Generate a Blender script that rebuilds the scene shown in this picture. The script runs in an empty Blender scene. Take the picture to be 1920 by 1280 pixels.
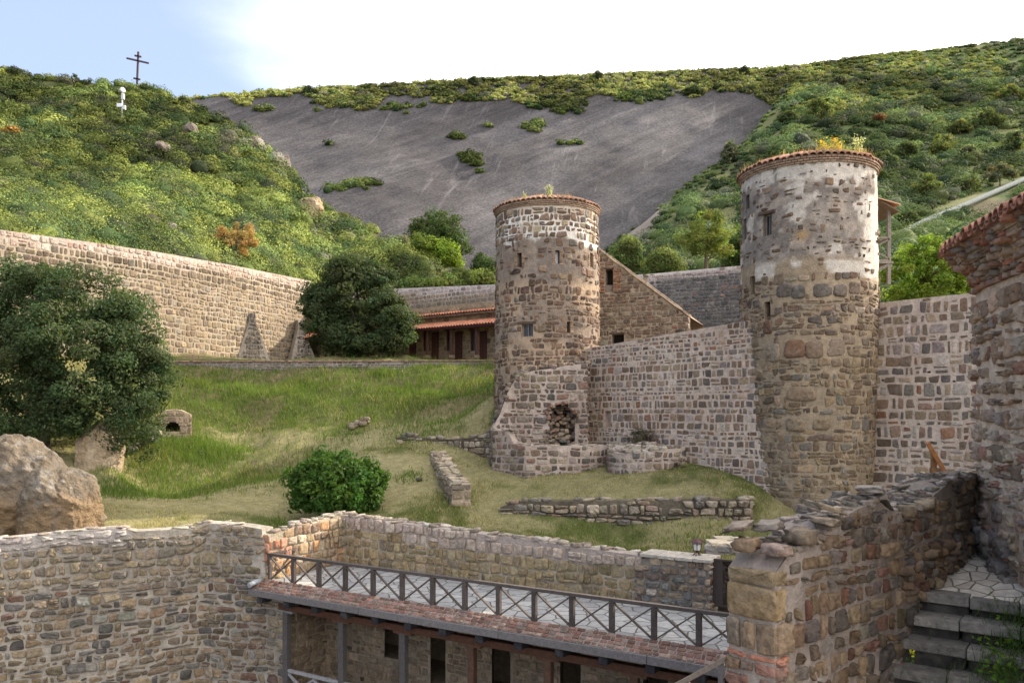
import bpy, math, random
import numpy as np
from mathutils import Vector, Matrix

R = math.radians
F = 1493.3                     # focal length in pixels of the 1920 wide frame (28 mm on 36 mm)
HZ = 770.0                     # picture row of the horizon
S = bpy.context.scene
COL = S.collection

# ------------------------------------------------------------------ camera
cam_d = bpy.data.cameras.new('camera')
cam = bpy.data.objects.new('camera', cam_d)
COL.objects.link(cam)
cam.location = (0, 0, 0)
cam.rotation_euler = (R(90), 0, 0)
cam_d.sensor_width = 36
cam_d.lens = 28
cam_d.shift_y = 130.0 / 1920.0
cam_d.clip_start = 0.1
cam_d.clip_end = 3000
S.camera = cam

# ------------------------------------------------------------------ light
SUN_AZ = R(63)                 # clockwise from +Y (view direction)
SUN_EL = R(30)
sun_dir = Vector((math.sin(SUN_AZ) * math.cos(SUN_EL), math.cos(SUN_AZ) * math.cos(SUN_EL), math.sin(SUN_EL)))
sd = bpy.data.lights.new('sun', 'SUN')
sd.energy = 3.5
sd.angle = R(0.6)
sd.color = (1.0, 0.89, 0.72)
so = bpy.data.objects.new('sun', sd)
COL.objects.link(so)
so.rotation_euler = sun_dir.to_track_quat('Z', 'Y').to_euler()

w = bpy.data.worlds.new('World')
S.world = w
w.use_nodes = True
nt = w.node_tree
nt.nodes.clear()
def wn(t, **k):
    n = nt.nodes.new(t)
    for a, b in k.items():
        setattr(n, a, b)
    return n
wo = wn('ShaderNodeOutputWorld')
bg = wn('ShaderNodeBackground')
sky = wn('ShaderNodeTexSky', sky_type='NISHITA')
sky.sun_disc = False
sky.sun_elevation = SUN_EL
sky.sun_rotation = SUN_AZ
sky.altitude = 600
sky.air_density = 1.0
sky.dust_density = 1.0
sky.ozone_density = 1.2
bg.inputs[1].default_value = 0.13
tc = wn('ShaderNodeTexCoord')
sep = wn('ShaderNodeSeparateXYZ')
nz = wn('ShaderNodeTexNoise')
nz.inputs['Scale'].default_value = 3.0
nz.inputs['Detail'].default_value = 6
nt.links.new(tc.outputs['Generated'], sep.inputs[0])
mp = wn('ShaderNodeMapping')
mp.inputs['Scale'].default_value = (1, 1, 3)
nt.links.new(tc.outputs['Generated'], mp.inputs[0])
nt.links.new(mp.outputs[0], nz.inputs['Vector'])
# thin bright cloud veil, thickening towards the sun side
m1 = wn('ShaderNodeMath', operation='MULTIPLY_ADD')
nt.links.new(nz.outputs[0], m1.inputs[0])
m1.inputs[1].default_value = 0.42
nt.links.new(sep.outputs[0], m1.inputs[2])
mr = wn('ShaderNodeMapRange', interpolation_type='SMOOTHSTEP')
mr.inputs['From Min'].default_value = -0.17
mr.inputs['From Max'].default_value = 0.27
mr.inputs['To Min'].default_value = 0.0
mr.inputs['To Max'].default_value = 0.85
nt.links.new(m1.outputs[0], mr.inputs[0])
mx = wn('ShaderNodeMix', data_type='RGBA')
nt.links.new(mr.outputs[0], mx.inputs[0])
hz = wn('ShaderNodeMix', data_type='RGBA')           # high thin haze over the whole sky
hz.inputs[0].default_value = 0.72
nt.links.new(sky.outputs[0], hz.inputs[6])
hz.inputs[7].default_value = (1.75, 2.05, 2.7, 1)
nt.links.new(hz.outputs[2], mx.inputs[6])
mx.inputs[7].default_value = (9.4, 9.0, 8.6, 1)
nt.links.new(mx.outputs[2], bg.inputs[0])
nt.links.new(bg.outputs[0], wo.inputs[0])

S.view_settings.view_transform = 'Standard'
S.view_settings.look = 'None'
S.view_settings.gamma = 1.0
S.view_settings.exposure = 1.5
S.cycles.max_bounces = 6
S.cycles.transparent_max_bounces = 4

# ------------------------------------------------------------------ helpers
rng = np.random.default_rng(7)

def P(px, py, Y):
    """world point at depth Y that the photograph shows at pixel (px, py)"""
    return np.array([(px - 960.0) / F * Y, Y, (HZ - py) / F * Y])

def hsh(ix, iy, iz, seed):
    h = (ix.astype(np.int64) * 374761393 + iy.astype(np.int64) * 668265263 + iz.astype(np.int64) * 2147483647 + seed * 1274126177) & 0xffffffff
    h = ((h ^ (h >> 13)) * 1274126177) & 0xffffffff
    h = ((h ^ (h >> 16)) * 2246822519) & 0xffffffff
    h = h ^ (h >> 15)
    return (h & 0xffffff) / float(0xffffff)

def vnoise(p, seed=0):
    p = np.asarray(p, float)
    i = np.floor(p).astype(np.int64)
    f = p - i
    f = f * f * (3 - 2 * f)
    r = 0
    for dx in (0, 1):
        for dy in (0, 1):
            for dz in (0, 1):
                wgt = (f[:, 0] if dx else 1 - f[:, 0]) * (f[:, 1] if dy else 1 - f[:, 1]) * (f[:, 2] if dz else 1 - f[:, 2])
                r = r + wgt * hsh(i[:, 0] + dx, i[:, 1] + dy, i[:, 2] + dz, seed)
    return r

def fbm(p, seed=0, oct=4, gain=0.5):
    p = np.asarray(p, float)
    a, r, t = 1.0, 0, 0
    for k in range(oct):
        r = r + a * vnoise(p * (2.03 ** k), seed + k * 17)
        t += a
        a *= gain
    return r / t

def sstep(a, b, x):
    t = np.clip((np.asarray(x, float) - a) / (b - a), 0, 1)
    return t * t * (3 - 2 * t)

def lerp(a, b, t):
    return a + (b - a) * t

class MB:
    """collects vertices and faces and links them as ONE mesh object"""
    def __init__(s):
        s.v, s.c, s.f, s.n = [], [], [], 0
    def add(s, verts, faces, mat=0, col=(0.5, 0.5, 0.5), smooth=False):
        verts = np.asarray(verts, np.float32).reshape(-1, 3)
        faces = np.asarray(faces, np.int32)
        if len(faces) == 0:
            return
        col = np.asarray(col, np.float32)
        if col.ndim == 1:
            col = np.tile(col[None, :], (len(verts), 1))
        s.v.append(verts)
        s.c.append(col)
        s.f.append((faces + s.n, mat, smooth))
        s.n += len(verts)
    def box(s, c, size, ax=None, mat=0, col=(0.5, 0.5, 0.5)):
        """box at centre c, full size, ax = 3 unit axes"""
        c = np.asarray(c, float)
        h = np.asarray(size, float) / 2
        ax = np.eye(3) if ax is None else np.asarray(ax, float)
        b = min(h) * 0.12
        vs = []
        for sx in (-1, 1):
            for sy in (-1, 1):
                for sz in (-1, 1):
                    sg = np.array((sx, sy, sz))
                    for k in range(3):       # bevelled corner: three points
                        q = h - b
                        q = q.copy()
                        q[k] = h[k]
                        vs.append(c + (sg * q) @ ax)
        vs = np.array(vs)
        idx = lambda sx, sy, sz, k: ((sx * 2 + sy) * 2 + sz) * 3 + k
        quads, tris = [], []
        for k in range(3):
            a, bb = [(1, 2), (2, 0), (0, 1)][k]
            for sg in (0, 1):
                q = []
                for (i, j) in ((0, 0), (1, 0), (1, 1), (0, 1)):
                    t = [0, 0, 0]
                    t[k], t[a], t[bb] = sg, i, j
                    q.append(idx(*t, k))
                quads.append(q if sg else q[::-1])
        for k in range(3):                   # edges along axis k
            a, bb = [(1, 2), (2, 0), (0, 1)][k]
            for i in (0, 1):
                for j in (0, 1):
                    t0 = [0, 0, 0]; t0[k] = 0; t0[a] = i; t0[bb] = j
                    t1 = list(t0); t1[k] = 1
                    q = [idx(*t0, a), idx(*t1, a), idx(*t1, bb), idx(*t0, bb)]
                    quads.append(q)
        for sx in (0, 1):
            for sy in (0, 1):
                for sz in (0, 1):
                    tris.append([idx(sx, sy, sz, 0), idx(sx, sy, sz, 1), idx(sx, sy, sz, 2)])
        n0 = s.n
        s.add(vs, quads, mat, col)
        s.f.append((np.array(tris, np.int32) + n0, mat, False))
    def beam(s, a, b, wd, ht, up=(0, 0, 1), mat=0, col=(0.5, 0.5, 0.5), ext=0.0):
        a, b = np.asarray(a, float), np.asarray(b, float)
        d = b - a
        L = np.linalg.norm(d)
        d = d / L
        up = np.asarray(up, float)
        sd_ = np.cross(d, up)
        if np.linalg.norm(sd_) < 1e-4:
            sd_ = np.cross(d, np.array((0, 1.0, 0)))
        sd_ /= np.linalg.norm(sd_)
        u2 = np.cross(sd_, d)
        s.box((a + b) / 2, (L + ext, wd, ht), (d, sd_, u2), mat, col)
    def tube(s, pts, rad, seg=8, mat=0, col=(0.5, 0.5, 0.5), smooth=True):
        pts = np.asarray(pts, float)
        n = len(pts)
        rad = np.broadcast_to(np.asarray(rad, float), (n,))
        t = np.gradient(pts, axis=0)
        t /= np.linalg.norm(t, axis=1)[:, None] + 1e-9
        ref = np.array((0, 0, 1.0)) if abs(t[0][2]) < 0.9 else np.array((1.0, 0, 0))
        a = np.cross(t, ref)
        a /= np.linalg.norm(a, axis=1)[:, None] + 1e-9
        b = np.cross(t, a)
        th = np.linspace(0, 2 * math.pi, seg, endpoint=False)
        v = pts[:, None, :] + rad[:, None, None] * (np.cos(th)[None, :, None] * a[:, None, :] + np.sin(th)[None, :, None] * b[:, None, :])
        v = v.reshape(-1, 3)
        fs = []
        for i in range(n - 1):
            for j in range(seg):
                k = (j + 1) % seg
                fs.append([i * seg + j, i * seg + k, (i + 1) * seg + k, (i + 1) * seg + j])
        n0 = s.n
        s.add(v, fs, mat, col, smooth)
        s.f.append((np.array([list(range(seg))[::-1]], np.int32) + n0, mat, False))
        s.f.append((np.array([list(range((n - 1) * seg, n * seg))], np.int32) + n0, mat, False))
    def grid(s, pts, nu, nv, mat=0, col=(0.5, 0.5, 0.5), smooth=True, mask=None):
        """pts (nu*nv,3), index i*nv+j"""
        i, j = np.meshgrid(np.arange(nu - 1), np.arange(nv - 1), indexing='ij')
        q = np.stack([i * nv + j, (i + 1) * nv + j, (i + 1) * nv + j + 1, i * nv + j + 1], -1).reshape(-1, 4)
        if mask is not None:
            q = q[mask.reshape(-1)]
        s.add(pts, q, mat, col, smooth)
    def build(s, name, mats, parent=None):
        me = bpy.data.meshes.new(name)
        V = np.concatenate(s.v)
        C = np.concatenate(s.c)
        C = np.concatenate([C, np.ones((len(C), 1), np.float32)], 1)
        me.vertices.add(len(V))
        me.vertices.foreach_set('co', V.ravel())
        tot, loops, mi, sm = [], [], [], []
        for f, m, k in s.f:
            tot.append(np.full(len(f), f.shape[1], np.int32))
            loops.append(f.ravel())
            mi.append(np.full(len(f), m, np.int32))
            sm.append(np.full(len(f), k, bool))
        tot = np.concatenate(tot)
        loops = np.concatenate(loops)
        me.loops.add(len(loops))
        me.loops.foreach_set('vertex_index', loops.astype(np.int32))
        me.polygons.add(len(tot))
        st = np.concatenate([[0], np.cumsum(tot)[:-1]]).astype(np.int32)
        me.polygons.foreach_set('loop_start', st)
        me.polygons.foreach_set('loop_total', tot)
        me.polygons.foreach_set('material_index', np.concatenate(mi))
        me.polygons.foreach_set('use_smooth', np.concatenate(sm))
        at = me.color_attributes.new('Col', 'FLOAT_COLOR', 'POINT')
        at.data.foreach_set('color', C.astype(np.float32).ravel())
        me.update(calc_edges=True)
        me.validate()
        if not isinstance(mats, (list, tuple)):
            mats = [mats]
        for m in mats:
            me.materials.append(m)
        o = bpy.data.objects.new(name, me)
        COL.objects.link(o)
        if parent is not None:
            o.parent = parent
            o.matrix_parent_inverse = Matrix.Translation(parent.location).inverted() if parent.rotation_euler[2] == 0 else parent.matrix_basis.inverted()
        return o

def tag(o, label=None, cat=None, group=None, kind=None):
    if label: o['label'] = label
    if cat: o['category'] = cat
    if group: o['group'] = group
    if kind: o['kind'] = kind
    return o

def empty(name, loc, label, cat, group=None):
    o = bpy.data.objects.new(name, None)
    COL.objects.link(o)
    o.location = tuple(float(x) for x in loc)
    o.empty_display_size = 0.3
    return tag(o, label, cat, group)

# ------------------------------------------------------------------ materials
def mat_attr(name, rough=0.9, scale=9.0, var=0.35, bump=0.4, bscale=22.0, bdist=0.02, spec=0.15, detail=6, stretch=(1, 1, 1), metal=0.0, tint2=None, trans=0.0):
    m = bpy.data.materials.new(name)
    m.use_nodes = True
    n = m.node_tree
    n.nodes.clear()
    L = n.links.new
    def N(t, **k):
        x = n.nodes.new(t)
        for a, b in k.items():
            setattr(x, a, b)
        return x
    out = N('ShaderNodeOutputMaterial')
    bs = N('ShaderNodeBsdfPrincipled')
    bs.inputs['Roughness'].default_value = rough
    bs.inputs['Specular IOR Level'].default_value = spec
    bs.inputs['Metallic'].default_value = metal
    a = N('ShaderNodeAttribute', attribute_name='Col')
    t = N('ShaderNodeTexCoord')
    mp = N('ShaderNodeMapping')
    mp.inputs['Scale'].default_value = stretch
    L(t.outputs['Object'], mp.inputs[0])
    nz = N('ShaderNodeTexNoise')
    nz.inputs['Scale'].default_value = scale
    nz.inputs['Detail'].default_value = detail
    nz.inputs['Roughness'].default_value = 0.65
    L(mp.outputs[0], nz.inputs['Vector'])
    mr = N('ShaderNodeMapRange')
    mr.inputs['From Min'].default_value = 0.25
    mr.inputs['From Max'].default_value = 0.75
    mr.inputs['To Min'].default_value = 1 - var
    mr.inputs['To Max'].default_value = 1 + var
    L(nz.outputs[0], mr.inputs[0])
    mul = N('ShaderNodeMix', data_type='RGBA', blend_type='MULTIPLY')
    mul.inputs[0].default_value = 1
    L(a.outputs['Color'], mul.inputs[6])
    L(mr.outputs[0], mul.inputs[7])
    colo = mul.outputs[2]
    if tint2 is not None:
        n2 = N('ShaderNodeTexNoise')
        n2.inputs['Scale'].default_value = scale * 0.23
        n2.inputs['Detail'].default_value = 5
        L(mp.outputs[0], n2.inputs['Vector'])
        r2 = N('ShaderNodeMapRange')
        r2.inputs['From Min'].default_value = 0.5
        r2.inputs['From Max'].default_value = 0.72
        r2.inputs['To Max'].default_value = tint2[3]
        L(n2.outputs[0], r2.inputs[0])
        m2 = N('ShaderNodeMix', data_type='RGBA')
        L(r2.outputs[0], m2.inputs[0])
        L(colo, m2.inputs[6])
        m2.inputs[7].default_value = (tint2[0], tint2[1], tint2[2], 1)
        colo = m2.outputs[2]
    L(colo, bs.inputs['Base Color'])
    if bump:
        nb = N('ShaderNodeTexNoise')
        nb.inputs['Scale'].default_value = bscale
        nb.inputs['Detail'].default_value = 5
        nb.inputs['Roughness'].default_value = 0.6
        L(mp.outputs[0], nb.inputs['Vector'])
        bp = N('ShaderNodeBump')
        bp.inputs['Strength'].default_value = bump
        bp.inputs['Distance'].default_value = bdist
        L(nb.outputs[0], bp.inputs['Height'])
        L(bp.outputs[0], bs.inputs['Normal'])
    if trans:
        tr = N('ShaderNodeBsdfTranslucent')
        bright = N('ShaderNodeMix', data_type='RGBA', blend_type='MULTIPLY')
        bright.inputs[0].default_value = 1
        L(colo, bright.inputs[6])
        bright.inputs[7].default_value = (1.2, 1.22, 0.55, 1)
        L(bright.outputs[2], tr.inputs[0])
        ms = N('ShaderNodeMixShader')
        ms.inputs[0].default_value = trans
        L(bs.outputs[0], ms.inputs[1])
        L(tr.outputs[0], ms.inputs[2])
        L(ms.outputs[0], out.inputs[0])
    else:
        L(bs.outputs[0], out.inputs[0])
    return m

M_STONE = mat_attr('stone', 0.9, 9.0, 0.5, 0.8, 18, 0.045, 0.15, tint2=(0.29, 0.26, 0.23, 0.35))
M_MORTAR = mat_attr('lime_mortar', 0.95, 5.0, 0.34, 0.9, 16, 0.05, 0.05)
M_BRICK = mat_attr('brick', 0.9, 12.0, 0.35, 0.5, 40, 0.01, 0.1)
M_TILE = mat_attr('roof_tile', 0.85, 9.0, 0.3, 0.4, 30, 0.01, 0.15, tint2=(0.22, 0.16, 0.11, 0.5))
M_WOOD = mat_attr('weathered_wood', 0.85, 14.0, 0.35, 0.5, 30, 0.01, 0.15, tint2=(0.13, 0.12, 0.117, 0.35))
M_REDWOOD = mat_attr('stained_wood', 0.75, 9.0, 0.4, 0.4, 30, 0.01, 0.2)
M_METAL = mat_attr('rusty_iron', 0.6, 20.0, 0.4, 0.3, 50, 0.004, 0.4)
M_WHITE = mat_attr('white_paint', 0.5, 10.0, 0.08, 0.05, 30, 0.004, 0.4)
M_LEAF = mat_attr('leaf', 0.65, 6.0, 0.25, 0, trans=0.42, spec=0.18)
M_SCRUB = mat_attr('scrub_leaf', 0.8, 3.0, 0.2, 0, trans=0.12, spec=0.05)
M_GRASS = mat_attr('grass_blade', 0.7, 3.0, 0.2, 0, trans=0.4, spec=0.15)
M_BARK = mat_attr('bark', 0.95, 9.0, 0.4, 0.8, 20, 0.04, 0.1)
M_SOIL = mat_attr('turf', 0.95, 3.5, 0.35, 0.8, 9, 0.08, 0.05)
M_ROCK = mat_attr('bare_rock', 0.95, 3.5, 0.45, 1.0, 7, 0.16, 0.08, tint2=(0.24, 0.22, 0.19, 0.3))
M_GLASS = mat_attr('frosted_glass', 0.3, 10.0, 0.1, 0, spec=0.5)
M_DARK = mat_attr('dark_interior', 0.9, 8.0, 0.3, 0.2, 20, 0.01, 0.1)

def slab_material():
    """bare conglomerate slope: vertical runnels, pale streaks, horizontal bedding"""
    m = mat_attr('rock_slab', 0.95, 0.16, 0.16, 0, spec=0.1)
    n = m.node_tree
    L = n.links.new
    bs = [x for x in n.nodes if x.type == 'BSDF_PRINCIPLED'][0]
    tcn = n.nodes.new('ShaderNodeTexCoord')
    mp1 = n.nodes.new('ShaderNodeMapping')
    mp1.inputs['Scale'].default_value = (0.30, 0.03, 0.012)
    rot1 = n.nodes.new('ShaderNodeMapping')
    rot1.inputs['Rotation'].default_value = (0, R(-14), 0)
    L(tcn.outputs['Object'], rot1.inputs[0])
    L(rot1.outputs[0], mp1.inputs[0])
    v = n.nodes.new('ShaderNodeTexNoise')
    v.inputs['Scale'].default_value = 1.0
    v.inputs['Detail'].default_value = 8
    v.inputs['Roughness'].default_value = 0.62
    v.inputs['Distortion'].default_value = 0.8
    L(mp1.outputs[0], v.inputs['Vector'])
    rp = n.nodes.new('ShaderNodeMapRange')
    rp.inputs['From Min'].default_value = 0.60
    rp.inputs['From Max'].default_value = 0.70
    rp.inputs['To Max'].default_value = 0.5
    L(v.outputs[0], rp.inputs[0])
    old = bs.inputs['Base Color'].links[0].from_socket
    fine = n.nodes.new('ShaderNodeTexNoise')
    fine.inputs['Scale'].default_value = 1.5
    fine.inputs['Detail'].default_value = 6
    fine.inputs['Roughness'].default_value = 0.75
    L(tcn.outputs['Object'], fine.inputs['Vector'])
    fr = n.nodes.new('ShaderNodeMapRange')
    fr.inputs['From Min'].default_value = 0.3
    fr.inputs['From Max'].default_value = 0.7
    fr.inputs['To Min'].default_value = 0.5
    fr.inputs['To Max'].default_value = 1.5
    L(fine.outputs[0], fr.inputs[0])
    fm = n.nodes.new('ShaderNodeMix')
    fm.data_type = 'RGBA'
    fm.blend_type = 'MULTIPLY'
    fm.inputs[0].default_value = 1
    L(old, fm.inputs[6])
    L(fr.outputs[0], fm.inputs[7])
    mp3 = n.nodes.new('ShaderNodeMapping')
    mp3.inputs['Scale'].default_value = (0.022, 0.03, 0.30)
    rot3 = n.nodes.new('ShaderNodeMapping')
    rot3.inputs['Rotation'].default_value = (0, R(33), 0)
    L(tcn.outputs['Object'], rot3.inputs[0])
    L(rot3.outputs[0], mp3.inputs[0])
    bed = n.nodes.new('ShaderNodeTexNoise')
    bed.inputs['Scale'].default_value = 1.0
    bed.inputs['Detail'].default_value = 9
    bed.inputs['Roughness'].default_value = 0.68
    bed.inputs['Distortion'].default_value = 1.2
    L(mp3.outputs[0], bed.inputs['Vector'])
    br = n.nodes.new('ShaderNodeMapRange')
    br.inputs['From Min'].default_value = 0.3
    br.inputs['From Max'].default_value = 0.7
    br.inputs['To Min'].default_value = 0.74
    br.inputs['To Max'].default_value = 1.28
    L(bed.outputs[0], br.inputs[0])
    bm = n.nodes.new('ShaderNodeMix')
    bm.data_type = 'RGBA'
    bm.blend_type = 'MULTIPLY'
    bm.inputs[0].default_value = 1
    L(fm.outputs[2], bm.inputs[6])
    L(br.outputs[0], bm.inputs[7])
    mx = n.nodes.new('ShaderNodeMix')
    mx.data_type = 'RGBA'
    L(rp.outputs[0], mx.inputs[0])
    L(bm.outputs[2], mx.inputs[6])
    mx.inputs[7].default_value = (0.25, 0.23, 0.23, 1)
    L(mx.outputs[2], bs.inputs['Base Color'])
    b1 = n.nodes.new('ShaderNodeBump')
    b1.inputs['Strength'].default_value = 0.7
    b1.inputs['Distance'].default_value = 0.7
    L(v.outputs[0], b1.inputs['Height'])
    b2 = n.nodes.new('ShaderNodeBump')
    b2.inputs['Strength'].default_value = 0.8
    b2.inputs['Distance'].default_value = 0.7
    L(fine.outputs[0], b2.inputs['Height'])
    b3 = n.nodes.new('ShaderNodeBump')
    b3.inputs['Strength'].default_value = 1.0
    b3.inputs['Distance'].default_value = 1.6
    L(bed.outputs[0], b3.inputs['Height'])
    L(b1.outputs[0], b3.inputs['Normal'])
    L(b3.outputs[0], b2.inputs['Normal'])
    L(b2.outputs[0], bs.inputs['Normal'])
    return m
M_SLAB = slab_material()

def flag_material(name, scale, c1, c2, joint):
    m = bpy.data.materials.new(name)
    m.use_nodes = True
    n = m.node_tree
    L = n.links.new
    bs = n.nodes['Principled BSDF']
    bs.inputs['Roughness'].default_value = 0.8
    bs.inputs['Specular IOR Level'].default_value = 0.25
    t = n.nodes.new('ShaderNodeTexCoord')
    nz = n.nodes.new('ShaderNodeTexNoise')
    nz.inputs['Scale'].default_value = 3
    nz.inputs['Detail'].default_value = 4
    L(t.outputs['Object'], nz.inputs['Vector'])
    mxv = n.nodes.new('ShaderNodeMix')
    mxv.data_type = 'VECTOR'
    mxv.inputs[0].default_value = 0.07
    L(t.outputs['Object'], mxv.inputs[4])
    L(nz.outputs['Color'], mxv.inputs[5])
    v1 = n.nodes.new('ShaderNodeTexVoronoi')
    v1.voronoi_dimensions = '2D'
    v1.feature = 'DISTANCE_TO_EDGE'
    v1.inputs['Scale'].default_value = scale
    v2 = n.nodes.new('ShaderNodeTexVoronoi')
    v2.voronoi_dimensions = '2D'
    v2.inputs['Scale'].default_value = scale
    for v in (v1, v2):
        L(mxv.outputs[1], v.inputs['Vector'])
    cr = n.nodes.new('ShaderNodeMix')
    cr.data_type = 'RGBA'
    sp = n.nodes.new('ShaderNodeSeparateColor')
    L(v2.outputs['Color'], sp.inputs[0])
    L(sp.outputs[0], cr.inputs[0])
    cr.inputs[6].default_value = (*c1, 1)
    cr.inputs[7].default_value = (*c2, 1)
    st = n.nodes.new('ShaderNodeMix')
    st.data_type = 'RGBA'
    st.blend_type = 'MULTIPLY'
    st.inputs[0].default_value = 1
    n3 = n.nodes.new('ShaderNodeTexNoise')
    n3.inputs['Scale'].default_value = 9
    n3.inputs['Detail'].default_value = 6
    L(t.outputs['Object'], n3.inputs['Vector'])
    r3 = n.nodes.new('ShaderNodeMapRange')
    r3.inputs['To Min'].default_value = 0.55
    r3.inputs['To Max'].default_value = 1.45
    L(n3.outputs[0], r3.inputs[0])
    L(cr.outputs[2], st.inputs[6])
    L(r3.outputs[0], st.inputs[7])
    j = n.nodes.new('ShaderNodeMapRange')
    j.interpolation_type = 'SMOOTHSTEP'
    j.inputs['From Min'].default_value = 0.015
    j.inputs['From Max'].default_value = 0.06
    L(v1.outputs['Distance'], j.inputs[0])
    fm = n.nodes.new('ShaderNodeMix')
    fm.data_type = 'RGBA'
    L(j.outputs[0], fm.inputs[0])
    fm.inputs[6].default_value = (*joint, 1)
    L(st.outputs[2], fm.inputs[7])
    L(fm.outputs[2], bs.inputs['Base Color'])
    ad = n.nodes.new('ShaderNodeMath')
    ad.operation = 'MULTIPLY_ADD'
    L(n3.outputs[0], ad.inputs[0])
    ad.inputs[1].default_value = 0.4
    L(j.outputs[0], ad.inputs[2])
    bp = n.nodes.new('ShaderNodeBump')
    bp.inputs['Strength'].default_value = 0.8
    bp.inputs['Distance'].default_value = 0.02
    L(ad.outputs[0], bp.inputs['Height'])
    L(bp.outputs[0], bs.inputs['Normal'])
    return m
M_FLAG = flag_material('flagstone', 2.1, (0.22, 0.22, 0.225), (0.32, 0.315, 0.305), (0.085, 0.08, 0.075))
M_PATH = flag_material('path_flagstone', 4.2, (0.46, 0.40, 0.33), (0.62, 0.56, 0.48), (0.2, 0.165, 0.13))

# ------------------------------------------------------------------ masonry
def palette(cols, weights, n, r, jit=0.16):
    cols = np.array(cols, float)
    wts = np.array(weights, float)
    k = r.choice(len(cols), n, p=wts / wts.sum())
    c = cols[k] * (1 + r.normal(0, jit, (n, 1)))
    c = c * (1 + r.normal(0, jit * 0.12, (n, 3)))
    return np.clip(c, 0.02, 0.8)

def lay(L, z0, z1, hr, wr, r, joint=0.03, wave=0.03, jit=0.12, split=0.12, s0=0.0):
    """course layout: returns quads (N,4,2) in (s,z), counter-clockwise"""
    quads = []
    z = z0
    k = 0
    zs = [z0]
    while z < z1:
        z += r.uniform(*hr)
        zs.append(z)
    ph = r.uniform(0, 100, len(zs))
    def line(k, s):
        n = len(s)
        p = np.stack([s * 0.9, np.full(n, ph[k]), np.zeros(n)], 1)
        return zs[k] + (vnoise(p, 3) - 0.5) * 2 * wave + (vnoise(p * 3.1, 5) - 0.5) * wave
    for k in range(len(zs) - 1):
        h = zs[k + 1] - zs[k]
        ws = r.uniform(wr[0], wr[1], int(L / wr[0]) + 4)
        ws = ws * np.where(r.random(len(ws)) < 0.15, 0.55, 1.0) * (0.75 + 0.5 * h / (0.5 * (hr[0] + hr[1])) * 0.5)
        e = np.concatenate([[-r.uniform(0, wr[1])], np.cumsum(ws)]) + s0
        e = e[e < s0 + L + wr[1]]
        if len(e) < 2:
            continue
        eb = e + r.normal(0, jit * 0.25, len(e)) * wr[0]
        et = e + r.normal(0, jit * 0.25, len(e)) * wr[0]
        zb0, zb1 = line(k, eb), line(k + 1, et)
        q = np.stack([np.stack([eb[:-1], zb0[:-1]], 1), np.stack([eb[1:], zb0[1:]], 1),
                      np.stack([et[1:], zb1[1:]], 1), np.stack([et[:-1], zb1[:-1]], 1)], 1)
        sp = (r.random(len(q)) < split) & (h > hr[0] * 1.05)
        keep = q[~sp]
        quads.append(keep)
        for Q in q[sp]:
            if r.random() < 0.6:
                f = r.uniform(0.35, 0.65)
                ml, mr_ = lerp(Q[0], Q[3], f), lerp(Q[1], Q[2], f + r.uniform(-0.08, 0.08))
                quads.append(np.array([[Q[0], Q[1], mr_, ml], [ml, mr_, Q[2], Q[3]]]))
            else:
                f = r.uniform(0.35, 0.65)
                mb, mt = lerp(Q[0], Q[1], f), lerp(Q[3], Q[2], f + r.uniform(-0.1, 0.1))
                quads.append(np.array([[Q[0], mb, mt, Q[3]], [mb, Q[1], Q[2], mt]]))
    Q = np.concatenate(quads)
    c = Q.mean(1, keepdims=True)
    size = np.abs(Q - c).mean(1, keepdims=True)
    jj = np.minimum(joint / 2 * r.uniform(0.5, 1.6, (len(Q), 1, 1)), size * 0.6)
    Q = Q - np.sign(Q - c) * jj
    Q = Q + r.normal(0, jit, Q.shape) * size * 0.8
    return Q

def stones(mb, Q, fmap, r, cols, prot=0.03, rnd=0.22, rough=0.25, mat=1, hi=True, sink=0.03):
    """turns outlines Q into rounded stones standing out of the wall face"""
    n = len(Q)
    if n == 0:
        return
    c = Q.mean(1, keepdims=True)
    if hi:
        mid = (Q + np.roll(Q, -1, 1)) / 2
        mid = c + (mid - c) * (1 + r.normal(0.02, 0.06, (n, 4, 1)))
        P8 = np.stack([Q, mid], 2).reshape(n, 8, 2)
    else:
        P8 = Q
    nx = np.roll(P8, -1, 1)
    O = np.stack([lerp(P8, nx, rnd), lerp(P8, nx, 1 - rnd)], 2).reshape(n, -1, 2)
    m = O.shape[1]
    d = prot * r.uniform(0.45, 1.5, (n, 1))
    tx = r.normal(0, 0.22, (n, 1, 2)) * prot / (np.abs(Q - c).mean(1, keepdims=True) + 0.02)
    rings = []
    for sc, dd, rg in ((1.0, None, 0), (0.965, 0.62, 0.12), (0.86, 1.0, rough), (0.5, 1.08, rough)):
        o = c + (O - c) * sc
        if dd is None:
            dep = np.full((n, m), -sink)
        else:
            dep = d * dd * (1 + r.normal(0, rg, (n, m))) + ((o - c) * tx).sum(-1) * dd
        rings.append((o, dep))
    cen = (c, d * 1.08)
    ss = np.concatenate([o[..., 0] for o, _ in rings] + [c[..., 0]], 1)
    zz = np.concatenate([o[..., 1] for o, _ in rings] + [c[..., 1]], 1)
    dd = np.concatenate([dp for _, dp in rings] + [cen[1]], 1)
    nv = 4 * m + 1
    V = fmap(ss.ravel(), zz.ravel(), dd.ravel())
    colv = np.repeat(cols, nv, 0)
    base = (np.arange(n) * nv)[:, None, None]
    j = np.arange(m)
    jn = (j + 1) % m
    fq = np.concatenate([np.stack([k * m + j, k * m + jn, (k + 1) * m + jn, (k + 1) * m + j], 1) for k in range(3)])
    ft = np.stack([3 * m + j, 3 * m + jn, np.full(m, 4 * m)], 1)
    n0 = mb.n
    mb.add(V, (base + fq[None]).reshape(-1, 4), mat, colv, True)
    mb.f.append(((base + ft[None]).reshape(-1, 3).astype(np.int32) + n0, mat, True))

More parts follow.
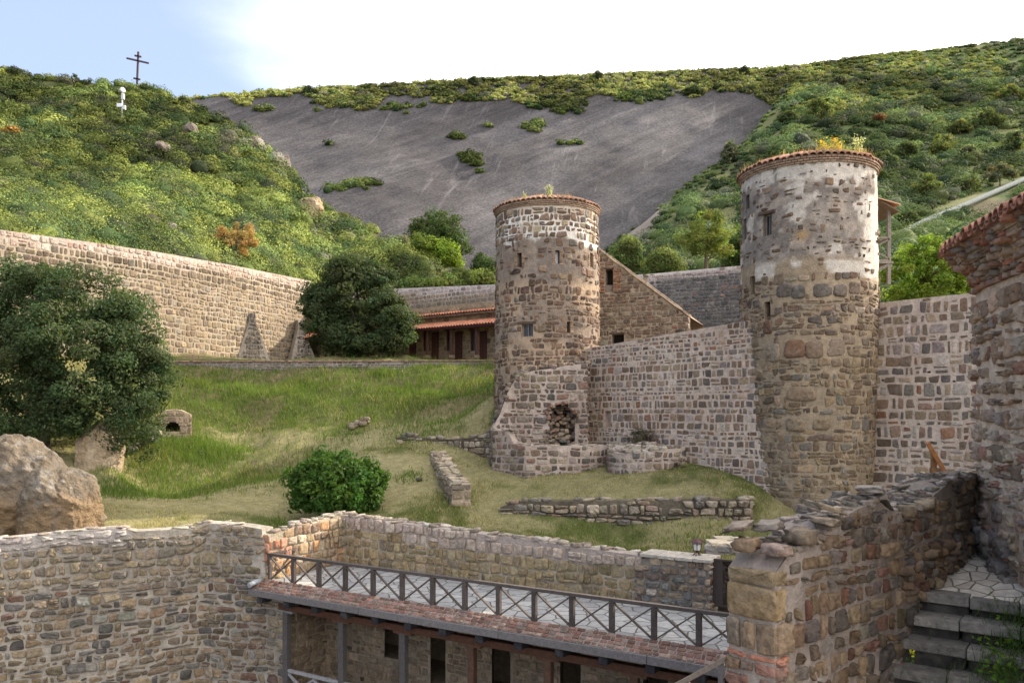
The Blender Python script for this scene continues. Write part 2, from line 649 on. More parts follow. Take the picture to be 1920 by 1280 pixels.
def cube_sphere(k):
    """surface points of a cube with k cells per side and its quads"""
    vs, idx, fs = [], {}, []
    def vid(t):
        if t not in idx:
            idx[t] = len(vs)
            vs.append(t)
        return idx[t]
    for ax in range(3):
        for sg in (0, k):
            a, b = [(1, 2), (2, 0), (0, 1)][ax]
            for i in range(k):
                for j in range(k):
                    q = []
                    for (p, qq) in ((i, j), (i + 1, j), (i + 1, j + 1), (i, j + 1)):
                        t = [0, 0, 0]
                        t[ax], t[a], t[b] = sg, p, qq
                        q.append(vid(tuple(t)))
                    fs.append(q if sg else q[::-1])
    return np.array(vs, float) / k * 2 - 1, np.array(fs, np.int32)
CS3 = cube_sphere(3)

def blobs(mb, C, size, r, cols, mat=1, rot=None, pw=0.55, rough=0.12):
    """loose rounded stones: centres C (n,3), half sizes (n,3)"""
    C = np.asarray(C, float)
    n = len(C)
    if n == 0:
        return
    v, f = CS3
    u = v / np.linalg.norm(v, axis=1, keepdims=True)
    t = lerp(u, v * 0.8, pw)
    V = t[None] * (1 + r.normal(0, rough, (n, len(v), 1))) * size[:, None, :]
    a = r.uniform(-0.5, 0.5, n) if rot is None else rot
    ca, sa = np.cos(a)[:, None], np.sin(a)[:, None]
    tl = r.normal(0, 0.13, (n, 1))
    X = V[..., 0] * ca - V[..., 1] * sa
    Yy = V[..., 0] * sa + V[..., 1] * ca
    Z = V[..., 2] + X * tl
    V = np.stack([X, Yy, Z], -1) + C[:, None, :]
    base = (np.arange(n) * len(v))[:, None, None]
    mb.add(V.reshape(-1, 3), (base + f[None]).reshape(-1, 4), mat, np.repeat(cols, len(v), 0), True)

def clip_open(Q, openings, m=0.02):
    """trims stones back to the edges of the openings they would overlap"""
    ok = np.ones(len(Q), bool)
    for o in openings:
        c = Q.mean(1)
        ov = (Q[..., 0].max(1) > o[0] - m) & (Q[..., 0].min(1) < o[1] + m) & (Q[..., 1].max(1) > o[2] - m) & (Q[..., 1].min(1) < o[3] + m)
        L_, R_ = ov & (c[:, 0] < o[0]), ov & (c[:, 0] > o[1])
        B_, T_ = ov & ~L_ & ~R_ & (c[:, 1] < o[2]), ov & ~L_ & ~R_ & (c[:, 1] > o[3])
        Q[L_, :, 0] = np.minimum(Q[L_, :, 0], o[0] - m)
        Q[R_, :, 0] = np.maximum(Q[R_, :, 0], o[1] + m)
        Q[B_, :, 1] = np.minimum(Q[B_, :, 1], o[2] - m)
        Q[T_, :, 1] = np.maximum(Q[T_, :, 1], o[3] + m)
        ok &= ~(ov & ~L_ & ~R_ & ~B_ & ~T_)
    ok &= (np.ptp(Q[..., 0], axis=1) > 0.07) & (np.ptp(Q[..., 1], axis=1) > 0.045)
    return Q, ok

class Path:
    """wall line in plan; front lies to the right of the walking direction when side = 1"""
    def __init__(s, pts, side=1):
        s.p = np.array(pts, float)[:, :2]
        d = np.diff(s.p, axis=0)
        s.l = np.linalg.norm(d, axis=1)
        s.cum = np.concatenate([[0], np.cumsum(s.l)])
        s.L = s.cum[-1]
        t = d / s.l[:, None]
        nn = np.stack([t[:, 1], -t[:, 0]], 1) * side
        vn = np.concatenate([nn[:1], nn[:-1] + nn[1:], nn[-1:]])
        vn /= np.linalg.norm(vn, axis=1, keepdims=True)
        # miter so that offset faces stay parallel
        for i in range(1, len(vn) - 1):
            vn[i] /= max(0.4, float(vn[i] @ nn[i]))
        s.vn = vn
    def at(s, q):
        q = np.asarray(q, float)
        i = np.clip(np.searchsorted(s.cum, q, side='right') - 1, 0, len(s.l) - 1)
        f = (q - s.cum[i]) / s.l[i]
        fc = np.clip(f, 0, 1)[:, None]
        return s.p[i] + (s.p[i + 1] - s.p[i]) * f[:, None], s.vn[i] * (1 - fc) + s.vn[i + 1] * fc
    def fmap(s, q, z, d):
        p, n = s.at(q)
        return np.concatenate([p + n * np.asarray(d)[:, None], np.asarray(z)[:, None]], 1)

def interp(tab):
    xs, ys = [a for a, _ in tab], [b for _, b in tab]
    return lambda q: np.interp(q, xs, ys)

def const(v):
    return lambda q: np.full(np.shape(q), float(v))

def body_face(mb, fmap, sl, zl, top, bot, openings, colf, mat=0, rough=0.012, seed=0, odepth=0.5):
    """mortar face as a grid with real openings cut in it; openings (s0,s1,z0,z1[,depth])"""
    sl, zl = list(sl), list(zl)
    for o in openings:
        sl += [o[0], o[1]]
        zl += [o[2], o[3]]
    sl, zl = np.unique(np.round(sl, 4)), np.unique(np.round(zl, 4))
    A, Z = np.meshgrid(sl, zl, indexing='ij')
    T = top(A.ravel()).reshape(A.shape)
    B = bot(A.ravel()).reshape(A.shape)
    Zc = np.clip(Z, B, T)
    a, z = A.ravel(), Zc.ravel()
    dn = (fbm(np.stack([a * 2.2, z * 2.2, np.full(len(a), seed * 1.0)], 1), seed, 3) - 0.5) * 2 * rough
    V = fmap(a, z, dn)
    cA, cZ = (A[:-1, :-1] + A[1:, 1:]) / 2, (Z[:-1, :-1] + Z[1:, 1:]) / 2
    ok = (np.abs(Zc[:-1, 1:] - Zc[:-1, :-1]) + np.abs(Zc[1:, 1:] - Zc[1:, :-1])) > 1e-4
    for o in openings:
        ok &= ~((cA > o[0]) & (cA < o[1]) & (cZ > o[2]) & (cZ < o[3]))
    mb.grid(V, len(sl), len(zl), mat, colf(a, z), True, ok)
    for o in openings:
        dp = o[4] if len(o) > 4 else odepth
        s0, s1, z0, z1 = o[:4]
        q = lambda s, z, d: fmap(np.array([s]), np.array([z]), np.array([d]))[0]
        c = [(s0, z0), (s1, z0), (s1, z1), (s0, z1)]
        fr = [q(s, z, 0.0) for s, z in c]
        bk = [q(s, z, -dp) for s, z in c]
        vs = np.array(fr + bk)
        fs = [[i, (i + 1) % 4, (i + 1) % 4 + 4, i + 4] for i in range(4)] + [[4, 5, 6, 7]]
        mb.add(vs, fs, mat, colf(np.array([s0] * 8), np.array([z0] * 8)) * 0.8, False)

def mottled(c1, c2, seed, sc=0.6):
    c1, c2 = np.array(c1), np.array(c2)
    def f(a, z):
        t = fbm(np.stack([a * sc, z * sc, np.full(len(a), seed * 3.3)], 1), seed, 5)
        return lerp(c1[None], c2[None], sstep(0.32, 0.68, t)[:, None])
    return f

def wall(path, top, bot, thick, colf, r, layout, pal, mb=None, openings=(), prot=0.03, rnd=0.22, hi=True, rough=0.25,
         step=0.35, ends=True, caps=None, keep=None, colmod=None, sink=0.03, faces=True, back_stones=False, odepth=0.5):
    """one masonry wall: mortar core, stones on the front (and ends), optional loose cap stones"""
    mb = mb or MB()
    L = path.L
    sl = np.linspace(0, L, max(2, int(L / step) + 1))
    sl = np.unique(np.concatenate([sl, path.cum]))
    zt, zb = float(top(sl).max()), float(bot(sl).min())
    zl = np.linspace(zb, zt, max(2, int((zt - zb) / step) + 1))
    body_face(mb, path.fmap, sl, zl, top, bot, list(openings), colf, 0, seed=int(r.integers(1000)), odepth=odepth)
    # top, back and ends
    sl = np.linspace(0, L, max(2, int(L / 0.3) + 1))
    sl = np.unique(np.concatenate([sl, path.cum]))
    T, B = top(sl), bot(sl)
    z0 = np.zeros(len(sl))
    rr = r.normal(0, 0.015, len(sl))
    f1, m1_, b1 = path.fmap(sl, T, z0), path.fmap(sl, T + 0.02 + rr, z0 - thick / 2), path.fmap(sl, T, z0 - thick)
    b0, f0 = path.fmap(sl, B, z0 - thick), path.fmap(sl, B, z0)
    V = np.stack([f1, m1_, b1, b0], 1).reshape(-1, 3)
    mb.grid(V, len(sl), 4, 0, colf(np.repeat(sl, 4), V[:, 2]), False)
    if ends:
        for k in (0, -1):
            q = np.array([f0[k], f1[k], m1_[k], b1[k], b0[k]])
            mb.add(q, [[0, 1, 2, 3, 4]], 0, colf(np.full(5, sl[k]), q[:, 2]))
    def put(Q, fm, tp, bt, off=0.0):
        Q = Q.copy()
        c = Q.mean(1)
        tq = tp(Q[..., 0].ravel()).reshape(Q.shape[:2])
        ok = (c[:, 1] < tp(c[:, 0]) - 0.05) & (c[:, 1] > bt(c[:, 0])) & (Q[..., 1].min(1) < tq.min(1) - 0.06)
        Q[..., 1] = np.minimum(Q[..., 1], tq - 0.005)
        Q, ok2 = clip_open(Q, openings)
        ok &= ok2
        if keep is not None:
            ok &= keep(c[:, 0], c[:, 1], r)
        Q = Q[ok]
        c = c[ok]
        cols = pal(len(Q), r, c[:, 0], c[:, 1])
        stones(mb, Q, fm, r, cols, prot, rnd, rough, 1, hi, sink)
    if faces:
        Q = lay(L, zb, zt, r=r, **layout)
        cs = Q.mean(1)[:, 0]
        Q[..., 0] = np.clip(Q[..., 0], -0.02, L + 0.02)
        Q = Q[(np.ptp(Q[..., 0], axis=1) > 0.08) & (np.abs(Q[:, 0, 0] - Q[:, 1, 0]) > 0.05) & (np.abs(Q[:, 2, 0] - Q[:, 3, 0]) > 0.05)]
        put(Q, path.fmap, top, bot)
    if ends and faces:
        for k, s_ in ((0, 0.0), (1, L)):
            p, n = path.at(np.array([s_]))
            p, n = p[0], n[0] / np.linalg.norm(n[0])
            t = np.array([n[1], -n[0]]) if k else np.array([-n[1], n[0]])
            tt = path.p[-1] - path.p[-2] if k else path.p[0] - path.p[1]
            tt = tt / np.linalg.norm(tt)
            def fe(q, z, d, p=p, n=n, tt=tt):
                xy = p[None] - n[None] * q[:, None] + tt[None] * d[:, None]
                return np.concatenate([xy, z[:, None]], 1)
            tz, bz = float(top(np.array([s_]))[0]), float(bot(np.array([s_]))[0])
            lo = dict(layout)
            Q = lay(thick, bz, tz, r=r, **lo)
            cq = Q.mean(1)[:, 0]
            Q[..., 0] = np.clip(Q[..., 0], -0.02, thick)
            Q = Q[(np.abs(Q[:, 0, 0] - Q[:, 1, 0]) > 0.06) & (np.abs(Q[:, 2, 0] - Q[:, 3, 0]) > 0.06)]
            if not k:
                Q = Q[:, ::-1]
            sv = openings
            ops_keep, c = None, Q.mean(1)
            ok = (c[:, 1] < tz - 0.05)
            Q = Q[ok]
            Q[..., 1] = np.minimum(Q[..., 1], tz)
            stones(mb, Q, fe, r, pal(len(Q), r, np.full(len(Q), s_), Q.mean(1)[:, 1]), prot, rnd, rough, 1, hi, sink)
    if caps:
        # loose stones bedded along the top
        wr, hr, cover, cpal = caps
        nrow = max(1, int(round(thick / 0.3)))
        cc, sz, rot = [], [], []
        for k in range(nrow):
            s_ = r.uniform(0, wr[0])
            while s_ < L:
                ww = r.uniform(*wr)
                if r.random() < cover:
                    d = -(k + 0.5) / nrow * thick + r.normal(0, 0.03)
                    h = r.uniform(*hr)
                    q = min(L, s_ + ww / 2)
                    p, n = path.at(np.array([q]))
                    xy = p[0] + n[0] * d
                    cc.append([xy[0], xy[1], float(top(np.array([q]))[0]) + h * 0.35])
                    sz.append([ww * 0.52, thick / nrow * 0.56, h * 0.62])
                    rot.append(math.atan2(-n[0][0], n[0][1]) + r.normal(0, 0.2))
                s_ += ww
        if cc:
            blobs(mb, cc, np.array(sz), r, cpal(len(cc), r, None, None), 1, np.array(rot))
    return mb

def mkpal(cols, weights, jit=0.16):
    return lambda n, r, s, z: palette(cols, weights, n, r, jit)

# ------------------------------------------------------------------ leaves and trees
def leaves(mb, C, N, size, r, cols, asp=0.55, mat=0, spread=0.75):
    """diamond leaf quads at C, facing roughly N"""
    n = len(C)
    if n == 0:
        return
    nn = N + r.normal(0, spread, (n, 3))
    nn /= np.linalg.norm(nn, axis=1, keepdims=True) + 1e-9
    t = np.cross(nn, r.normal(0, 1, (n, 3)))
    t /= np.linalg.norm(t, axis=1, keepdims=True) + 1e-9
    b = np.cross(nn, t)
    sz = (size * r.uniform(0.6, 1.35, n))[:, None]
    bend = nn * sz * 0.18
    V = np.stack([C - t * sz - bend, C - b * sz * asp, C + t * sz - bend, C + b * sz * asp], 1).reshape(-1, 3)
    f = np.arange(4 * n).reshape(n, 4)
    mb.add(V, f, mat, np.repeat(cols, 4, 0), False)

def rdir(n, r):
    v = r.normal(0, 1, (n, 3))
    return v / np.linalg.norm(v, axis=1, keepdims=True)

def crown(mb, lobes, nclump, nleaf, rc, size, col, r, var=0.22, flat=0.8, gap=0.0):
    """leaf clumps spread through ellipsoid lobes (centre, radii)"""
    vol = np.array([np.prod(l[1]) ** (2 / 3.) for l in lobes])
    col = np.array(col, float)
    for l, v in zip(lobes, vol):
        k = max(3, int(nclump * v / vol.sum()))
        d = rdir(k, r)
        rad = r.uniform(0.25, 1.0, k) ** 0.45
        rad *= 0.82 + 0.36 * vnoise(d * 2.2 + np.array(l[0])[None], 5)
        C = np.array(l[0]) + d * rad[:, None] * np.array(l[1])
        rcs = rc * r.uniform(0.6, 1.35, k)
        m = max(4, int(nleaf))
        dd = rdir(k * m, r)
        rr = r.uniform(0.3, 1.0, k * m) ** 0.5
        off = dd * (rr * np.repeat(rcs, m))[:, None]
        off[:, 2] *= flat
        Pn = np.repeat(C, m, 0) + off
        outw = np.repeat(d, m, 0) * 0.7 + dd * 0.8 + np.array((0, 0, 0.35))
        cf = np.repeat(1 + r.normal(0, var, k), m) * (1 + r.normal(0, 0.14, k * m))
        hue = np.repeat(r.normal(0, 0.10, k), m)
        cc = col[None] * np.clip(cf, 0.4, 1.9)[:, None]
        cc[:, 0] *= 1 + hue
        leaves(mb, Pn, outw, size, r, np.clip(cc, 0.005, 0.6))

def tree(name, label, cat, base, trunk_h, tr, lobes, nclump, nleaf, rc, size, col, r, group=None, limbs=6, bark=(0.11, 0.085, 0.06), lean=(0, 0), var=0.22):
    e = empty(name, base, label, cat, group)
    base = np.array(base, float)
    mb = MB()
    top = base + np.array([lean[0], lean[1], trunk_h])
    k = 7
    ts = np.linspace(0, 1, k)
    wob = np.cumsum(r.normal(0, 0.05 * trunk_h / k, (k, 3)), 0)
    wob[0] = 0
    pts = base[None] + (top - base)[None] * ts[:, None] + wob * np.array((1, 1, 0))
    mb.tube(pts, tr * (1.25 - 0.6 * ts ** 0.7), 9, 0, bark)
    for i in range(limbs):
        l = lobes[i % len(lobes)]
        tgt = np.array(l[0]) + rdir(1, r)[0] * np.array(l[1]) * 0.6
        st = pts[int(r.integers(2, k))]
        q = np.linspace(0, 1, 6)[:, None]
        cv = st[None] * (1 - q) + tgt[None] * q + np.array([0, 0, -1.0])[None] * (q * (1 - q)) * np.linalg.norm(tgt - st) * 0.25
        cv += r.normal(0, 0.04, cv.shape) * np.linalg.norm(tgt - st) * q
        mb.tube(cv, tr * (0.55 - 0.45 * q[:, 0]), 6, 0, bark)
    mb.build('trunk', M_BARK, e)
    mc = MB()
    crown(mc, lobes, nclump, nleaf, rc, size, col, r, var)
    mc.build('crown', M_LEAF, e)
    return e

def shrub(name, label, cat, base, rad, nclump, nleaf, rc, size, col, r, group=None, h=None, var=0.22):
    base = np.array(base, float)
    mb = MB()
    h = h or rad
    crown(mb, [(base + np.array([0, 0, h * 0.75]), (rad, rad, h))], nclump, nleaf, rc, size, col, r, var)
    for i in range(5):
        d = rdir(1, r)[0] * np.array((rad, rad, 0)) * 0.5
        mb.tube([base + np.array((0, 0, -0.15)), base + d * 0.5 + np.array((0, 0, h * 0.5)), base + d + np.array((0, 0, h))], [rad * 0.04, rad * 0.03, rad * 0.01], 5, 1, (0.1, 0.08, 0.06))
    o = mb.build(name, [M_LEAF, M_BARK])
    return tag(o, label, cat, group)

# ================================================================== TERRAIN
DU = np.array((0.8566, -0.5159))      # along the terrace front, left to right
DV = np.array((0.5159, 0.8566))       # away from the viewer, towards its back wall
DO = np.array((-7.89, 25.87))         # front left corner post
DECK = -5.5
def D(u, v, z):
    xy = DO + DU * u + DV * v
    return np.array([xy[0], xy[1], z])

lawn_cp = np.array([
    (-5.6, 29.6, -3.95), (0, 26.2, -4.2), (5.5, 22.9, -4.3), (9, 21, -4.2),
    (-.4, 29.5, -3.95), (4, 28.5, -4.45), (8.4, 27.6, -4.6), (2, 27.6, -4.35), (6, 26.4, -4.45),
    (-.2, 30.7, -3.6), (4, 29.8, -3.28), (8.4, 28.9, -3.15), (9.9, 27.8, -4.4), (11.5, 27.7, -4.35), (13.2, 28.2, -3.9),
    (8.9, 30.5, -2.6), (6, 34, -2.05), (3.6, 36.8, -1.65), (-1.3, 33, -2.87), (.92, 34.2, -2.5), (4.2, 33, -2.5),
    (-2.04, 30.4, -3.6), (-3.7, 36, -1.98),
    tuple(P(925, 850, 36.5)), tuple(P(745, 828, 38.3)), tuple(P(925, 798, 37.8)), tuple(P(760, 812, 39.2)),
    tuple(P(900, 760, 40)), tuple(P(920, 705, 45)), tuple(P(925, 745, 38.8)),
    tuple(P(700, 850, 36)), tuple(P(740, 940, 31)), tuple(P(635, 978, 31)), tuple(P(450, 962, 30)), tuple(P(200, 985, 27.5)),
    tuple(P(585, 872, 37.0)), tuple(P(300, 908, 35.3)), tuple(P(238, 918, 33.6)), tuple(P(450, 930, 32.8)), tuple(P(450, 888, 37.4)), tuple(P(380, 893, 36.8)), tuple(P(520, 882, 37.4)), tuple(P(450, 905, 35.4)), tuple(P(185, 950, 29)),
    tuple(P(450, 822, 40)), tuple(P(590, 816, 40)), tuple(P(350, 830, 38.5)), tuple(P(400, 838, 38.9)), tuple(P(520, 840, 38.9)), tuple(P(450, 842, 38.9)),
    tuple(P(600, 765, 43.3)), tuple(P(450, 765, 43.3)), tuple(P(350, 745, 44)), tuple(P(600, 702, 47)), tuple(P(400, 702, 47)), tuple(P(800, 700, 46.5)), tuple(P(800, 785, 40.5)), tuple(P(700, 800, 40.5)),
    tuple(P(600, 683, 48.5)), tuple(P(350, 683, 48.5)), tuple(P(900, 684, 48)), (-2, 53, 3.3), (-13, 62, 3.75), (-20, 50, 3.35), (-16, 62, 3.7), (-18.5, 56, 3.45),
    tuple(P(80, 845, 34)), (-26, 34, -1.6), tuple(P(205, 870, 33)), tuple(P(160, 900, 32)), tuple(P(325, 806, 39.5)), (-26, 42, 2.6), (-23, 46, 3.2), (-24, 38, .4),
    (14, 31, -2.7), (16, 27, -2.7),  (20, 30, -2.5), (7.5, 20, -3.7), (9, 24, -4.0), (8.5, 15, -2.7), (12, 14, -2.6), (14, 20, -2.7),
    (0, 60, 3.7), (5, 50, 3.2), (10, 45, 2.5), (20, 45, 2.2), (-30, 60, 6), (-40, 45, 4), (-40, 30, -2), (-30, 25, -3.9), (-20, 25.5, -4), (20, 60, 4), (26, 30, -2), (26, 14, -2.5), (-30, 20, -4.2), (0, 70, 4)])
def tps_fit(cp, lam=0.02):
    X, z = cp[:, :2], cp[:, 2]
    n = len(X)
    d2 = ((X[:, None] - X[None]) ** 2).sum(-1)
    K = 0.5 * d2 * np.log(d2 + 1e-9) + lam * np.eye(n)
    Pm = np.concatenate([np.ones((n, 1)), X], 1)
    A = np.block([[K, Pm], [Pm.T, np.zeros((3, 3))]])
    return X, np.linalg.solve(A, np.concatenate([z, np.zeros(3)]))
TX, TW = tps_fit(lawn_cp)
def lawn_z(x, y):
    x, y = np.atleast_1d(np.asarray(x, float)), np.atleast_1d(np.asarray(y, float))
    z = np.zeros(len(x))
    for i in range(0, len(x), 20000):
        q = np.stack([x[i:i + 20000], y[i:i + 20000]], 1)
        d2 = ((q[:, None] - TX[None]) ** 2).sum(-1)
        z[i:i + 20000] = (0.5 * d2 * np.log(d2 + 1e-9)) @ TW[:-3] + TW[-3] + q @ TW[-2:]
    p = np.stack([x, y, np.zeros(len(x))], 1)
    bank = sstep(36, 40, y)
    return z + (fbm(p * 0.7, 11, 3) - 0.5) * (0.12 + 0.3 * bank) + (fbm(p * np.array((0.22, 0.45, 1)), 14, 3) - 0.5) * 0.9 * bank * sstep(48.5, 46, y) + (fbm(p * 0.25, 12, 2) - 0.5) * 0.14
def gz(x, y):
    return float(lawn_z([x], [y])[0])

# courtyard side of the terrace walls (no lawn there)
court = [(-45, 8), (-15.3, 23.8), (-10.15, 26.7), (-8.25, 26.1), (-6.35, 29.15), (4.9, 22.75), (6.0, 22.2), (7.2, 21.3), (6.9, 14), (4.0, 13), (4, 5), (-45, 5)]
def inpoly(x, y, poly):
    r_ = np.zeros(len(x), bool)
    j = len(poly) - 1
    for i in range(len(poly)):
        xi, yi = poly[i]
        xj, yj = poly[j]
        c = ((yi > y) != (yj > y)) & (x < (xj - xi) * (y - yi) / (yj - yi + 1e-12) + xi)
        r_ ^= c
        j = i
    return r_

def straw(x, y):
    """0 = green turf, 1 = dry straw coloured turf"""
    p = np.stack([x, y, np.zeros(len(x))], 1)
    t = fbm(p * 0.35, 31, 4) * 0.6 + fbm(p * 1.6, 32, 3) * 0.4
    path = np.exp(-((y - (39.9 + 0.05 * x)) / 0.75) ** 2) * sstep(-17, -14, x) * sstep(-2, -6, x)
    for (a, b) in ((P(640, 822, 39.8), P(760, 792, 40.6)), (P(760, 792, 40.6), P(905, 742, 42.5))):
        d = (b - a)[:2]
        q = np.clip(((x - a[0]) * d[0] + (y - a[1]) * d[1]) / (d @ d), 0, 1)
        path = np.maximum(path, 0.8 * np.exp(-(((x - a[0] - q * d[0]) ** 2 + (y - a[1] - q * d[1]) ** 2) / 0.5)))
    path = np.maximum(path, 0.7 * sstep(29.5, 31, y) * sstep(36.5, 34.5, y) * sstep(-1.5, -4, x))
    z = lawn_z(x, y)
    ex, ey = 960 + F * x / y, HZ - z / y * F            # bearings of the worn track and the dry bank
    path = np.maximum(path, sstep(806, 815, ey) * sstep(843, 834, ey) * sstep(405, 450, ex) * sstep(750, 700, ex))
    tr = ey - np.interp(ex, [690, 780, 905], [822, 790, 738])
    path = np.maximum(path, 0.8 * np.exp(-(tr / 9.0) ** 2) * sstep(680, 700, ex) * sstep(912, 895, ex))
    t = np.where((ey > 838) & (ey < 862) & (ex > 330) & (ex < 600), t * 0.6, t)
    pl = sstep(0.36, 0.58, t) * 0.85
    dk = ey - np.interp(ex, [230, 400, 560], [902, 878, 858])
    pl = np.maximum(pl, 0.8 * np.exp(-(dk / 11.0) ** 2) * sstep(225, 260, ex) * sstep(590, 550, ex))
    pl = np.maximum(pl, 0.95 * np.exp(-((y - 38.1 - 0.04 * (x + 12)) / 0.7) ** 2) * sstep(0.42, 0.5, t))
    pl = np.where(y > 41, pl * 0.6, pl)
    return np.clip(pl + path * 0.9, 0, 1)

nx_, ny_ = 300, 240
gx, gy = np.meshgrid(np.linspace(-42, 24, nx_), np.linspace(12, 68, ny_), indexing='ij')
X, Y = gx.ravel(), gy.ravel()
Zl = lawn_z(X, Y)
stw = straw(X, Y)
pc = np.stack([X, Y, Zl], 1)
green = lerp(np.array((0.05, 0.062, 0.02)), np.array((0.095, 0.105, 0.035)), fbm(pc * 0.9, 41, 3)[:, None])
dry = lerp(np.array((0.19, 0.165, 0.085)), np.array((0.30, 0.26, 0.14)), fbm(pc * 2.0, 42, 3)[:, None])
lc = lerp(green, dry, stw[:, None] * 0.85)
def bare(x, y):
    p = np.stack([x, y, np.zeros(len(x))], 1)
    z = lawn_z(x, y)
    ex, ey = 960 + F * x / y, HZ - z / y * F
    dk = ey - np.interp(ex, [230, 400, 560], [904, 880, 860])
    b = 0.8 * np.exp(-(dk / 10.0) ** 2) * sstep(240, 280, ex) * sstep(580, 540, ex) * sstep(0.4, 0.55, fbm(p * 1.2, 78, 3))
    return np.maximum(b, sstep(0.55, 0.62, fbm(p * np.array((0.45, 0.9, 1)), 77, 4)) * sstep(40, 41.5, y))
lc = lerp(lc, np.array((0.17, 0.125, 0.08))[None], bare(X, Y)[:, None] * 0.8)
cx_, cy_ = (gx[:-1, :-1] + gx[1:, 1:]) / 2, (gy[:-1, :-1] + gy[1:, 1:]) / 2
msk = ~inpoly(cx_.ravel(), cy_.ravel(), court)
mb = MB()
mb.grid(pc, nx_, ny_, 0, lc, True, msk)
tag(mb.build('lawn', M_SOIL), kind='structure')

mb = MB()
gr = 1500.0
mb.grid(np.array([(x, y, -9.25) for x in (-gr, -60, 60, gr) for y in (-gr, 0, 60, gr)]), 4, 4, 0, (0.13, 0.11, 0.085), False)
tag(mb.build('ground', M_SOIL), kind='structure')

# ------------------------------------------------------------------ hills
class Hill:
    def __init__(s, base, sky, p, amp, freq, seed):
        b, k = np.array(base, float), np.array(sky, float)
        s.b, s.k, s.p, s.amp, s.freq, s.seed = b, k, p, amp, freq, seed
    def rows(s, px):
        return (np.interp(px, s.b[:, 0], s.b[:, 1]), np.interp(px, s.b[:, 0], s.b[:, 2]),
                np.interp(px, s.k[:, 0], s.k[:, 1]), np.interp(px, s.k[:, 0], s.k[:, 2]))
    def pt(s, px, t):
        px, t = np.asarray(px, float), np.asarray(t, float)
        pb, Yb, ps, Ys = s.rows(px)
        tc_ = np.minimum(t, 1)
        py = pb + (ps - pb) * tc_
        Yd = Yb + (Ys - Yb) * tc_ ** s.p
        q = np.stack([(px - 960) / F * Yd, Yd, (HZ - py) / F * Yd], 1)
        ov = np.maximum(t - 1, 0)                  # far side of the crest
        ex = ov * Ys * 0.8
        q[:, 1] += ex
        q[:, 0] += (px - 960) / F * ex
        q[:, 2] += ex * (HZ - ps) / F - ex * np.minimum(ov * 2.2, 0.9)
        n1 = fbm(q * s.freq, s.seed, 4) - 0.5
        n2 = fbm(q * s.freq * np.array((1, 0.5, 0.5)) * 0.3, s.seed + 3, 3) - 0.5
        a = s.amp * np.clip(t * 4, 0, 1) * np.clip((1.03 - t) * 5, 0.2, 1)
        if s.seed == 71:                           # evener ground where the pipe runs
            a = a * (1 - 0.75 * sstep(1540, 1660, px) * sstep(0.8, 0.6, t))
        q[:, 2] += n1 * a + n2 * a * 1.6 * np.clip((1 - tc_) * 3, 0.15, 1)
        return q
    def t_of(s, px, py):
        pb, Yb, ps, Ys = s.rows(px)
        return (pb - py) / (pb - ps)
    def mesh(s, px0, px1, nu, nv, colf, tmax=1.6):
        u, t = np.meshgrid(np.linspace(px0, px1, nu), np.concatenate([np.linspace(0, 1, nv - 12), np.linspace(1.03, tmax, 12)]), indexing='ij')
        q = s.pt(u.ravel(), t.ravel())
        cc = colf(u.ravel(), t.ravel(), q)
        q2, cc = q.reshape(nu, nv, 3), cc.reshape(nu, nv, 3)
        sk = q2[:, :1].copy()
        sk[:, :, 2] = -9.4                          # the slope goes on down to the valley floor
        sk[:, :, 1] -= 4
        q2, cc = np.concatenate([sk, q2], 1), np.concatenate([cc[:, :1], cc], 1)
        m = MB()
        m.grid(q2.reshape(-1, 3), nu, nv + 1, 0, cc.reshape(-1, 3), True)
        return m

left_hill = Hill([(-500, 480, 38), (0, 462, 44), (300, 505, 52), (580, 560, 67), (600, 600, 68), (700, 610, 70), (830, 600, 72)],
                 [(-500, 128, 108), (0, 136, 112), (90, 146, 113), (180, 158, 113), (260, 168, 113), (330, 190, 112), (400, 216, 109), (480, 262, 105), (540, 318, 101), (575, 368, 98), (620, 400, 95), (700, 437, 92), (760, 474, 86), (800, 507, 80), (830, 560, 74)],
                 1.25, 4.2, 0.13, 51)
rock_hill = Hill([(150, 640, 120), (700, 640, 120), (2200, 640, 130)],
                 [(150, 225, 250), (300, 202, 255), (340, 191, 258), (430, 180, 260), (600, 168, 262), (750, 160, 264), (900, 152, 265), (1050, 147, 266), (1200, 140, 268), (1330, 134, 270), (1450, 132, 270), (1600, 114, 275), (1750, 96, 280), (1920, 76, 285), (2020, 70, 285), (2200, 400, 290)],
                 1.15, 6.0, 0.035, 61)
right_hill = Hill([(1090, 640, 82), (1400, 640, 66), (1700, 640, 52), (2000, 650, 42), (2500, 700, 40)],
                  [(1090, 520, 98), (1150, 462, 110), (1200, 425, 120), (1250, 378, 130), (1300, 340, 142), (1350, 305, 155), (1400, 265, 170), (1430, 232, 185), (1460, 186, 200), (1480, 160, 215), (1520, 136, 235), (1600, 112, 250), (1700, 101, 250), (1750, 97, 250), (1830, 86, 250), (1920, 75, 250), (2030, 66, 240), (2150, 200, 200), (2350, 520, 120), (2500, 600, 90)],
                  1.35, 7.0, 0.06, 71)

for row in right_hill.k:                 # the hill grows out of the rock slope, so its edge lies against it
    pb, Yb, ps, Ys = rock_hill.rows(row[0])
    tt = np.clip((pb - row[1]) / (pb - ps), 0.02, 1)
    row[2] = (Yb + (Ys - Yb) * tt ** rock_hill.p) - 7

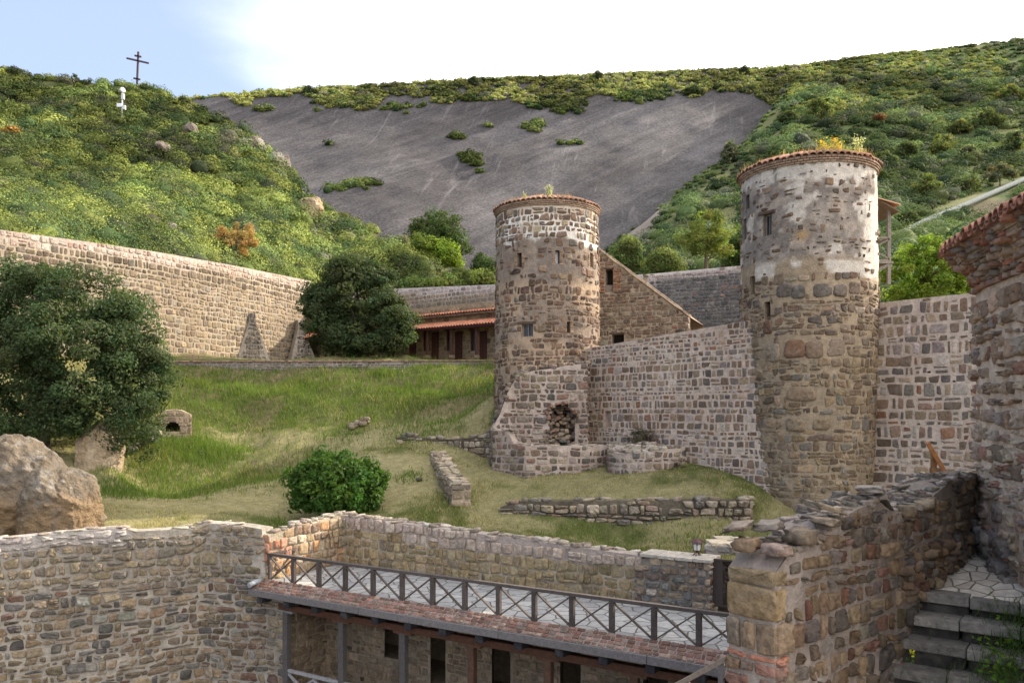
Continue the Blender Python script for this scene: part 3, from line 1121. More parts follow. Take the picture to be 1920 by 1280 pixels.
def c_left(u, t, q):
    n = fbm(q * 0.25, 81, 4)
    c = lerp(np.array((0.04, 0.055, 0.02)), np.array((0.12, 0.115, 0.05)), sstep(0.35, 0.7, n)[:, None])
    return c
def c_right(u, t, q):
    n = fbm(q * 0.12, 82, 4)
    c = lerp(np.array((0.06, 0.085, 0.03)), np.array((0.17, 0.17, 0.08)), sstep(0.4, 0.68, n)[:, None])
    # bare pale rock on the shoulder low at the left
    py = lerp(np.interp(u, right_hill.b[:, 0], right_hill.b[:, 1]), np.interp(u, right_hill.k[:, 0], right_hill.k[:, 1]), t)
    sh = np.exp(-((u - 1215) / 45) ** 2 - ((py - 425 + (u - 1215) * 0.75) / 26) ** 2)
    c = lerp(c, np.array((0.24, 0.20, 0.17))[None], sstep(0.3, 0.6, sh + (n - 0.5) * 0.5)[:, None])
    # eroded earth below the pipe
    er = np.exp(-((u - 1880) / 70) ** 2 - ((py - 400) / 22) ** 2)
    return lerp(c, np.array((0.105, 0.085, 0.06))[None], sstep(0.3, 0.7, er)[:, None])
def c_rock(u, t, q):
    n = fbm(np.stack([q[:, 0] * 0.03 + q[:, 2] * 0.02, q[:, 1] * 0.02, q[:, 2] * 0.06 - q[:, 0] * 0.035], 1), 83, 6)
    c = lerp(np.array((0.082, 0.075, 0.077)), np.array((0.135, 0.125, 0.126)), sstep(0.3, 0.7, n)[:, None])
    return c
tag(left_hill.mesh(-480, 828, 330, 150, c_left).build('hillside', M_SOIL), kind='structure')
tag(rock_hill.mesh(160, 2190, 420, 200, c_rock).build('rock_slope', M_SLAB), kind='structure')
tag(right_hill.mesh(1092, 2480, 330, 180, c_right).build('hill', M_SOIL), kind='structure')

def scrub(mb, hill, n, box, m, rad, cols, wts, r, keep=None, pxleaf=2.6, grow=0.35, tall=0.8, pts=None):
    if pts is None:
        px = r.uniform(box[0], box[2], n * 3)
        py = r.uniform(box[1], box[3], n * 3)
        t = hill.t_of(px, py)
        ok = (t > 0.02) & (t < 1.02)
        if keep is not None:
            ok &= keep(px, py, t, r)
        px, t = px[ok][:n], t[ok][:n]
    else:
        px, py = np.array(pts, float).T[:2]
        t = hill.t_of(px, py)
    C = hill.pt(px, t)
    k = len(C)
    dist = C[:, 1]
    rad_ = r.uniform(rad[0], rad[1], k) * np.where(r.random(k) < 0.12, 1.35, 1.0)
    big = fbm(C * np.array((0.09, 0.05, 0.09)), 91, 4)
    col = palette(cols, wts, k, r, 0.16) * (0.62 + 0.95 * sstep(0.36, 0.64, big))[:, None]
    dd = rdir(k * m, r)
    dd[:, 2] = np.abs(dd[:, 2]) * tall + 0.05
    rr = np.repeat(rad_, m)
    lump = 0.74 + 0.42 * vnoise(dd * 2.6 + np.repeat(r.uniform(0, 90, (k, 3)), m, 0), 4)
    off = dd * (rr * lump * r.uniform(0.6, 1.0, k * m) ** 0.4)[:, None]
    Pn = np.repeat(C, m, 0) + off + np.array((0, 0, -0.1))
    cc = np.repeat(col, m, 0) * (1 + r.normal(0, 0.11, (k * m, 1)))
    hgt = off[:, 2] / (rr + 1e-6)
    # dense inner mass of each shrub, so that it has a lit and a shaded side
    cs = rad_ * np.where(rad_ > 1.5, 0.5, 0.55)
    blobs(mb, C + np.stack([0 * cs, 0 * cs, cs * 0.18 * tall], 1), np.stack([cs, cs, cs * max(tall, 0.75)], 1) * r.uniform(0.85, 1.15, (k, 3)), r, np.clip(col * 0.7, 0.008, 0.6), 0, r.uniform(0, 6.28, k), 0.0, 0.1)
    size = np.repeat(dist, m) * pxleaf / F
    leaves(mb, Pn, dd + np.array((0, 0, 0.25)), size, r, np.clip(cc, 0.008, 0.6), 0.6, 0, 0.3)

r = np.random.default_rng(21)
YG, MG, DG, GY = (0.165, 0.188, 0.05), (0.11, 0.142, 0.044), (0.055, 0.085, 0.033), (0.14, 0.145, 0.085)
mb = MB()
scrub(mb, left_hill, 1500, (-260, 120, 830, 600), 330, (0.7, 1.5), (YG, MG, DG, GY), (0.36, 0.36, 0.18, 0.10), r, None, 1.55, tall=0.9)
scrub(mb, left_hill, 1200, (-260, 120, 830, 600), 560, (1.0, 2.1), (YG, MG, DG), (0.36, 0.34, 0.3), r, lambda px, py, t, r: t < 0.92, pxleaf=1.9, tall=0.9)
scrub(mb, left_hill, 190, (-30, 130, 800, 560), 480, (1.2, 2.4), ((0.05, 0.06, 0.034), (0.085, 0.085, 0.055), (0.04, 0.058, 0.028)), (0.4, 0.25, 0.35), r, lambda px, py, t, r: t < 0.9, pxleaf=1.6, tall=0.9)
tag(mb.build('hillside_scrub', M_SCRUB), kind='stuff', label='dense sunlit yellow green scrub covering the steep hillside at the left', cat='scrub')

def kr(px, py, t, r):
    dl = py - np.interp(px, [1640, 1740, 1800, 1860, 1925], [462, 412, 388, 362, 334])
    on_pipe = (px > 1630) & (dl > -9) & (dl < 20)
    er = np.exp(-((px - 1880) / 70) ** 2 - ((py - 400) / 22) ** 2) + np.exp(-((px - 1215) / 45) ** 2 - ((py - 425 + (px - 1215) * 0.75) / 26) ** 2)
    return (r.random(len(px)) > er * 1.6) & ~on_pipe
mb = MB()
scrub(mb, right_hill, 800, (1095, 60, 1960, 620), 380, (1.6, 3.8), ((0.145, 0.185, 0.065), (0.10, 0.145, 0.058), (0.058, 0.09, 0.044), (0.14, 0.155, 0.10)), (0.3, 0.3, 0.22, 0.18), r, lambda px, py, t, r: kr(px, py, t, r) & (t < 0.93), 1.6, tall=0.75)
scrub(mb, right_hill, 4200, (1095, 60, 1960, 620), 70, (0.7, 1.7), ((0.155, 0.20, 0.06), (0.11, 0.155, 0.058), (0.058, 0.095, 0.04), (0.15, 0.165, 0.10), (0.20, 0.21, 0.125)), (0.28, 0.28, 0.16, 0.18, 0.10), r, kr, 1.8, tall=0.6)
scrub(mb, right_hill, 1100, (1480, 95, 1880, 238), 80, (0.8, 1.9), ((0.21, 0.215, 0.06), (0.16, 0.185, 0.055)), (0.6, 0.4), r, None, 1.8, tall=0.6)
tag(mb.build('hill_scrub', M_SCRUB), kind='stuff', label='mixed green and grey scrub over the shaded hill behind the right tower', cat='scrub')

rock_edge = interp([(150, 240), (330, 205), (400, 190), (470, 186), (560, 184), (600, 198), (680, 200), (740, 182), (830, 190), (900, 178), (960, 196), (1060, 192), (1130, 186), (1200, 178), (1260, 164), (1310, 176), (1380, 182), (1460, 182), (1600, 240), (2200, 240)])
_re = rock_edge
rock_edge = lambda px: _re(px) + 7 * np.sin(px * 0.031) + 4 * np.sin(px * 0.083 + 1)
def kt(px, py, t, r):
    n = fbm(np.stack([px * 0.02, py * 0.06, px * 0], 1), 95, 3) - 0.5
    return py < rock_edge(px) + n * 22
mb = MB()
scrub(mb, rock_hill, 2600, (330, 60, 1620, 250), 44, (0.9, 2.2), ((0.23, 0.235, 0.07), (0.17, 0.19, 0.06), DG, (0.18, 0.17, 0.11)), (0.55, 0.25, 0.12, 0.08), r, kt, 2.1, tall=0.6)
patch = []
for (x, y, rx, ry, k) in ((640, 192, 55, 10, 60), (745, 201, 32, 6, 24), (855, 243, 16, 5, 12), (880, 284, 20, 10, 26), (893, 296, 10, 7, 10), (1075, 260, 16, 4, 8), (1000, 228, 24, 10, 26), (675, 350, 38, 9, 40), (640, 357, 26, 8, 22), (615, 262, 6, 2, 3), (898, 312, 5, 3, 3), (915, 228, 7, 2, 3), (1050, 200, 60, 10, 60), (1180, 185, 50, 10, 50), (1230, 178, 30, 12, 26), (500, 204, 28, 3, 16), (880, 188, 22, 4, 12), (840, 183, 30, 7, 20)):
    a = r.normal(0, 0.45, (k, 2))
    patch += list(zip(x + a[:, 0] * rx, y + a[:, 1] * ry))
scrub(mb, rock_hill, 0, None, 44, (0.9, 2.1), ((0.09, 0.12, 0.03), DG, (0.13, 0.15, 0.05)), (0.4, 0.35, 0.25), r, None, 2.1, pts=patch)
tag(mb.build('rock_slope_scrub', M_SCRUB), kind='stuff', label='low green scrub along the crest and ledges of the bare rock slope', cat='scrub')

# ================================================================== TOWERS
def ang(px, cx, cy, rad, z=None):
    """angle round a tower (0 = towards the viewer) of the point seen in picture column px"""
    best = None
    th = np.linspace(-1.5, 1.5, 3001)
    x, y = cx + rad * np.sin(th), cy - rad * np.cos(th)
    p = 960 + F * x / y
    return float(th[np.argmin(np.abs(p - px))])

def make_tower(name, label, cx, cy, rfun, zb, zt, openings_px, colf, pal, layout, keep, r, prot, cornice_z, tile_col, brick_round=(), seed=3, shrink=None, extra=()):
    e = empty(name, (cx, cy, zb), label, 'tower')
    R0 = float(rfun(np.array([0.0]))[0])
    def fmap(s, z, d):
        th = s / R0
        rr = rfun(np.asarray(z)) + d
        return np.stack([cx + rr * np.sin(th), cy - rr * np.cos(th), np.asarray(z, float)], 1)
    ops, surround = [], []
    for (px, py, wpx, hpx, kind) in openings_px:
        rz = R0
        th = ang(px, cx, cy, rz)
        Yd = cy - rz * math.cos(th)
        wm = wpx / F * Yd / max(0.35, math.cos(th + math.atan2(cx, cy)))
        z1 = (HZ - (py - hpx / 2)) / F * Yd
        z0 = (HZ - (py + hpx / 2)) / F * Yd
        s_ = th * R0
        ops.append((s_ - wm / 2, s_ + wm / 2, z0, z1, 0.55))
        surround.append(kind)
    LL = math.pi * R0
    sl = np.linspace(-LL, LL, 190)
    zl = np.linspace(zb, zt, 120)
    mb = MB()
    body_face(mb, fmap, sl, zl, const(zt), const(zb), ops, colf, 0, rough=0.028, seed=seed, odepth=0.55)
    # top disc
    rt = float(rfun(np.array([zt]))[0])
    th = np.linspace(0, 2 * math.pi, 48, endpoint=False)
    V = np.concatenate([[[cx, cy, zt + 0.5]], np.stack([cx + (rt + 0.1) * np.sin(th), cy - (rt + 0.1) * np.cos(th), np.full(48, zt)], 1)])
    mb.add(V, [[0, 1 + i, 1 + (i + 1) % 48] for i in range(48)], 0, (0.25, 0.2, 0.14))
    half = 2.15 * R0
    Q = lay(2 * half, zb, zt - 0.1, r=r, s0=-half, **layout)
    c = Q.mean(1)
    ok = (Q[..., 1].max(1) < zt) & keep(c[:, 0], c[:, 1], r)
    gro = [(o[0] - (0.16 if k in 'bn' else 0.01), o[1] + (0.16 if k in 'bn' else 0.01), o[2] - 0.05, o[3] + (0.14 if k == 'l' else 0.05)) for o, k in zip(ops, surround)]
    Q = Q.copy()
    Q, ok2 = clip_open(Q, gro)
    ok &= ok2
    Q, c = Q[ok], c[ok]
    if shrink is not None:                        # stones half sunk in plaster show only their middles
        f = np.where(c[:, 1] > shrink, r.uniform(0.35, 0.85, len(Q)), 1.0)[:, None, None]
        Q = c[:, None, :] + (Q - c[:, None, :]) * f
    if len(extra):                                # a few conspicuous boulders built into the courses
        E = []
        for (px, py, ww, hh, colr) in extra:
            th = ang(px, cx, cy, R0)
            z_ = (HZ - py) / F * (cy - R0 * math.cos(th))
            E.append((th * R0, z_, ww * 0.72, hh * 0.72))
        E = np.array(E)
        far = np.ones(len(Q), bool)
        for s_, z_, ww, hh in E:
            far &= (np.abs(c[:, 0] - s_) > ww * 0.62) | (np.abs(c[:, 1] - z_) > hh * 0.66)
        Q, c = Q[far], c[far]
        QE = np.array([[(s_ - ww / 2, z_ - hh / 2), (s_ + ww / 2, z_ - hh / 2), (s_ + ww * 0.42, z_ + hh / 2), (s_ - ww * 0.4, z_ + hh / 2)] for s_, z_, ww, hh in E])
        stones(mb, QE + r.normal(0, 0.03, QE.shape), fmap, r, np.array([e_[4] for e_ in extra]), prot * 1.8, 0.3, 0.3, 1, True)
    stones(mb, Q, fmap, r, pal(len(Q), r, c[:, 0], c[:, 1]), prot, 0.24, 0.3, 1, True)
    # brick jambs beside the slits
    for o, k in zip(ops, surround):
        if k in 'bn':
            for sg in (-1, 1):
                a0 = o[0] - 0.16 if sg < 0 else o[1] + 0.012
                nb = int((o[3] - o[2] + 0.1) / 0.085)
                qs = np.array([[(a0, o[2] - 0.05 + i * 0.085), (a0 + 0.148, o[2] - 0.05 + i * 0.085), (a0 + 0.148, o[2] - 0.05 + i * 0.085 + 0.065), (a0, o[2] - 0.05 + i * 0.085 + 0.065)] for i in range(nb)])
                stones(mb, qs + r.normal(0, 0.006, qs.shape), fmap, r, palette([(0.26, 0.16, 0.10), (0.32, 0.22, 0.15)], [1, 1], nb, r), 0.02, 0.1, 0.2, 1, False)
    mb.build('masonry', [M_MORTAR, M_STONE], e)
    for o, k in zip(ops, surround):
        q = lambda s, z, d: fmap(np.array([s]), np.array([z]), np.array([d]))[0]
        m = MB()
        sm = (o[0] + o[1]) / 2
        up = np.array((0, 0, 1.0))
        if k in 'wlg':
            dpt = -0.16
            nrm = q(sm, 0, 1) - q(sm, 0, 0)
            fr = 0.035
            wcol = (0.20, 0.17, 0.14)
            for s_ in (o[0] + fr / 2, o[1] - fr / 2):
                m.beam(q(s_, o[2], dpt), q(s_, o[3], dpt), fr * 1.6, fr * 1.2, nrm, 0, wcol)
            for z_ in (o[2] + fr / 2, o[3] - fr / 2):
                m.beam(q(o[0], z_, dpt), q(o[1], z_, dpt), fr * 1.2, fr * 1.6, up, 0, wcol)
            m.beam(q(sm, o[2], dpt), q(sm, o[3], dpt), fr, fr, nrm, 0, wcol)
            m.add([q(o[0], o[2], dpt - 0.05), q(o[1], o[2], dpt - 0.05), q(o[1], o[3], dpt - 0.05), q(o[0], o[3], dpt - 0.05)], [[0, 1, 2, 3]], 1, (0.04, 0.045, 0.05) if k != 'g' else (0.5, 0.52, 0.56))
            w_ = m.build('window', [M_WOOD, M_GLASS], e)
            if k == 'l':
                m = MB()
                m.beam(q(o[0] - 0.2, o[3] + 0.06, 0.0), q(o[1] + 0.15, o[3] + 0.06, 0.0), 0.14, 0.11, up, 0, (0.09, 0.06, 0.045))
                m.build('lintel', M_WOOD, w_)
        else:
            g = (0.62, 0.64, 0.68) if k == 'n' else (0.03, 0.028, 0.026)  # pale pane paints one slit's lit inside, dark panes the unlit ones
            m.add([q(o[0], o[2], -0.3), q(o[1], o[2], -0.3), q(o[1], o[3], -0.3), q(o[0], o[3], -0.3)], [[0, 1, 2, 3]], 0, g)
            m.build('arrow_slit', M_GLASS if k == 'n' else M_DARK, e)
    # brick cornice: three projecting rings of bricks
    m = MB()
    nb = int(2 * math.pi * rt / 0.2)
    for k in range(3):
        rr = rt + 0.01 + 0.03 * k
        z_ = cornice_z + 0.075 * k
        for i in range(nb):
            a = (i + 0.5 * (k % 2)) / nb * 2 * math.pi
            rad = np.array((math.sin(a), -math.cos(a), 0))
            tan = np.array((math.cos(a), math.sin(a), 0))
            cc = np.array((cx, cy, z_ + 0.033)) + rad * (rr - 0.1)
            v = r.normal(0, 0.16)
            m.box(cc, (2 * math.pi * rr / nb * 0.93, 0.3, 0.062 + r.normal(0, 0.002)), (tan, rad, np.array((0, 0, 1.0))), 0, np.array((0.28, 0.195, 0.14)) * (1 + v))
    m.build('brick_cornice', M_BRICK, e)
    # ring of barrel tiles
    m = MB()
    nt_ = int(2 * math.pi * (rt + 0.17) / 0.25)
    zt_ = cornice_z + 0.225
    aa = np.linspace(0, math.pi, 7)
    for i in range(nt_):
        a = i / nt_ * 2 * math.pi
        rad = np.array((math.sin(a), -math.cos(a), 0))
        tan = np.array((math.cos(a), math.sin(a), 0))
        vs, w0 = [], math.pi * (rt + 0.17) / nt_ * 1.02
        dz = r.normal(0, 0.012)
        rows = ((rt + 0.17 + r.normal(0, 0.015), 0.0, 1.0), (rt - 0.05, 0.11, 0.9), (rt - 0.75, 0.34, 0.7))
        for (rr, hz, ws) in rows:
            for t_ in aa:
                vs.append(np.array((cx, cy, zt_ + hz + dz)) + rad * rr + tan * math.cos(t_) * w0 * ws + np.array((0, 0, 1)) * math.sin(t_) * 0.11)
        for t_ in aa:
            vs.append(np.array((cx, cy, zt_ + dz)) + rad * rows[0][0] + tan * math.cos(t_) * w0 * 0.8 + np.array((0, 0, 1)) * math.sin(t_) * 0.08)
        fs = []
        for k in range(2):
            for j in range(6):
                fs.append([k * 7 + j, k * 7 + j + 1, (k + 1) * 7 + j + 1, (k + 1) * 7 + j])
        fs += [[21 + j, 21 + j + 1, j + 1, j] for j in range(6)]
        v = 1 + r.normal(0, 0.2)
        m.add(vs, fs, 0, np.clip(np.array(tile_col) * v * (1, 1 + r.normal(0, .06), 1), 0.02, 0.6), False)
    # mortar bed under the tiles and earth roof
    prof = [(rt + 0.1, zt_ - 0.005), (rt + 0.1, zt_ + 0.03), (rt - 0.6, zt_ + 0.3), (rt - 1.4, zt_ + 0.42), (0.01, zt_ + 0.5)]
    th = np.linspace(0, 2 * math.pi, 61)
    V = np.array([(cx + p[0] * math.sin(t), cy - p[0] * math.cos(t), p[1]) for t in th for p in prof])
    m.grid(V, 61, 5, 0, (0.20, 0.14, 0.09), True)
    m.build('tile_roof', M_TILE, e)
    return e, fmap, R0, rt, zt_

def dry_grass(name, label, cx, cy, z0, rt, n, r, cols, h=(0.15, 0.45), arc=(-2.0, 2.0), rin=0.35, wts=None):
    a = r.uniform(arc[0], arc[1], n)
    rr = rt * np.sqrt(r.uniform(rin, 0.98, n))
    x, y = cx + rr * np.sin(a), cy - rr * np.cos(a)
    z = z0 + np.interp(rr, [0, rt - 0.8, rt], [0.5, 0.32, 0.12])
    clump = 0.35 + 1.1 * sstep(0.35, 0.7, fbm(np.stack([x, y, x * 0], 1) * 1.5, 17, 3))
    hh = r.uniform(h[0], h[1], n) * clump
    lean = r.normal(0, 0.35, (n, 2)) * hh[:, None]
    wd = r.uniform(0.008, 0.02, n)
    t = r.uniform(0, math.pi, n)
    ox, oy = np.cos(t) * wd, np.sin(t) * wd
    V = np.stack([np.stack([x - ox, y - oy, z - 0.03], 1), np.stack([x + ox, y + oy, z - 0.03], 1), np.stack([x + lean[:, 0], y + lean[:, 1], z + hh], 1)], 1).reshape(-1, 3)
    m = MB()
    m.add(V, np.arange(3 * n).reshape(n, 3), 0, np.repeat(palette(cols, wts or [1] * len(cols), n, r, 0.2), 3, 0), False)
    return tag(m.build(name, M_GRASS), label, 'grass', kind='stuff')

r = np.random.default_rng(101)
# --- far tower
T1 = dict(cx=1.72, cy=38.9)
T1zb, T1zt = -1.6, 9.55
def t1_col(a, z):
    p = np.stack([a * 0.55, z * 0.55, a * 0], 1)
    n = fbm(p, 301, 5)
    n2 = fbm(p * 2.6 + 9, 302, 4)
    warm, grey, pale = np.array((0.37, 0.275, 0.195)), np.array((0.20, 0.165, 0.14)), np.array((0.52, 0.45, 0.37))
    up = sstep(5.6, 6.4, z) * (1 - sstep(8.0, 8.25, z))
    c = lerp(warm[None], grey[None], np.clip(sstep(0.45, 0.65, n) * 0.7 + up * 0.75, 0, 1)[:, None])
    lime = sstep(7.75, 8.0, z + (n2 - 0.5) * 0.9) * (1 - sstep(8.95, 9.15, z))
    c = lerp(c, np.array((0.66, 0.62, 0.56))[None], (lime * (0.5 + 0.5 * sstep(0.35, 0.5, n2)))[:, None])
    c = lerp(c, pale[None], (sstep(9.0, 9.2, z) * 0.8)[:, None])
    c = lerp(c, np.array((0.30, 0.24, 0.18))[None], (1 - sstep(0.6, 2.0, z + (n - .5) * 2))[:, None] * 0.7)
    return c * (0.8 + 0.45 * n2)[:, None]
def t1_pal(n, r, s, z):
    c = palette([(0.125, 0.078, 0.056), (0.17, 0.11, 0.075), (0.085, 0.06, 0.05), (0.23, 0.165, 0.11), (0.145, 0.12, 0.10)], [0.32, 0.28, 0.14, 0.16, 0.1], n, r, 0.2)
    hi = (z > 8.0)[:, None]
    return np.where(hi, c * (1.25, 1.35, 1.4), c)
def t1_keep(s, z, r):
    p = np.where((z > 5.6) & (z < 7.9), 0.42, 0.72)
    p = np.where(z > 7.9, 0.97, p)
    p = np.where(z < 1.6, 0.65, p)
    band = (np.abs(z - 5.4) < 0.28) | (np.abs(z - 2.45) < 0.3)
    p = np.where(band, 0.95, p)
    return r.random(len(z)) < p
tower1, t1_map, t1_R, t1_rt, t1_z = make_tower('stone_tower', 'round brown stone tower further away, with arrow slits and a pale stone band',
    T1['cx'], T1['cy'], lambda z: 2.53 - 0.012 * (np.asarray(z) - 4), T1zb, T1zt,
    [(972, 487, 9, 27, 'b'), (1046, 481, 8, 25, 'n'), (1112, 487, 6, 26, 'b'), (988, 619, 22, 24, 'l'), (1067, 613, 6, 21, 'b')],
    t1_col, t1_pal, dict(hr=(0.16, 0.38), wr=(0.18, 0.5), joint=0.06, wave=0.07, jit=0.22, split=0.25), t1_keep, r, 0.032, 9.42, (0.27, 0.15, 0.10), seed=31)
dry_grass('dry_grass', 'short dry straw grass on top of the far round tower', T1['cx'], T1['cy'], t1_z, t1_rt, 1500, r, [(0.36, 0.25, 0.16), (0.42, 0.31, 0.2), (0.3, 0.17, 0.11)], (0.06, 0.2))

# --- near tower
T2 = dict(cx=11.5, cy=31.0)
T2zb, T2zt = -4.6, 9.0
def t2_r(z):
    return np.interp(np.asarray(z, float), [-4, 0, 4, 9], [2.27, 2.42, 2.52, 2.47])
def t2_col(a, z):
    p = np.stack([a * 0.5, z * 0.5, a * 0], 1)
    n, n2, n3 = fbm(p, 311, 5), fbm(p * 2.4 + 4, 312, 5), fbm(p * 6 + 2, 313, 3)
    tan_, grey, white = np.array((0.30, 0.235, 0.165)), np.array((0.255, 0.222, 0.195)), np.array((0.52, 0.475, 0.42))
    low = np.array((0.27, 0.215, 0.155))
    c = lerp(low[None], tan_[None], sstep(-1, 3, z)[:, None])
    upz = sstep(5.3, 5.7, z + (n2 - 0.5) * 0.5)
    dark = np.array((0.195, 0.17, 0.15))
    gp = lerp(grey[None], dark[None], sstep(0.42, 0.62, n)[:, None])
    gp = lerp(gp, np.array((0.37, 0.31, 0.26))[None], sstep(0.48, 0.62, n3)[:, None] * 0.75)
    gp = lerp(gp, np.array((0.15, 0.125, 0.11))[None], sstep(0.58, 0.68, fbm(p * 5 + 11, 314, 4))[:, None] * 0.6)
    c = lerp(c, gp, upz[:, None])
    th = a / 2.45
    # lime wash left: band under the cornice, ragged waist band and the right hand edge
    w1 = sstep(8.2, 8.45, z + (n2 - 0.5) * 1.8) * sstep(0.36, 0.5, n3 + 0.06)
    w2 = np.exp(-((z - 5.15 - 0.35 * (n - 0.5)) / 0.30) ** 2) * sstep(0.40, 0.52, n2 + 0.04)
    w3 = sstep(0.62, 0.80, th + (n2 - 0.5) * 1.5 - 0.05 * (z - 6)) * sstep(4.6, 5.4, z)
    w4 = sstep(0.95, 1.05, th + (n2 - 0.5) * 0.5) * sstep(3.2, 4.4, z) * 0.6
    w5 = sstep(0.55, 0.63, fbm(p * 3.1 + 21, 315, 5)) * sstep(5.3, 5.6, z) * 0.62
    wt = np.clip(np.maximum(np.maximum(np.maximum(w1, w2), np.maximum(w3, w4)), w5), 0, 1)
    c = lerp(c, (white * 1.0)[None], (sstep(0.35, 0.65, wt) * (0.72 + 0.28 * n3))[:, None])
    c = lerp(c, np.array((0.42, 0.25, 0.08))[None], (np.exp(-((th + 0.42) / 0.09) ** 2 - ((z - 6.35) / 0.22) ** 2) * 0.6)[:, None])
    return c * (0.82 + 0.38 * n2)[:, None]
def t2_pal(n, r, s, z):
    lo = palette([(0.20, 0.145, 0.09), (0.15, 0.11, 0.075), (0.25, 0.185, 0.12), (0.115, 0.085, 0.065), (0.17, 0.15, 0.125)], [0.34, 0.26, 0.2, 0.1, 0.1], n, r, 0.17)
    hi = palette([(0.15, 0.10, 0.07), (0.20, 0.15, 0.105), (0.12, 0.095, 0.08), (0.25, 0.2, 0.15)], [0.4, 0.3, 0.2, 0.1], n, r, 0.18)
    k = sstep(1.5, 3.2, z)[:, None]
    return lerp(lo, hi, k)
def t2_keep(s, z, r):
    p = np.where(z > 5.2, 0.48, 0.92)
    p = np.where((z > 4.85) & (z < 5.4), 0.12, p)
    p = np.where(z > 8.2, 0.45, p)
    p = np.where((s / 2.45 > 0.7) & (z > 5), 0.16, p)
    return r.random(len(z)) < p
tower2, t2_map, t2_R, t2_rt, t2_z = make_tower('stone_tower', 'nearer round tower with worn grey and white plaster on its upper half',
    T2['cx'], T2['cy'], t2_r, T2zb, T2zt,
    [(1441, 422, 15, 40, 'l'), (1405, 379, 7, 26, 's'), (1391, 430, 6, 40, 's'), (1415, 535, 8, 34, 's'), (1442, 583, 10, 34, 's')],
    t2_col, t2_pal, dict(hr=(0.13, 0.36), wr=(0.17, 0.52), joint=0.05, wave=0.08, jit=0.25, split=0.36), t2_keep, r, 0.03, 8.92, (0.28, 0.145, 0.095), seed=32, shrink=5.2,
    extra=[(1473, 546, .8, .62, (.12, .10, .085)), (1497, 548, .7, .7, (.10, .088, .075)), (1541, 545, .95, .68, (.11, .092, .078)), (1573, 545, .7, .65, (.15, .12, .10)), (1600, 540, .7, .62, (.16, .12, .09)), (1450, 660, .9, .85, (.22, .175, .13)), (1490, 655, 1.15, .85, (.17, .10, .065)), (1527, 655, .95, .85, (.18, .125, .085)), (1565, 650, 1.0, .85, (.21, .16, .12)), (1503, 738, 1.5, .6, (.2, .145, .1)), (1443, 612, .5, .7, (.14, .085, .06)), (1405, 605, .5, .8, (.15, .085, .06)), (1490, 798, 1.0, .7, (.21, .16, .11)), (1540, 795, .9, .6, (.2, .15, .1))])
dry_grass('dry_grass', 'taller dry grass and yellow weeds on top of the near plastered tower', T2['cx'], T2['cy'], t2_z, t2_rt, 1500, r, [(0.34, 0.23, 0.14), (0.40, 0.30, 0.17), (0.30, 0.16, 0.1), (0.38, 0.3, 0.09)], (0.08, 0.32))
# yellow flowering weed and thin green stalks on the near tower
mb = MB()
c0 = np.array((T2['cx'] + 0.1, T2['cy'] - 1.9, t2_z + 0.3))
for i in range(26):
    a = rdir(1, r)[0] * np.array((0.32, 0.2, 0)) * 1.2
    tip = c0 + a * 1.2 + np.array((0, 0, r.uniform(0.1, 0.42)))
    mb.tube([c0 + a * 0.6 - np.array((0, 0, 0.2)), (c0 + tip) / 2 + a * 0.3, tip], [0.012, 0.01, 0.005], 4, 0, (0.36, 0.3, 0.06))
    leaves(mb, tip + r.normal(0, 0.06, (16, 3)), rdir(16, r), 0.026, r, palette([(0.62, 0.44, 0.05), (0.55, 0.42, 0.08), (0.5, 0.25, 0.05)], [3, 2, 1], 16, r))
tag(mb.build('flowering_weed', M_GRASS), 'yellow flowering weed growing on the roof edge of the near tower', 'weed')
def stalks(label, cx, cy, z, n, h, r, xs=0.15):
    mb = MB()
    for i in range(n):
        b = np.array((cx, cy, z)) + np.array((r.normal(0, xs), r.normal(0, 0.1), -0.1))
        t = b + np.array((r.normal(0, 0.1), r.normal(0, 0.08), h * r.uniform(0.75, 1.1)))
        mb.tube([b, (b + t) / 2 + r.normal(0, 0.02, 3), t], [0.014, 0.011, 0.008], 5, 0, (0.3, 0.33, 0.14))
        for q in np.linspace(0.35, 1, 9):
            p = b + (t - b) * q
            leaves(mb, p + r.normal(0, 0.05, (5, 3)), rdir(5, r), 0.045, r, palette([(0.4, 0.42, 0.22), (0.55, 0.55, 0.4)], [1, 1], 5, r))
    return tag(mb.build('tall_weed', M_GRASS), label, 'weed')
stalks('thin pale green weed stalk on the right of the near tower roof', T2['cx'] + 1.35, T2['cy'] - 1.7, t2_z + 0.25, 3, 0.8, r)
p_ = P(1031, 362, T1['cy'] - 1.9)
stalks('pale flower stalks standing highest above the far tower roof', p_[0], p_[1], t1_z + 0.25, 4, 0.62, r, 0.12)
p_ = P(992, 367, T1['cy'] - 1.9)
stalks('lone short flower stalk left of the taller ones on the far tower roof', p_[0], p_[1], t1_z + 0.25, 1, 0.42, r, 0.05)

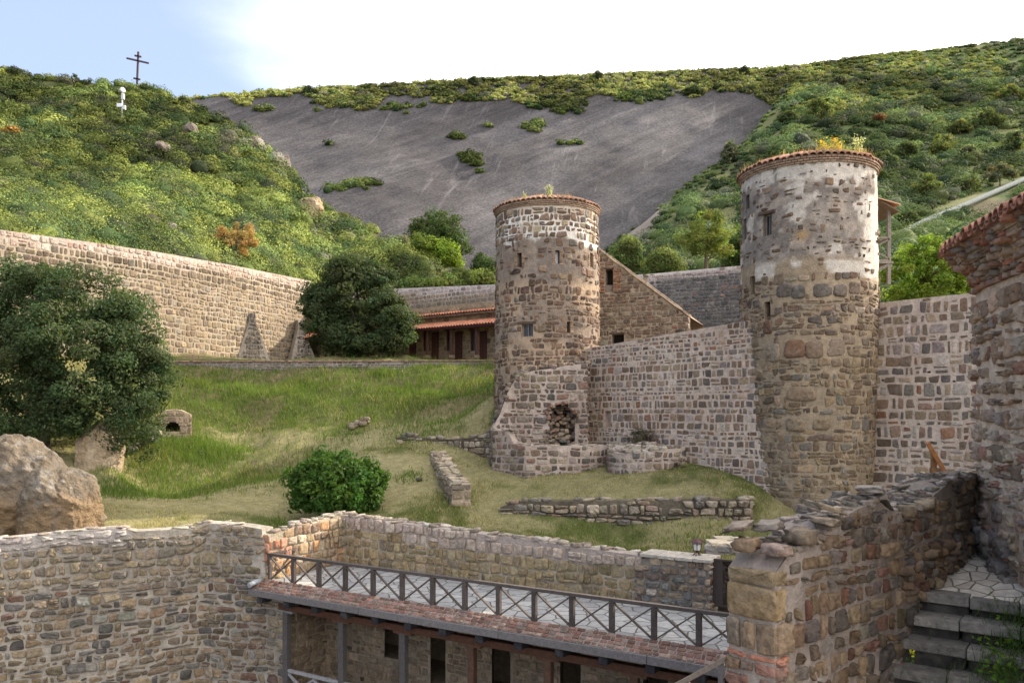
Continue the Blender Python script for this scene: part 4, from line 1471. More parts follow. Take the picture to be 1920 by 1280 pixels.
# balcony behind the near tower, seen past its right edge
bal = MB()
Yb = 32.0
pa, pb_ = P(1636, 365, Yb), P(1672, 385, Yb)
b_ = empty('balcony', (13.9, 32, 4), None, None)
b_.parent = tower2
b_.matrix_parent_inverse = Matrix.Translation(tower2.location).inverted()
del_ = [k for k in ()]
m = MB()
bx0, bx1 = 13.6, float(P(1664, 400, Yb)[0])
zf = float(P(0, 492, Yb)[2])
zr = float(P(0, 392, Yb)[2])
for (x, y) in ((bx1, 31.9), (bx1, 33.6)):
    m = MB()
    m.beam((x, y, zf - 0.9), (x, y, zr), 0.13, 0.13, (0, 1, 0), 0, (0.19, 0.17, 0.155))
    m.build('post', M_WOOD, b_)
m = MB()
for zz in (zf + 0.05, zf + 0.95):
    m.beam((bx1, 31.8, zz), (bx1, 33.7, zz), 0.09, 0.08, (0, 0, 1), 0, (0.2, 0.17, 0.15))
    m.beam((bx0, 31.86, zz), (bx1, 31.86, zz), 0.09, 0.08, (0, 0, 1), 0, (0.2, 0.17, 0.15))
m.beam((bx0, 31.86, zf + 0.1), (bx1, 31.86, zf + 0.9), 0.05, 0.05, (0, 1, 0), 0, (0.2, 0.17, 0.15))
m.beam((bx0 + 0.1, 31.86, zf + 0.9), (bx1, 31.86, zf + 0.1), 0.05, 0.05, (0, 1, 0), 0, (0.2, 0.17, 0.15))
m.beam((bx0 - 0.2, 31.9, zf - 0.95), (bx1, 31.9, zf - 0.1), 0.12, 0.12, (0, 1, 0), 0, (0.17, 0.15, 0.14))
m.box(((bx0 + bx1) / 2 - 0.2, 32.75, zf - 0.03), (bx1 - bx0 + 0.7, 1.9, 0.09), None, 0, (0.2, 0.18, 0.16))
m.build('railing', M_WOOD, b_)
m = MB()
# small lean-to roof of barrel tiles
for i in range(12):
    y = 31.55 + i * 0.2
    aa = np.linspace(0, math.pi, 7)
    vs = []
    for (x, z_) in ((bx0 - 0.7, zr + 0.72), (bx1 + 0.28, zr + 0.02)):
        for t_ in aa:
            vs.append((x, y + math.cos(t_) * 0.1, z_ + math.sin(t_) * 0.07))
    m.add(vs, [[j, j + 1, 8 + j, 7 + j] for j in range(6)], 0, np.array((0.36, 0.19, 0.12)) * (1 + r.normal(0, 0.15)))
m.box((bx1 - 0.3, 32.7, zr + 0.12), (1.3, 2.3, 0.06), ((0.868, 0, -0.496), (0, 1, 0), (0.496, 0, 0.868)), 0, (0.14, 0.1, 0.07))
m.build('tile_roof', M_TILE, b_)

# ================================================================== CURTAIN WALLS between the towers
CW_PAL = mkpal([(0.21, 0.14, 0.10), (0.16, 0.115, 0.085), (0.145, 0.122, 0.105), (0.29, 0.215, 0.15), (0.19, 0.155, 0.135), (0.38, 0.32, 0.28), (0.22, 0.115, 0.07)], [0.22, 0.15, 0.12, 0.22, 0.14, 0.10, 0.05], 0.18)
CW_COL = mottled((0.43, 0.335, 0.275), (0.53, 0.43, 0.36), 321, 0.5)
r = np.random.default_rng(111)
pth = Path([(3.35, 37.3), (9.6, 29.65)])
mb = wall(pth, interp([(0, 2.9), (pth.L, 3.5)]), const(-4.2), 0.8, CW_COL, r, dict(hr=(0.13, 0.38), wr=(0.14, 0.44), joint=0.065, wave=0.03, jit=0.13, split=0.2), CW_PAL, prot=0.012, rnd=0.16, rough=0.2, ends=False,
          openings=[(1.35, 1.75, -0.75, 0.0, 0.2), (0.25, 0.6, -0.1, 0.0, 0.12)])
tag(mb.build('curtain_wall', [M_MORTAR, M_STONE]), 'pinkish mortared stone wall running between the two round towers', 'wall')
pth = Path([(13.35, 30.3), (16.35, 26.7), (18.5, 24.2)])
mb = wall(pth, interp([(0, 4.05), (pth.L, 4.05)]), const(-3.4), 0.8, CW_COL, r, dict(hr=(0.18, 0.48), wr=(0.2, 0.6), joint=0.09, wave=0.03, jit=0.12, split=0.25), CW_PAL, prot=0.014, rnd=0.15, rough=0.2, ends=False,
          openings=[(2.35, 2.47, 1.35, 1.42, .3), (0.7, 0.8, 1.1, 1.17, .3), (3.2, 3.3, 1.0, 1.06, .3), (2.0, 2.1, -.5, -.44, .3)])
tag(mb.build('curtain_wall', [M_MORTAR, M_STONE]), 'tall pinkish mortared stone wall from the near tower to the tile roofed building', 'wall')

# ================================================================== LEFT ENCLOSURE WALL
r = np.random.default_rng(121)
pth = Path([(-31.5, 34), (-26.4, 41), (-23.9, 45), (-21.7, 49), (-19.0, 56), (-16.3, 64.5)])
def lw_top(q):
    return np.interp(q, [0, pth.cum[1], pth.cum[3], pth.cum[4], pth.cum[5]], [9.1, 9.32, 9.75, 10.1, 10.5])
def lw_pal(n, r, s, z):
    c = palette([(0.18, 0.135, 0.088), (0.15, 0.113, 0.077), (0.21, 0.162, 0.108), (0.125, 0.097, 0.075), (0.16, 0.138, 0.11)], [0.36, 0.24, 0.2, 0.1, 0.1], n, r, 0.14)
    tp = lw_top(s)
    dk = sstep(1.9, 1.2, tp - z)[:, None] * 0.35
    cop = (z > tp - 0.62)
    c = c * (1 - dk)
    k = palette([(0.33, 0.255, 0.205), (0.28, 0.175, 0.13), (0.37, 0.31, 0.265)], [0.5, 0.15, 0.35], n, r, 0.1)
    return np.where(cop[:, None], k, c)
lw_m = mottled((0.26, 0.21, 0.155), (0.34, 0.285, 0.22), 331, 0.3)
def lw_col(a, z):
    c = lw_m(a, z)
    k = sstep(0.68, 0.58, lw_top(a) - z)[:, None]
    c = lerp(c, np.array((0.38, 0.31, 0.27))[None], k)
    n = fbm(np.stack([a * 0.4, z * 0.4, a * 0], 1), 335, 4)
    shade_soot = np.exp(-((a - pth.cum[4] - 3.8) / 2.2) ** 2) * sstep(8.2, 6.8, z) * sstep(0.4, 0.55, n)  # broad shadow at the wall's right end painted into the colour, with some soot
    return lerp(c, np.array((0.2, 0.165, 0.13))[None], (shade_soot * 0.8)[:, None])
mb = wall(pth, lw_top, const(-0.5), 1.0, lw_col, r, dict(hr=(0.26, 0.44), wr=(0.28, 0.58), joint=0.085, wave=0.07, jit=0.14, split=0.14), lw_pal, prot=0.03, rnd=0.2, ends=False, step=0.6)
cl = mb.build('enclosure_wall', [M_MORTAR, M_STONE])
tag(cl, 'long high tan stone wall with a pale coping below the left hillside', 'wall')

# two sloping stone buttresses at the foot of the left wall
def buttress(px0, px1, pyt, pyb, Yc, label, r, side):
    n = np.array((0.94, -0.34, 0))
    t = np.array((0.34, 0.94, 0))
    e_top = P((px0 + px1) / 2 + side, pyt, Yc)
    a, b = P(px0, pyb, Yc - 0.8), P(px1, pyb, Yc + 0.4)
    zb = a[2] - 0.6
    a[2] = b[2] = zb
    wv = (b - a)
    wv[2] = 0
    H = e_top[2] - zb
    nrm = np.array((wv[1], -wv[0], 0)) / np.linalg.norm(wv[:2])
    Lb = np.linalg.norm(wv)
    u = wv / Lb
    mb = MB()
    def fm(q, z, d):
        f = (z - zb) / H
        k = np.clip(1 - f, 0.16, 1)
        cen = Lb / 2
        lean = (1.0 - f) * 1.15
        return a[None] + u[None] * (cen + (q - cen) * k)[:, None] + nrm[None] * (lean + d)[:, None] + np.array((0, 0, 1.0))[None] * (z - zb)[:, None]
    sl, zl = np.linspace(0, Lb, 10), np.linspace(zb, zb + H, 14)
    body_face(mb, fm, sl, zl, const(zb + H), const(zb), [], mottled((0.17, 0.145, 0.12), (0.27, 0.235, 0.2), 5, 0.6), 0, 0.06, 3)
    for sg in (0, Lb):
        f_ = fm(np.full(14, sg), zl, np.zeros(14))
        bk = f_.copy() - nrm[None] * 2.2
        V = np.stack([f_, bk], 1).reshape(-1, 3)
        mb.grid(V, 14, 2, 0, (0.3, 0.26, 0.22), True)
    Q = lay(Lb, zb, zb + H, (0.26, 0.4), (0.3, 0.55), r, 0.09, 0.04, 0.14, 0.15)
    Q = Q[(Q[..., 0].min(1) > 0) & (Q[..., 0].max(1) < Lb) & (Q[..., 1].max(1) < zb + H)]
    stones(mb, Q, fm, r, palette([(0.10, 0.085, 0.07), (0.15, 0.125, 0.1), (0.19, 0.155, 0.12)], [1, 1, 1], len(Q), r), 0.05, 0.22, 0.3, 1, True)
    return tag(mb.build('buttress', [M_MORTAR, M_STONE]), label, 'buttress', 'sloping buttresses at the foot of the long left wall')
buttress(432, 512, 586, 684, 57.0, 'dark sloping stone buttress against the tan wall, in the open left of the tree', r, 2)
buttress(534, 592, 600, 680, 62.0, 'dark sloping stone buttress partly behind the dark tree at the end of the tan wall', r, 2)

# ================================================================== GALLERY BUILDING and its back wall
r = np.random.default_rng(131)
GA, GB_ = np.array((-16.5, 64.3)), np.array((0.8, 51.8))           # base line of the front wall
gp = Path([GA, GB_])
gl = gp.L
def gz_base(q):
    return np.interp(q, [0, gl], [4.2, 3.35])
e = empty('gallery_building', (GA[0], GA[1], 4.0), 'long low stone building with two red tiled roofs and a dark timber porch', 'building')
gd = (GB_ - GA) / gl
gn = np.array((gd[1], -gd[0]))
def G(q, d, z):
    xy = GA + gd * q + gn * d
    return np.array((xy[0], xy[1], z))
ops = []
for k in range(9):
    q0 = gl - 2.35 - k * 2.15
    ops.append((q0, q0 + 0.62, 3.9 + (gl - q0) * 0.04, 5.3 + (gl - q0) * 0.04, 0.3))
mb = wall(gp, const(7.35), lambda q: gz_base(q) - 0.8, 0.5, mottled((0.30, 0.23, 0.155), (0.38, 0.3, 0.21), 341), r, dict(hr=(0.25, 0.4), wr=(0.3, 0.6), joint=0.05, wave=0.03, jit=0.1, split=0.1),
          mkpal([(0.26, 0.19, 0.125), (0.21, 0.15, 0.1), (0.30, 0.23, 0.15)], [1, 1, 1]), openings=ops, prot=0.02, hi=False, ends=False, step=0.6)
mb.build('wall', [M_MORTAR, M_STONE], e)
for o in ops:
    m = MB()
    m.beam(G(o[0] + .04, -0.1, o[2]), G(o[0] + .04, -0.1, o[3]), 0.08, 0.08, (gn[0], gn[1], 0), 0, (0.10, 0.045, 0.035))
    m.beam(G(o[1] - .04, -0.1, o[2]), G(o[1] - .04, -0.1, o[3]), 0.08, 0.08, (gn[0], gn[1], 0), 0, (0.10, 0.045, 0.035))
    m.beam(G(o[0] - .1, 0.02, o[3] + 0.05), G(o[1] + .1, 0.02, o[3] + 0.05), 0.1, 0.1, (0, 0, 1), 0, (0.10, 0.045, 0.035))
    m.beam(G((o[0] + o[1]) / 2, -0.1, o[2]), G((o[0] + o[1]) / 2, -0.1, o[3]), 0.04, 0.05, (gn[0], gn[1], 0), 0, (0.10, 0.045, 0.035))
    m.add([G(o[0], -0.16, o[2]), G(o[1], -0.16, o[2]), G(o[1], -0.16, o[3]), G(o[0], -0.16, o[3])], [[0, 1, 2, 3]], 1, (0.06, 0.07, 0.075))
    m.build('window', [M_REDWOOD, M_GLASS], e)
for k in range(8):
    q0 = gl - 3.35 - k * 2.15
    zb_ = float(gz_base(np.array([q0]))[0])
    m = MB()
    m.box(G(q0, 0.03, zb_ + 0.95), (0.62, 0.08, 1.9), (np.array((gd[0], gd[1], 0)), np.array((gn[0], gn[1], 0)), np.array((0, 0, 1.0))), 0, (0.07, 0.03, 0.025))
    for s_ in (-0.14, 0.14):
        m.box(G(q0 + s_, 0.08, zb_ + 0.95), (0.2, 0.03, 1.6), (np.array((gd[0], gd[1], 0)), np.array((gn[0], gn[1], 0)), np.array((0, 0, 1.0))), 0, (0.085, 0.035, 0.028))
    m.build('door', M_REDWOOD, e)
for k in range(9):
    q0 = gl - 2.75 - k * 2.15 + 0.0
    zb_ = float(gz_base(np.array([q0]))[0])
    m = MB()
    m.beam(G(q0, 1.5, zb_), G(q0, 1.5, 5.75), 0.19, 0.19, (gd[0], gd[1], 0), 0, (0.085, 0.04, 0.03))
    m.box(G(q0, 1.5, zb_ + 0.09), (0.36, 0.36, 0.2), None, 0, (0.2, 0.14, 0.1))
    m.box(G(q0, 1.5, 5.6), (0.55, 0.2, 0.12), (np.array((gd[0], gd[1], 0)), np.array((gn[0], gn[1], 0)), np.array((0, 0, 1.0))), 0, (0.085, 0.04, 0.03))
    m.build('column', M_REDWOOD, e)
m = MB()
m.beam(G(0, 1.5, 5.66), G(gl, 1.5, 5.66), 0.2, 0.22, (0, 0, 1), 0, (0.085, 0.03, 0.03))
m.beam(G(-0.1, 1.9, 5.56), G(gl, 1.9, 5.56), 0.08, 0.2, (0, 0, 1), 0, (0.075, 0.025, 0.035))
m.build('eave_beam', M_REDWOOD, e)
def tile_sheet(m, p00, p10, p01, nrow, ntile, r, col, amp=0.05):
    """barrel tiled roof plane: p00-p10 along the eave, p00-p01 up the slope"""
    p00, p10, p01 = (np.array(p, float) for p in (p00, p10, p01))
    eu, ev = p10 - p00, p01 - p00
    nrm = np.cross(eu, ev)
    nrm /= np.linalg.norm(nrm)
    if nrm[2] < 0:
        nrm = -nrm
    npt = ntile * 6 + 1
    u = np.linspace(0, 1, npt)
    ph = u * ntile * 2 * math.pi
    pts, cols = [], []
    tc_ = np.array(col)[None] * (1 + r.normal(0, 0.16, (nrow, ntile + 1, 1)))
    for k in range(nrow):
        for (v, lift) in ((k / nrow, 0.035), ((k + 1) / nrow, 0.0)):
            h = amp * np.cos(ph) + lift
            pts.append(p00[None] + eu[None] * u[:, None] + ev[None] * v + nrm[None] * h[:, None])
            cols.append(tc_[k][(u * ntile + 0.5).astype(int)])
    pts, cols = np.array(pts), np.array(cols)
    m.grid(pts.reshape(-1, 3), 2 * nrow, npt, 0, cols.reshape(-1, 3), False)
    bot = pts[0] - nrm[None] * 0.04                     # tile ends seen under the eave
    V = np.stack([pts[0], bot], 0).reshape(-1, 3)
    m.grid(V, 2, npt, 0, np.concatenate([cols[0], cols[0]]) * 0.9, False)
TC = (0.40, 0.17, 0.105)
m = MB()
tile_sheet(m, G(-0.2, 2.05, 5.62), G(gl + 0.1, 2.05, 5.62), G(-0.2, 0.0, 6.2), 5, 90, r, TC)
m.build('lower_roof', M_TILE, e)
m = MB()
tile_sheet(m, G(-0.2, 0.45, 6.72), G(gl + 0.1, 0.45, 6.72), G(-0.2, -2.6, 7.75), 7, 90, r, TC)
m.beam(G(-0.1, 0.32, 6.6), G(gl, 0.32, 6.6), 0.1, 0.1, (0, 0, 1), 0, (0.2, 0.15, 0.11))
m.build('upper_roof', M_TILE, e)
m = MB()
for k in range(34):
    q0 = 0.3 + k * gl / 34
    m.beam(G(q0, -0.1, 6.68), G(q0, 0.42, 6.56), 0.1, 0.1, (0, 0, 1), 0, (0.12, 0.08, 0.06))
m.build('rafter_ends', M_REDWOOD, e)

pth2 = Path([tuple(GA - gn * 3.0 + gd * -2.0), tuple(GB_ - gn * 3.0 + gd * 0.0), tuple(GB_ - gn * 3.0 + gd * 7.0)])
def bk_top(q):
    return np.interp(q, [0, pth2.cum[1], pth2.cum[2]], [10.15, 8.75, 8.6])
def bk_pal(n, r, s, z):
    c = palette([(0.22, 0.18, 0.13), (0.18, 0.15, 0.115), (0.26, 0.21, 0.15)], [1, 1, 1], n, r, 0.1)
    k = palette([(0.36, 0.32, 0.30), (0.26, 0.22, 0.21), (0.42, 0.38, 0.35)], [1, 1, 1], n, r, 0.12)
    return np.where((z > bk_top(s) - 0.55)[:, None], k, c)
def bk_col(a, z):
    c = mottled((0.28, 0.25, 0.21), (0.34, 0.3, 0.25), 7)(a, z)
    return lerp(c, np.array((0.5, 0.46, 0.44))[None], sstep(0.65, 0.55, bk_top(a) - z)[:, None])
mb = wall(pth2, bk_top, const(3), 0.9, bk_col, r, dict(hr=(0.24, 0.36), wr=(0.35, 0.6), joint=0.06, wave=0.02, jit=0.08, split=0.05), bk_pal, prot=0.015, hi=False, ends=False, step=0.6)
tag(mb.build('enclosure_wall', [M_MORTAR, M_STONE]), 'stone wall with a pale coping rising behind the red roofed building', 'wall')

# low tile capped wall along the edge of the terrace
pth3 = Path([(-22.5, 48.3), (0.6, 47.4)])
def tw_top(q):
    return np.interp(q, [0, pth3.L], [2.98, 2.92])
mb = wall(pth3, tw_top, const(1.6), 0.35, mottled((0.26, 0.23, 0.2), (0.36, 0.32, 0.29), 8), r, dict(hr=(0.1, 0.16), wr=(0.2, 0.4), joint=0.03, wave=0.02, jit=0.1), mkpal([(0.2, 0.17, 0.15), (0.15, 0.12, 0.1)], [1, 1]), prot=0.015, hi=False, ends=False, step=0.6)
m = mb
for i in range(115):
    q = (i + 0.5) / 115 * pth3.L
    p, n = pth3.at(np.array([q]))
    v = 1 + r.normal(0, 0.2)
    m.box((p[0][0] + n[0][0] * -0.17, p[0][1] + n[0][1] * -0.17, 3.0 + r.normal(0, 0.006)), (0.19, 0.5, 0.06), None, 2, np.array((0.36, 0.22, 0.15)) * v)
tag(mb.build('terrace_wall', [M_MORTAR, M_STONE, M_TILE]), 'low grey wall capped with flat red tiles along the top of the grass bank', 'wall')

# ================================================================== BUILDING BEHIND THE FAR TOWER
r = np.random.default_rng(141)
A_, B_ = P(1105, 600, 42.5), P(1290, 600, 40.6)
pg = Path([A_, B_])
zA, zB = float(P(1105, 455, 42.5)[2]), float(P(1290, 594, 40.6)[2])
gtop = lambda q: np.interp(q, [0, pg.L], [zA, zB])
fz = lambda py, q: (HZ - py) / F * (42.5 - 1.9 * q / pg.L)
q1 = pg.L * (1136 - 1105) / 185.0
q2_ = pg.L * (1151 - 1105) / 185.0
q3 = pg.L * (1149 - 1105) / 185.0
q4 = pg.L * (1172 - 1105) / 185.0
e = empty('lean_to_building', (A_[0], A_[1], 1.5), 'brown stone lean-to with a steep sloping roof line just right of the far tower', 'building')
ops = [(q1, q2_, fz(548, q1), fz(505, q1), 0.5), (q3, q4, fz(645, q3), fz(627, q3), 0.5)]
mb = wall(pg, gtop, const(0.8), 0.6, mottled((0.28, 0.235, 0.18), (0.36, 0.305, 0.24), 9), r, dict(hr=(0.14, 0.3), wr=(0.2, 0.5), joint=0.04, wave=0.04, jit=0.14, split=0.2),
          mkpal([(0.155, 0.11, 0.085), (0.19, 0.145, 0.11), (0.24, 0.2, 0.155), (0.12, 0.095, 0.08), (0.2, 0.11, 0.08)], [0.3, 0.3, 0.2, 0.12, 0.05]), openings=ops, prot=0.035, ends=True)
o = ops[0]
qs = []
for sg, a0, ww in ((-1, o[0] - 0.42, 0.4), (1, o[1] + 0.02, 0.42)):
    for i in range(int((o[3] - o[2]) / 0.085)):
        z_ = o[2] + i * 0.085
        half = 0.21 if i % 2 else 0.12
        qs.append([(a0, z_), (a0 + half, z_), (a0 + half, z_ + 0.068), (a0, z_ + 0.068)])
        qs.append([(a0 + half + 0.01, z_), (a0 + ww, z_), (a0 + ww, z_ + 0.068), (a0 + half + 0.01, z_ + 0.068)])
qs = np.array(qs)
stones(mb, qs, pg.fmap, r, palette([(0.30, 0.16, 0.10), (0.24, 0.13, 0.085), (0.34, 0.22, 0.15)], [1, 1, 1], len(qs), r), 0.05, 0.08, 0.1, 1, False)
mb.build('wall', [M_MORTAR, M_STONE], e)
m = MB()
pa, na = pg.at(np.array([0.0, pg.L]))
bk = -na[0] * 5.0
top_pts = []
for (p, z_) in ((pa[0], zA), (pa[1] + (pa[1] - pa[0]) * 0.02, zB)):
    top_pts.append((p[0] + na[0][0] * 0.12, p[1] + na[0][1] * 0.12, z_ + 0.05))
    top_pts.append((p[0] + bk[0], p[1] + bk[1], z_ + 0.05))
t0, t1, t2, t3 = [np.array(t) for t in top_pts]
# stone slab coping along the sloping edge
nseg = 14
for i in range(nseg):
    f0, f1 = i / nseg, (i + 0.97) / nseg
    a, b = lerp(t0, t2, f0), lerp(t0, t2, f1)
    off = np.array((bk[0], bk[1], 0)) / 5 * 0.3
    m.beam(a + off + (0, 0, r.normal(0.02, 0.012)), b + off + (0, 0, r.normal(0.02, 0.012)), 0.72, 0.09, (0, 0, 1), 0, np.array((0.36, 0.29, 0.22)) * (1 + r.normal(0, 0.12)))
m.build('coping', M_STONE, e)
m = MB()
m.add([t0 + (0, 0, -0.06) + np.array((bk[0], bk[1], 0)) / 5 * 0.65, t1, t3, t2 + (0, 0, -0.06) + np.array((bk[0], bk[1], 0)) / 5 * 0.65], [[0, 1, 2, 3]], 0, (0.25, 0.17, 0.12))
m.add([np.array((t1[0], t1[1], 0.8)), t1, t3, np.array((t3[0], t3[1], 0.8))], [[0, 1, 2, 3]], 0, (0.25, 0.17, 0.12))
m.build('roof', M_TILE, e)
for o, nm in zip(ops, ('doorway', 'window')):
    m = MB()
    q = lambda s, z, d: pg.fmap(np.array([s]), np.array([z]), np.array([d]))[0]
    m.add([q(o[0], o[2], -0.45), q(o[1], o[2], -0.45), q(o[1], o[3], -0.45), q(o[0], o[3], -0.45)], [[0, 1, 2, 3]], 0, (0.02, 0.018, 0.016))
    m.beam(q(o[0] - 0.15, o[3] + 0.05, -0.05), q(o[1] + 0.2, o[3] + 0.05, -0.05), 0.14, 0.1, (0, 0, 1), 1, (0.08, 0.055, 0.04))
    if nm == 'doorway':
        m.box(q(lerp(o[0], o[1], 0.5), o[2] + 0.2, -0.2), (o[1] - o[0], 0.04, 0.4), None, 1, (0.2, 0.17, 0.15))
    m.build(nm, [M_DARK, M_WOOD], e)

r = np.random.default_rng(142)
pd = Path([P(1165, 600, 57), P(1420, 600, 53)])
dtop = lambda q: np.interp(q, [0, pd.L], [9.6, 9.75])
def dk_pal(n, r, s, z):
    c = palette([(0.075, 0.072, 0.075), (0.10, 0.095, 0.095), (0.15, 0.10, 0.08), (0.13, 0.125, 0.12)], [0.4, 0.35, 0.08, 0.17], n, r, 0.15)
    k = palette([(0.26, 0.2, 0.19), (0.34, 0.29, 0.28)], [1, 1], n, r, 0.14)
    return np.where((z > dtop(s) - 0.5)[:, None], k, c)
def dk_col(a, z):
    c = mottled((0.10, 0.095, 0.095), (0.17, 0.16, 0.16), 10, 1.0)(a, z)
    return lerp(c, np.array((0.5, 0.45, 0.43))[None], sstep(0.56, 0.5, dtop(a) - z)[:, None])
mb = wall(pd, dtop, const(2), 0.9, dk_col, r, dict(hr=(0.18, 0.3), wr=(0.25, 0.5), joint=0.045, wave=0.03, jit=0.13, split=0.15), dk_pal, prot=0.03, hi=False, ends=False, step=0.6)
tag(mb.build('enclosure_wall', [M_MORTAR, M_STONE]), 'dark grey stone wall with a pale coping between the two towers at the back', 'wall')

# ================================================================== RUINS ON THE LAWN
UP = np.array((0, 0, 1.0))
RUIN_PAL = mkpal([(0.17, 0.125, 0.09), (0.13, 0.10, 0.08), (0.24, 0.19, 0.14), (0.11, 0.10, 0.09), (0.3, 0.25, 0.21), (0.2, 0.13, 0.1)], [0.28, 0.2, 0.2, 0.14, 0.1, 0.08], 0.17)
RUIN_COL = mottled((0.34, 0.27, 0.23), (0.44, 0.365, 0.32), 351, 0.8)
DRY_PAL = mkpal([(0.26, 0.21, 0.15), (0.21, 0.175, 0.135), (0.31, 0.26, 0.2), (0.17, 0.15, 0.13), (0.24, 0.17, 0.13)], [0.3, 0.25, 0.2, 0.15, 0.1], 0.15)
DRY_COL = mottled((0.085, 0.07, 0.055), (0.14, 0.12, 0.09), 352, 1.0)
CAP_PAL = mkpal([(0.36, 0.31, 0.25), (0.3, 0.25, 0.2), (0.42, 0.37, 0.32), (0.25, 0.2, 0.16)], [1, 1, 1, 1], 0.14)

r = np.random.default_rng(151)
pn = Path([P(922, 0, 35.1), P(1102, 0, 35.35)])
sx = lambda px: pn.L * (px - 922) / 180.0
tz = lambda py: (HZ - py) / F * 35.2
ntop = interp([(sx(922), tz(806)), (sx(928), tz(796)), (sx(943), tz(764)), (sx(947), tz(740)), (sx(962), tz(724)), (sx(968), tz(706)), (sx(985), tz(700)), (sx(1000), tz(694)), (sx(1040), tz(690)), (sx(1065), tz(684)), (sx(1102), tz(681))])
ops = [(sx(1030), sx(1078), tz(842), tz(775), 1.0), (sx(1034), sx(1074), tz(775), tz(764), 1.0), (sx(1041), sx(1066), tz(764), tz(756), 1.0)]
mb = wall(pn, ntop, const(-3), 1.9, RUIN_COL, r, dict(hr=(0.17, 0.36), wr=(0.2, 0.55), joint=0.07, wave=0.05, jit=0.16, split=0.2), RUIN_PAL, openings=ops, prot=0.05, ends=True,
          caps=((0.25, 0.5), (0.1, 0.22), 0.75, RUIN_PAL))
# broken left flank: stones toothing out
n = 46
f = r.uniform(0, 1, n)
px_ = np.interp(f, [0, 0.2, 0.45, 0.7, 1], [926, 944, 948, 965, 985])
py_ = np.interp(f, [0, 0.2, 0.45, 0.7, 1], [805, 768, 735, 712, 698])
cc = np.array([P(a + r.normal(0, 2), b + r.normal(2, 4), 35.2 + r.uniform(0, 1.2)) for a, b in zip(px_, py_)])
blobs(mb, cc, r.uniform((0.12, 0.12, 0.07), (0.25, 0.22, 0.14), (n, 3)), r, RUIN_PAL(n, r, None, None))
# rough brick arch round the niche and rubble on its sill
th = np.linspace(-0.1, math.pi + 0.1, 19)
cc = np.array([P(1054 - 25 * math.cos(t), 779 - 25 * math.sin(t), 35.12) for t in th])
cc = cc[r.random(len(cc)) < 0.75] + 0
cc = cc + r.normal(0, 0.05, cc.shape)
blobs(mb, cc, r.uniform((0.06, 0.1, 0.05), (0.12, 0.16, 0.12), (len(cc), 3)), r, palette([(0.24, 0.13, 0.09), (0.2, 0.13, 0.1)], [1, 1], len(cc), r))
n = 70
cc = np.array([P(r.uniform(1030, 1078), r.uniform(762, 840), 35.75 + r.normal(0, 0.08)) for _ in range(n)])
blobs(mb, cc, r.uniform((0.09, 0.1, 0.06), (0.2, 0.2, 0.13), (n, 3)), r, palette([(0.26, 0.19, 0.13), (0.31, 0.23, 0.16), (0.28, 0.17, 0.12), (0.22, 0.17, 0.13)], [1, 1, .5, 1], n, r))
n = 44
sd2 = np.where(r.random(n) < 0.5, 1030, 1077) + r.normal(0, 3.5, n)
cc = np.array([P(a, r.uniform(768, 838), 35.25 + r.uniform(-0.05, 0.5)) for a in sd2])
blobs(mb, cc, r.uniform((0.07, 0.1, 0.06), (0.16, 0.16, 0.13), (n, 3)), r, RUIN_PAL(n, r, None, None))
cc = np.array([P(r.uniform(1032, 1076), r.uniform(826, 842), r.uniform(35.2, 35.9)) for _ in range(16)])
blobs(mb, cc, r.uniform((0.1, 0.1, 0.07), (0.24, 0.2, 0.15), (16, 3)), r, RUIN_PAL(16, r, None, None))
tag(mb.build('ruined_wall', [M_MORTAR, M_STONE]), 'broken stone wall with an arched niche at the foot of the far tower', 'ruin')

pe = Path([P(924, 0, 35.5), P(925, 0, 34.6), P(985, 0, 33.2), P(1085, 0, 33.4), P(1145, 0, 34.4)])
et = interp([(0, -0.8), (pe.cum[1] + 0.9, -0.85), (pe.cum[1] + 1.0, -1.35), (pe.cum[2], -1.46), (pe.L, -1.5)])
mb = wall(pe, et, const(-3.2), 0.5, RUIN_COL, r, dict(hr=(0.16, 0.32), wr=(0.2, 0.5), joint=0.075, wave=0.04, jit=0.15, split=0.15), RUIN_PAL, prot=0.03, caps=((0.3, 0.55), (0.05, 0.09), 0.6, CAP_PAL), ends=True)
tag(mb.build('low_wall', [M_MORTAR, M_STONE]), 'low mortared stone wall enclosing the arched niche, between grass and far tower', 'wall')

# round planter like a well head
cw = P(1214, 0, 33.4)
th = np.linspace(-math.pi * 0.99, math.pi * 0.99, 29)
pw_ = Path([(cw[0] + 1.68 * math.sin(t), cw[1] - 1.5 * math.cos(t)) for t in th])
wz = lambda q: -1.62 + 0.10 * np.sin(np.asarray(q) * 1.3)
mb = wall(pw_, wz, const(-3.1), 0.45, RUIN_COL, r, dict(hr=(0.17, 0.32), wr=(0.2, 0.46), joint=0.075, wave=0.04, jit=0.15, split=0.15), RUIN_PAL, prot=0.03, caps=((0.25, 0.45), (0.08, 0.16), 0.9, CAP_PAL), ends=False)
n = 70
a, q = r.uniform(0, 6.28, n), np.sqrt(r.uniform(0, 1, n)) * 1.35
cc = np.stack([cw[0] + q * np.cos(a), cw[1] + q * np.sin(a), -1.62 + 0.28 * (1 - q / 1.35)], 1)
blobs(mb, cc, r.uniform((0.12, 0.1, 0.06), (0.26, 0.22, 0.12), (n, 3)), r, CAP_PAL(n, r, None, None))
th = np.linspace(0, 2 * math.pi, 25)[:-1]
V = np.concatenate([[[cw[0], cw[1], -1.35]], np.stack([cw[0] + 1.45 * np.cos(th), cw[1] + 1.3 * np.sin(th), np.full(24, -1.68)], 1)])
mb.add(V, [[0, 1 + i, 1 + (i + 1) % 24] for i in range(24)], 0, (0.22, 0.17, 0.12))
tag(mb.build('round_planter', [M_MORTAR, M_STONE]), 'low round stone ring heaped with rubble at the foot of the pinkish wall', 'planter')
p_ = P(1196, 0, 34.2)
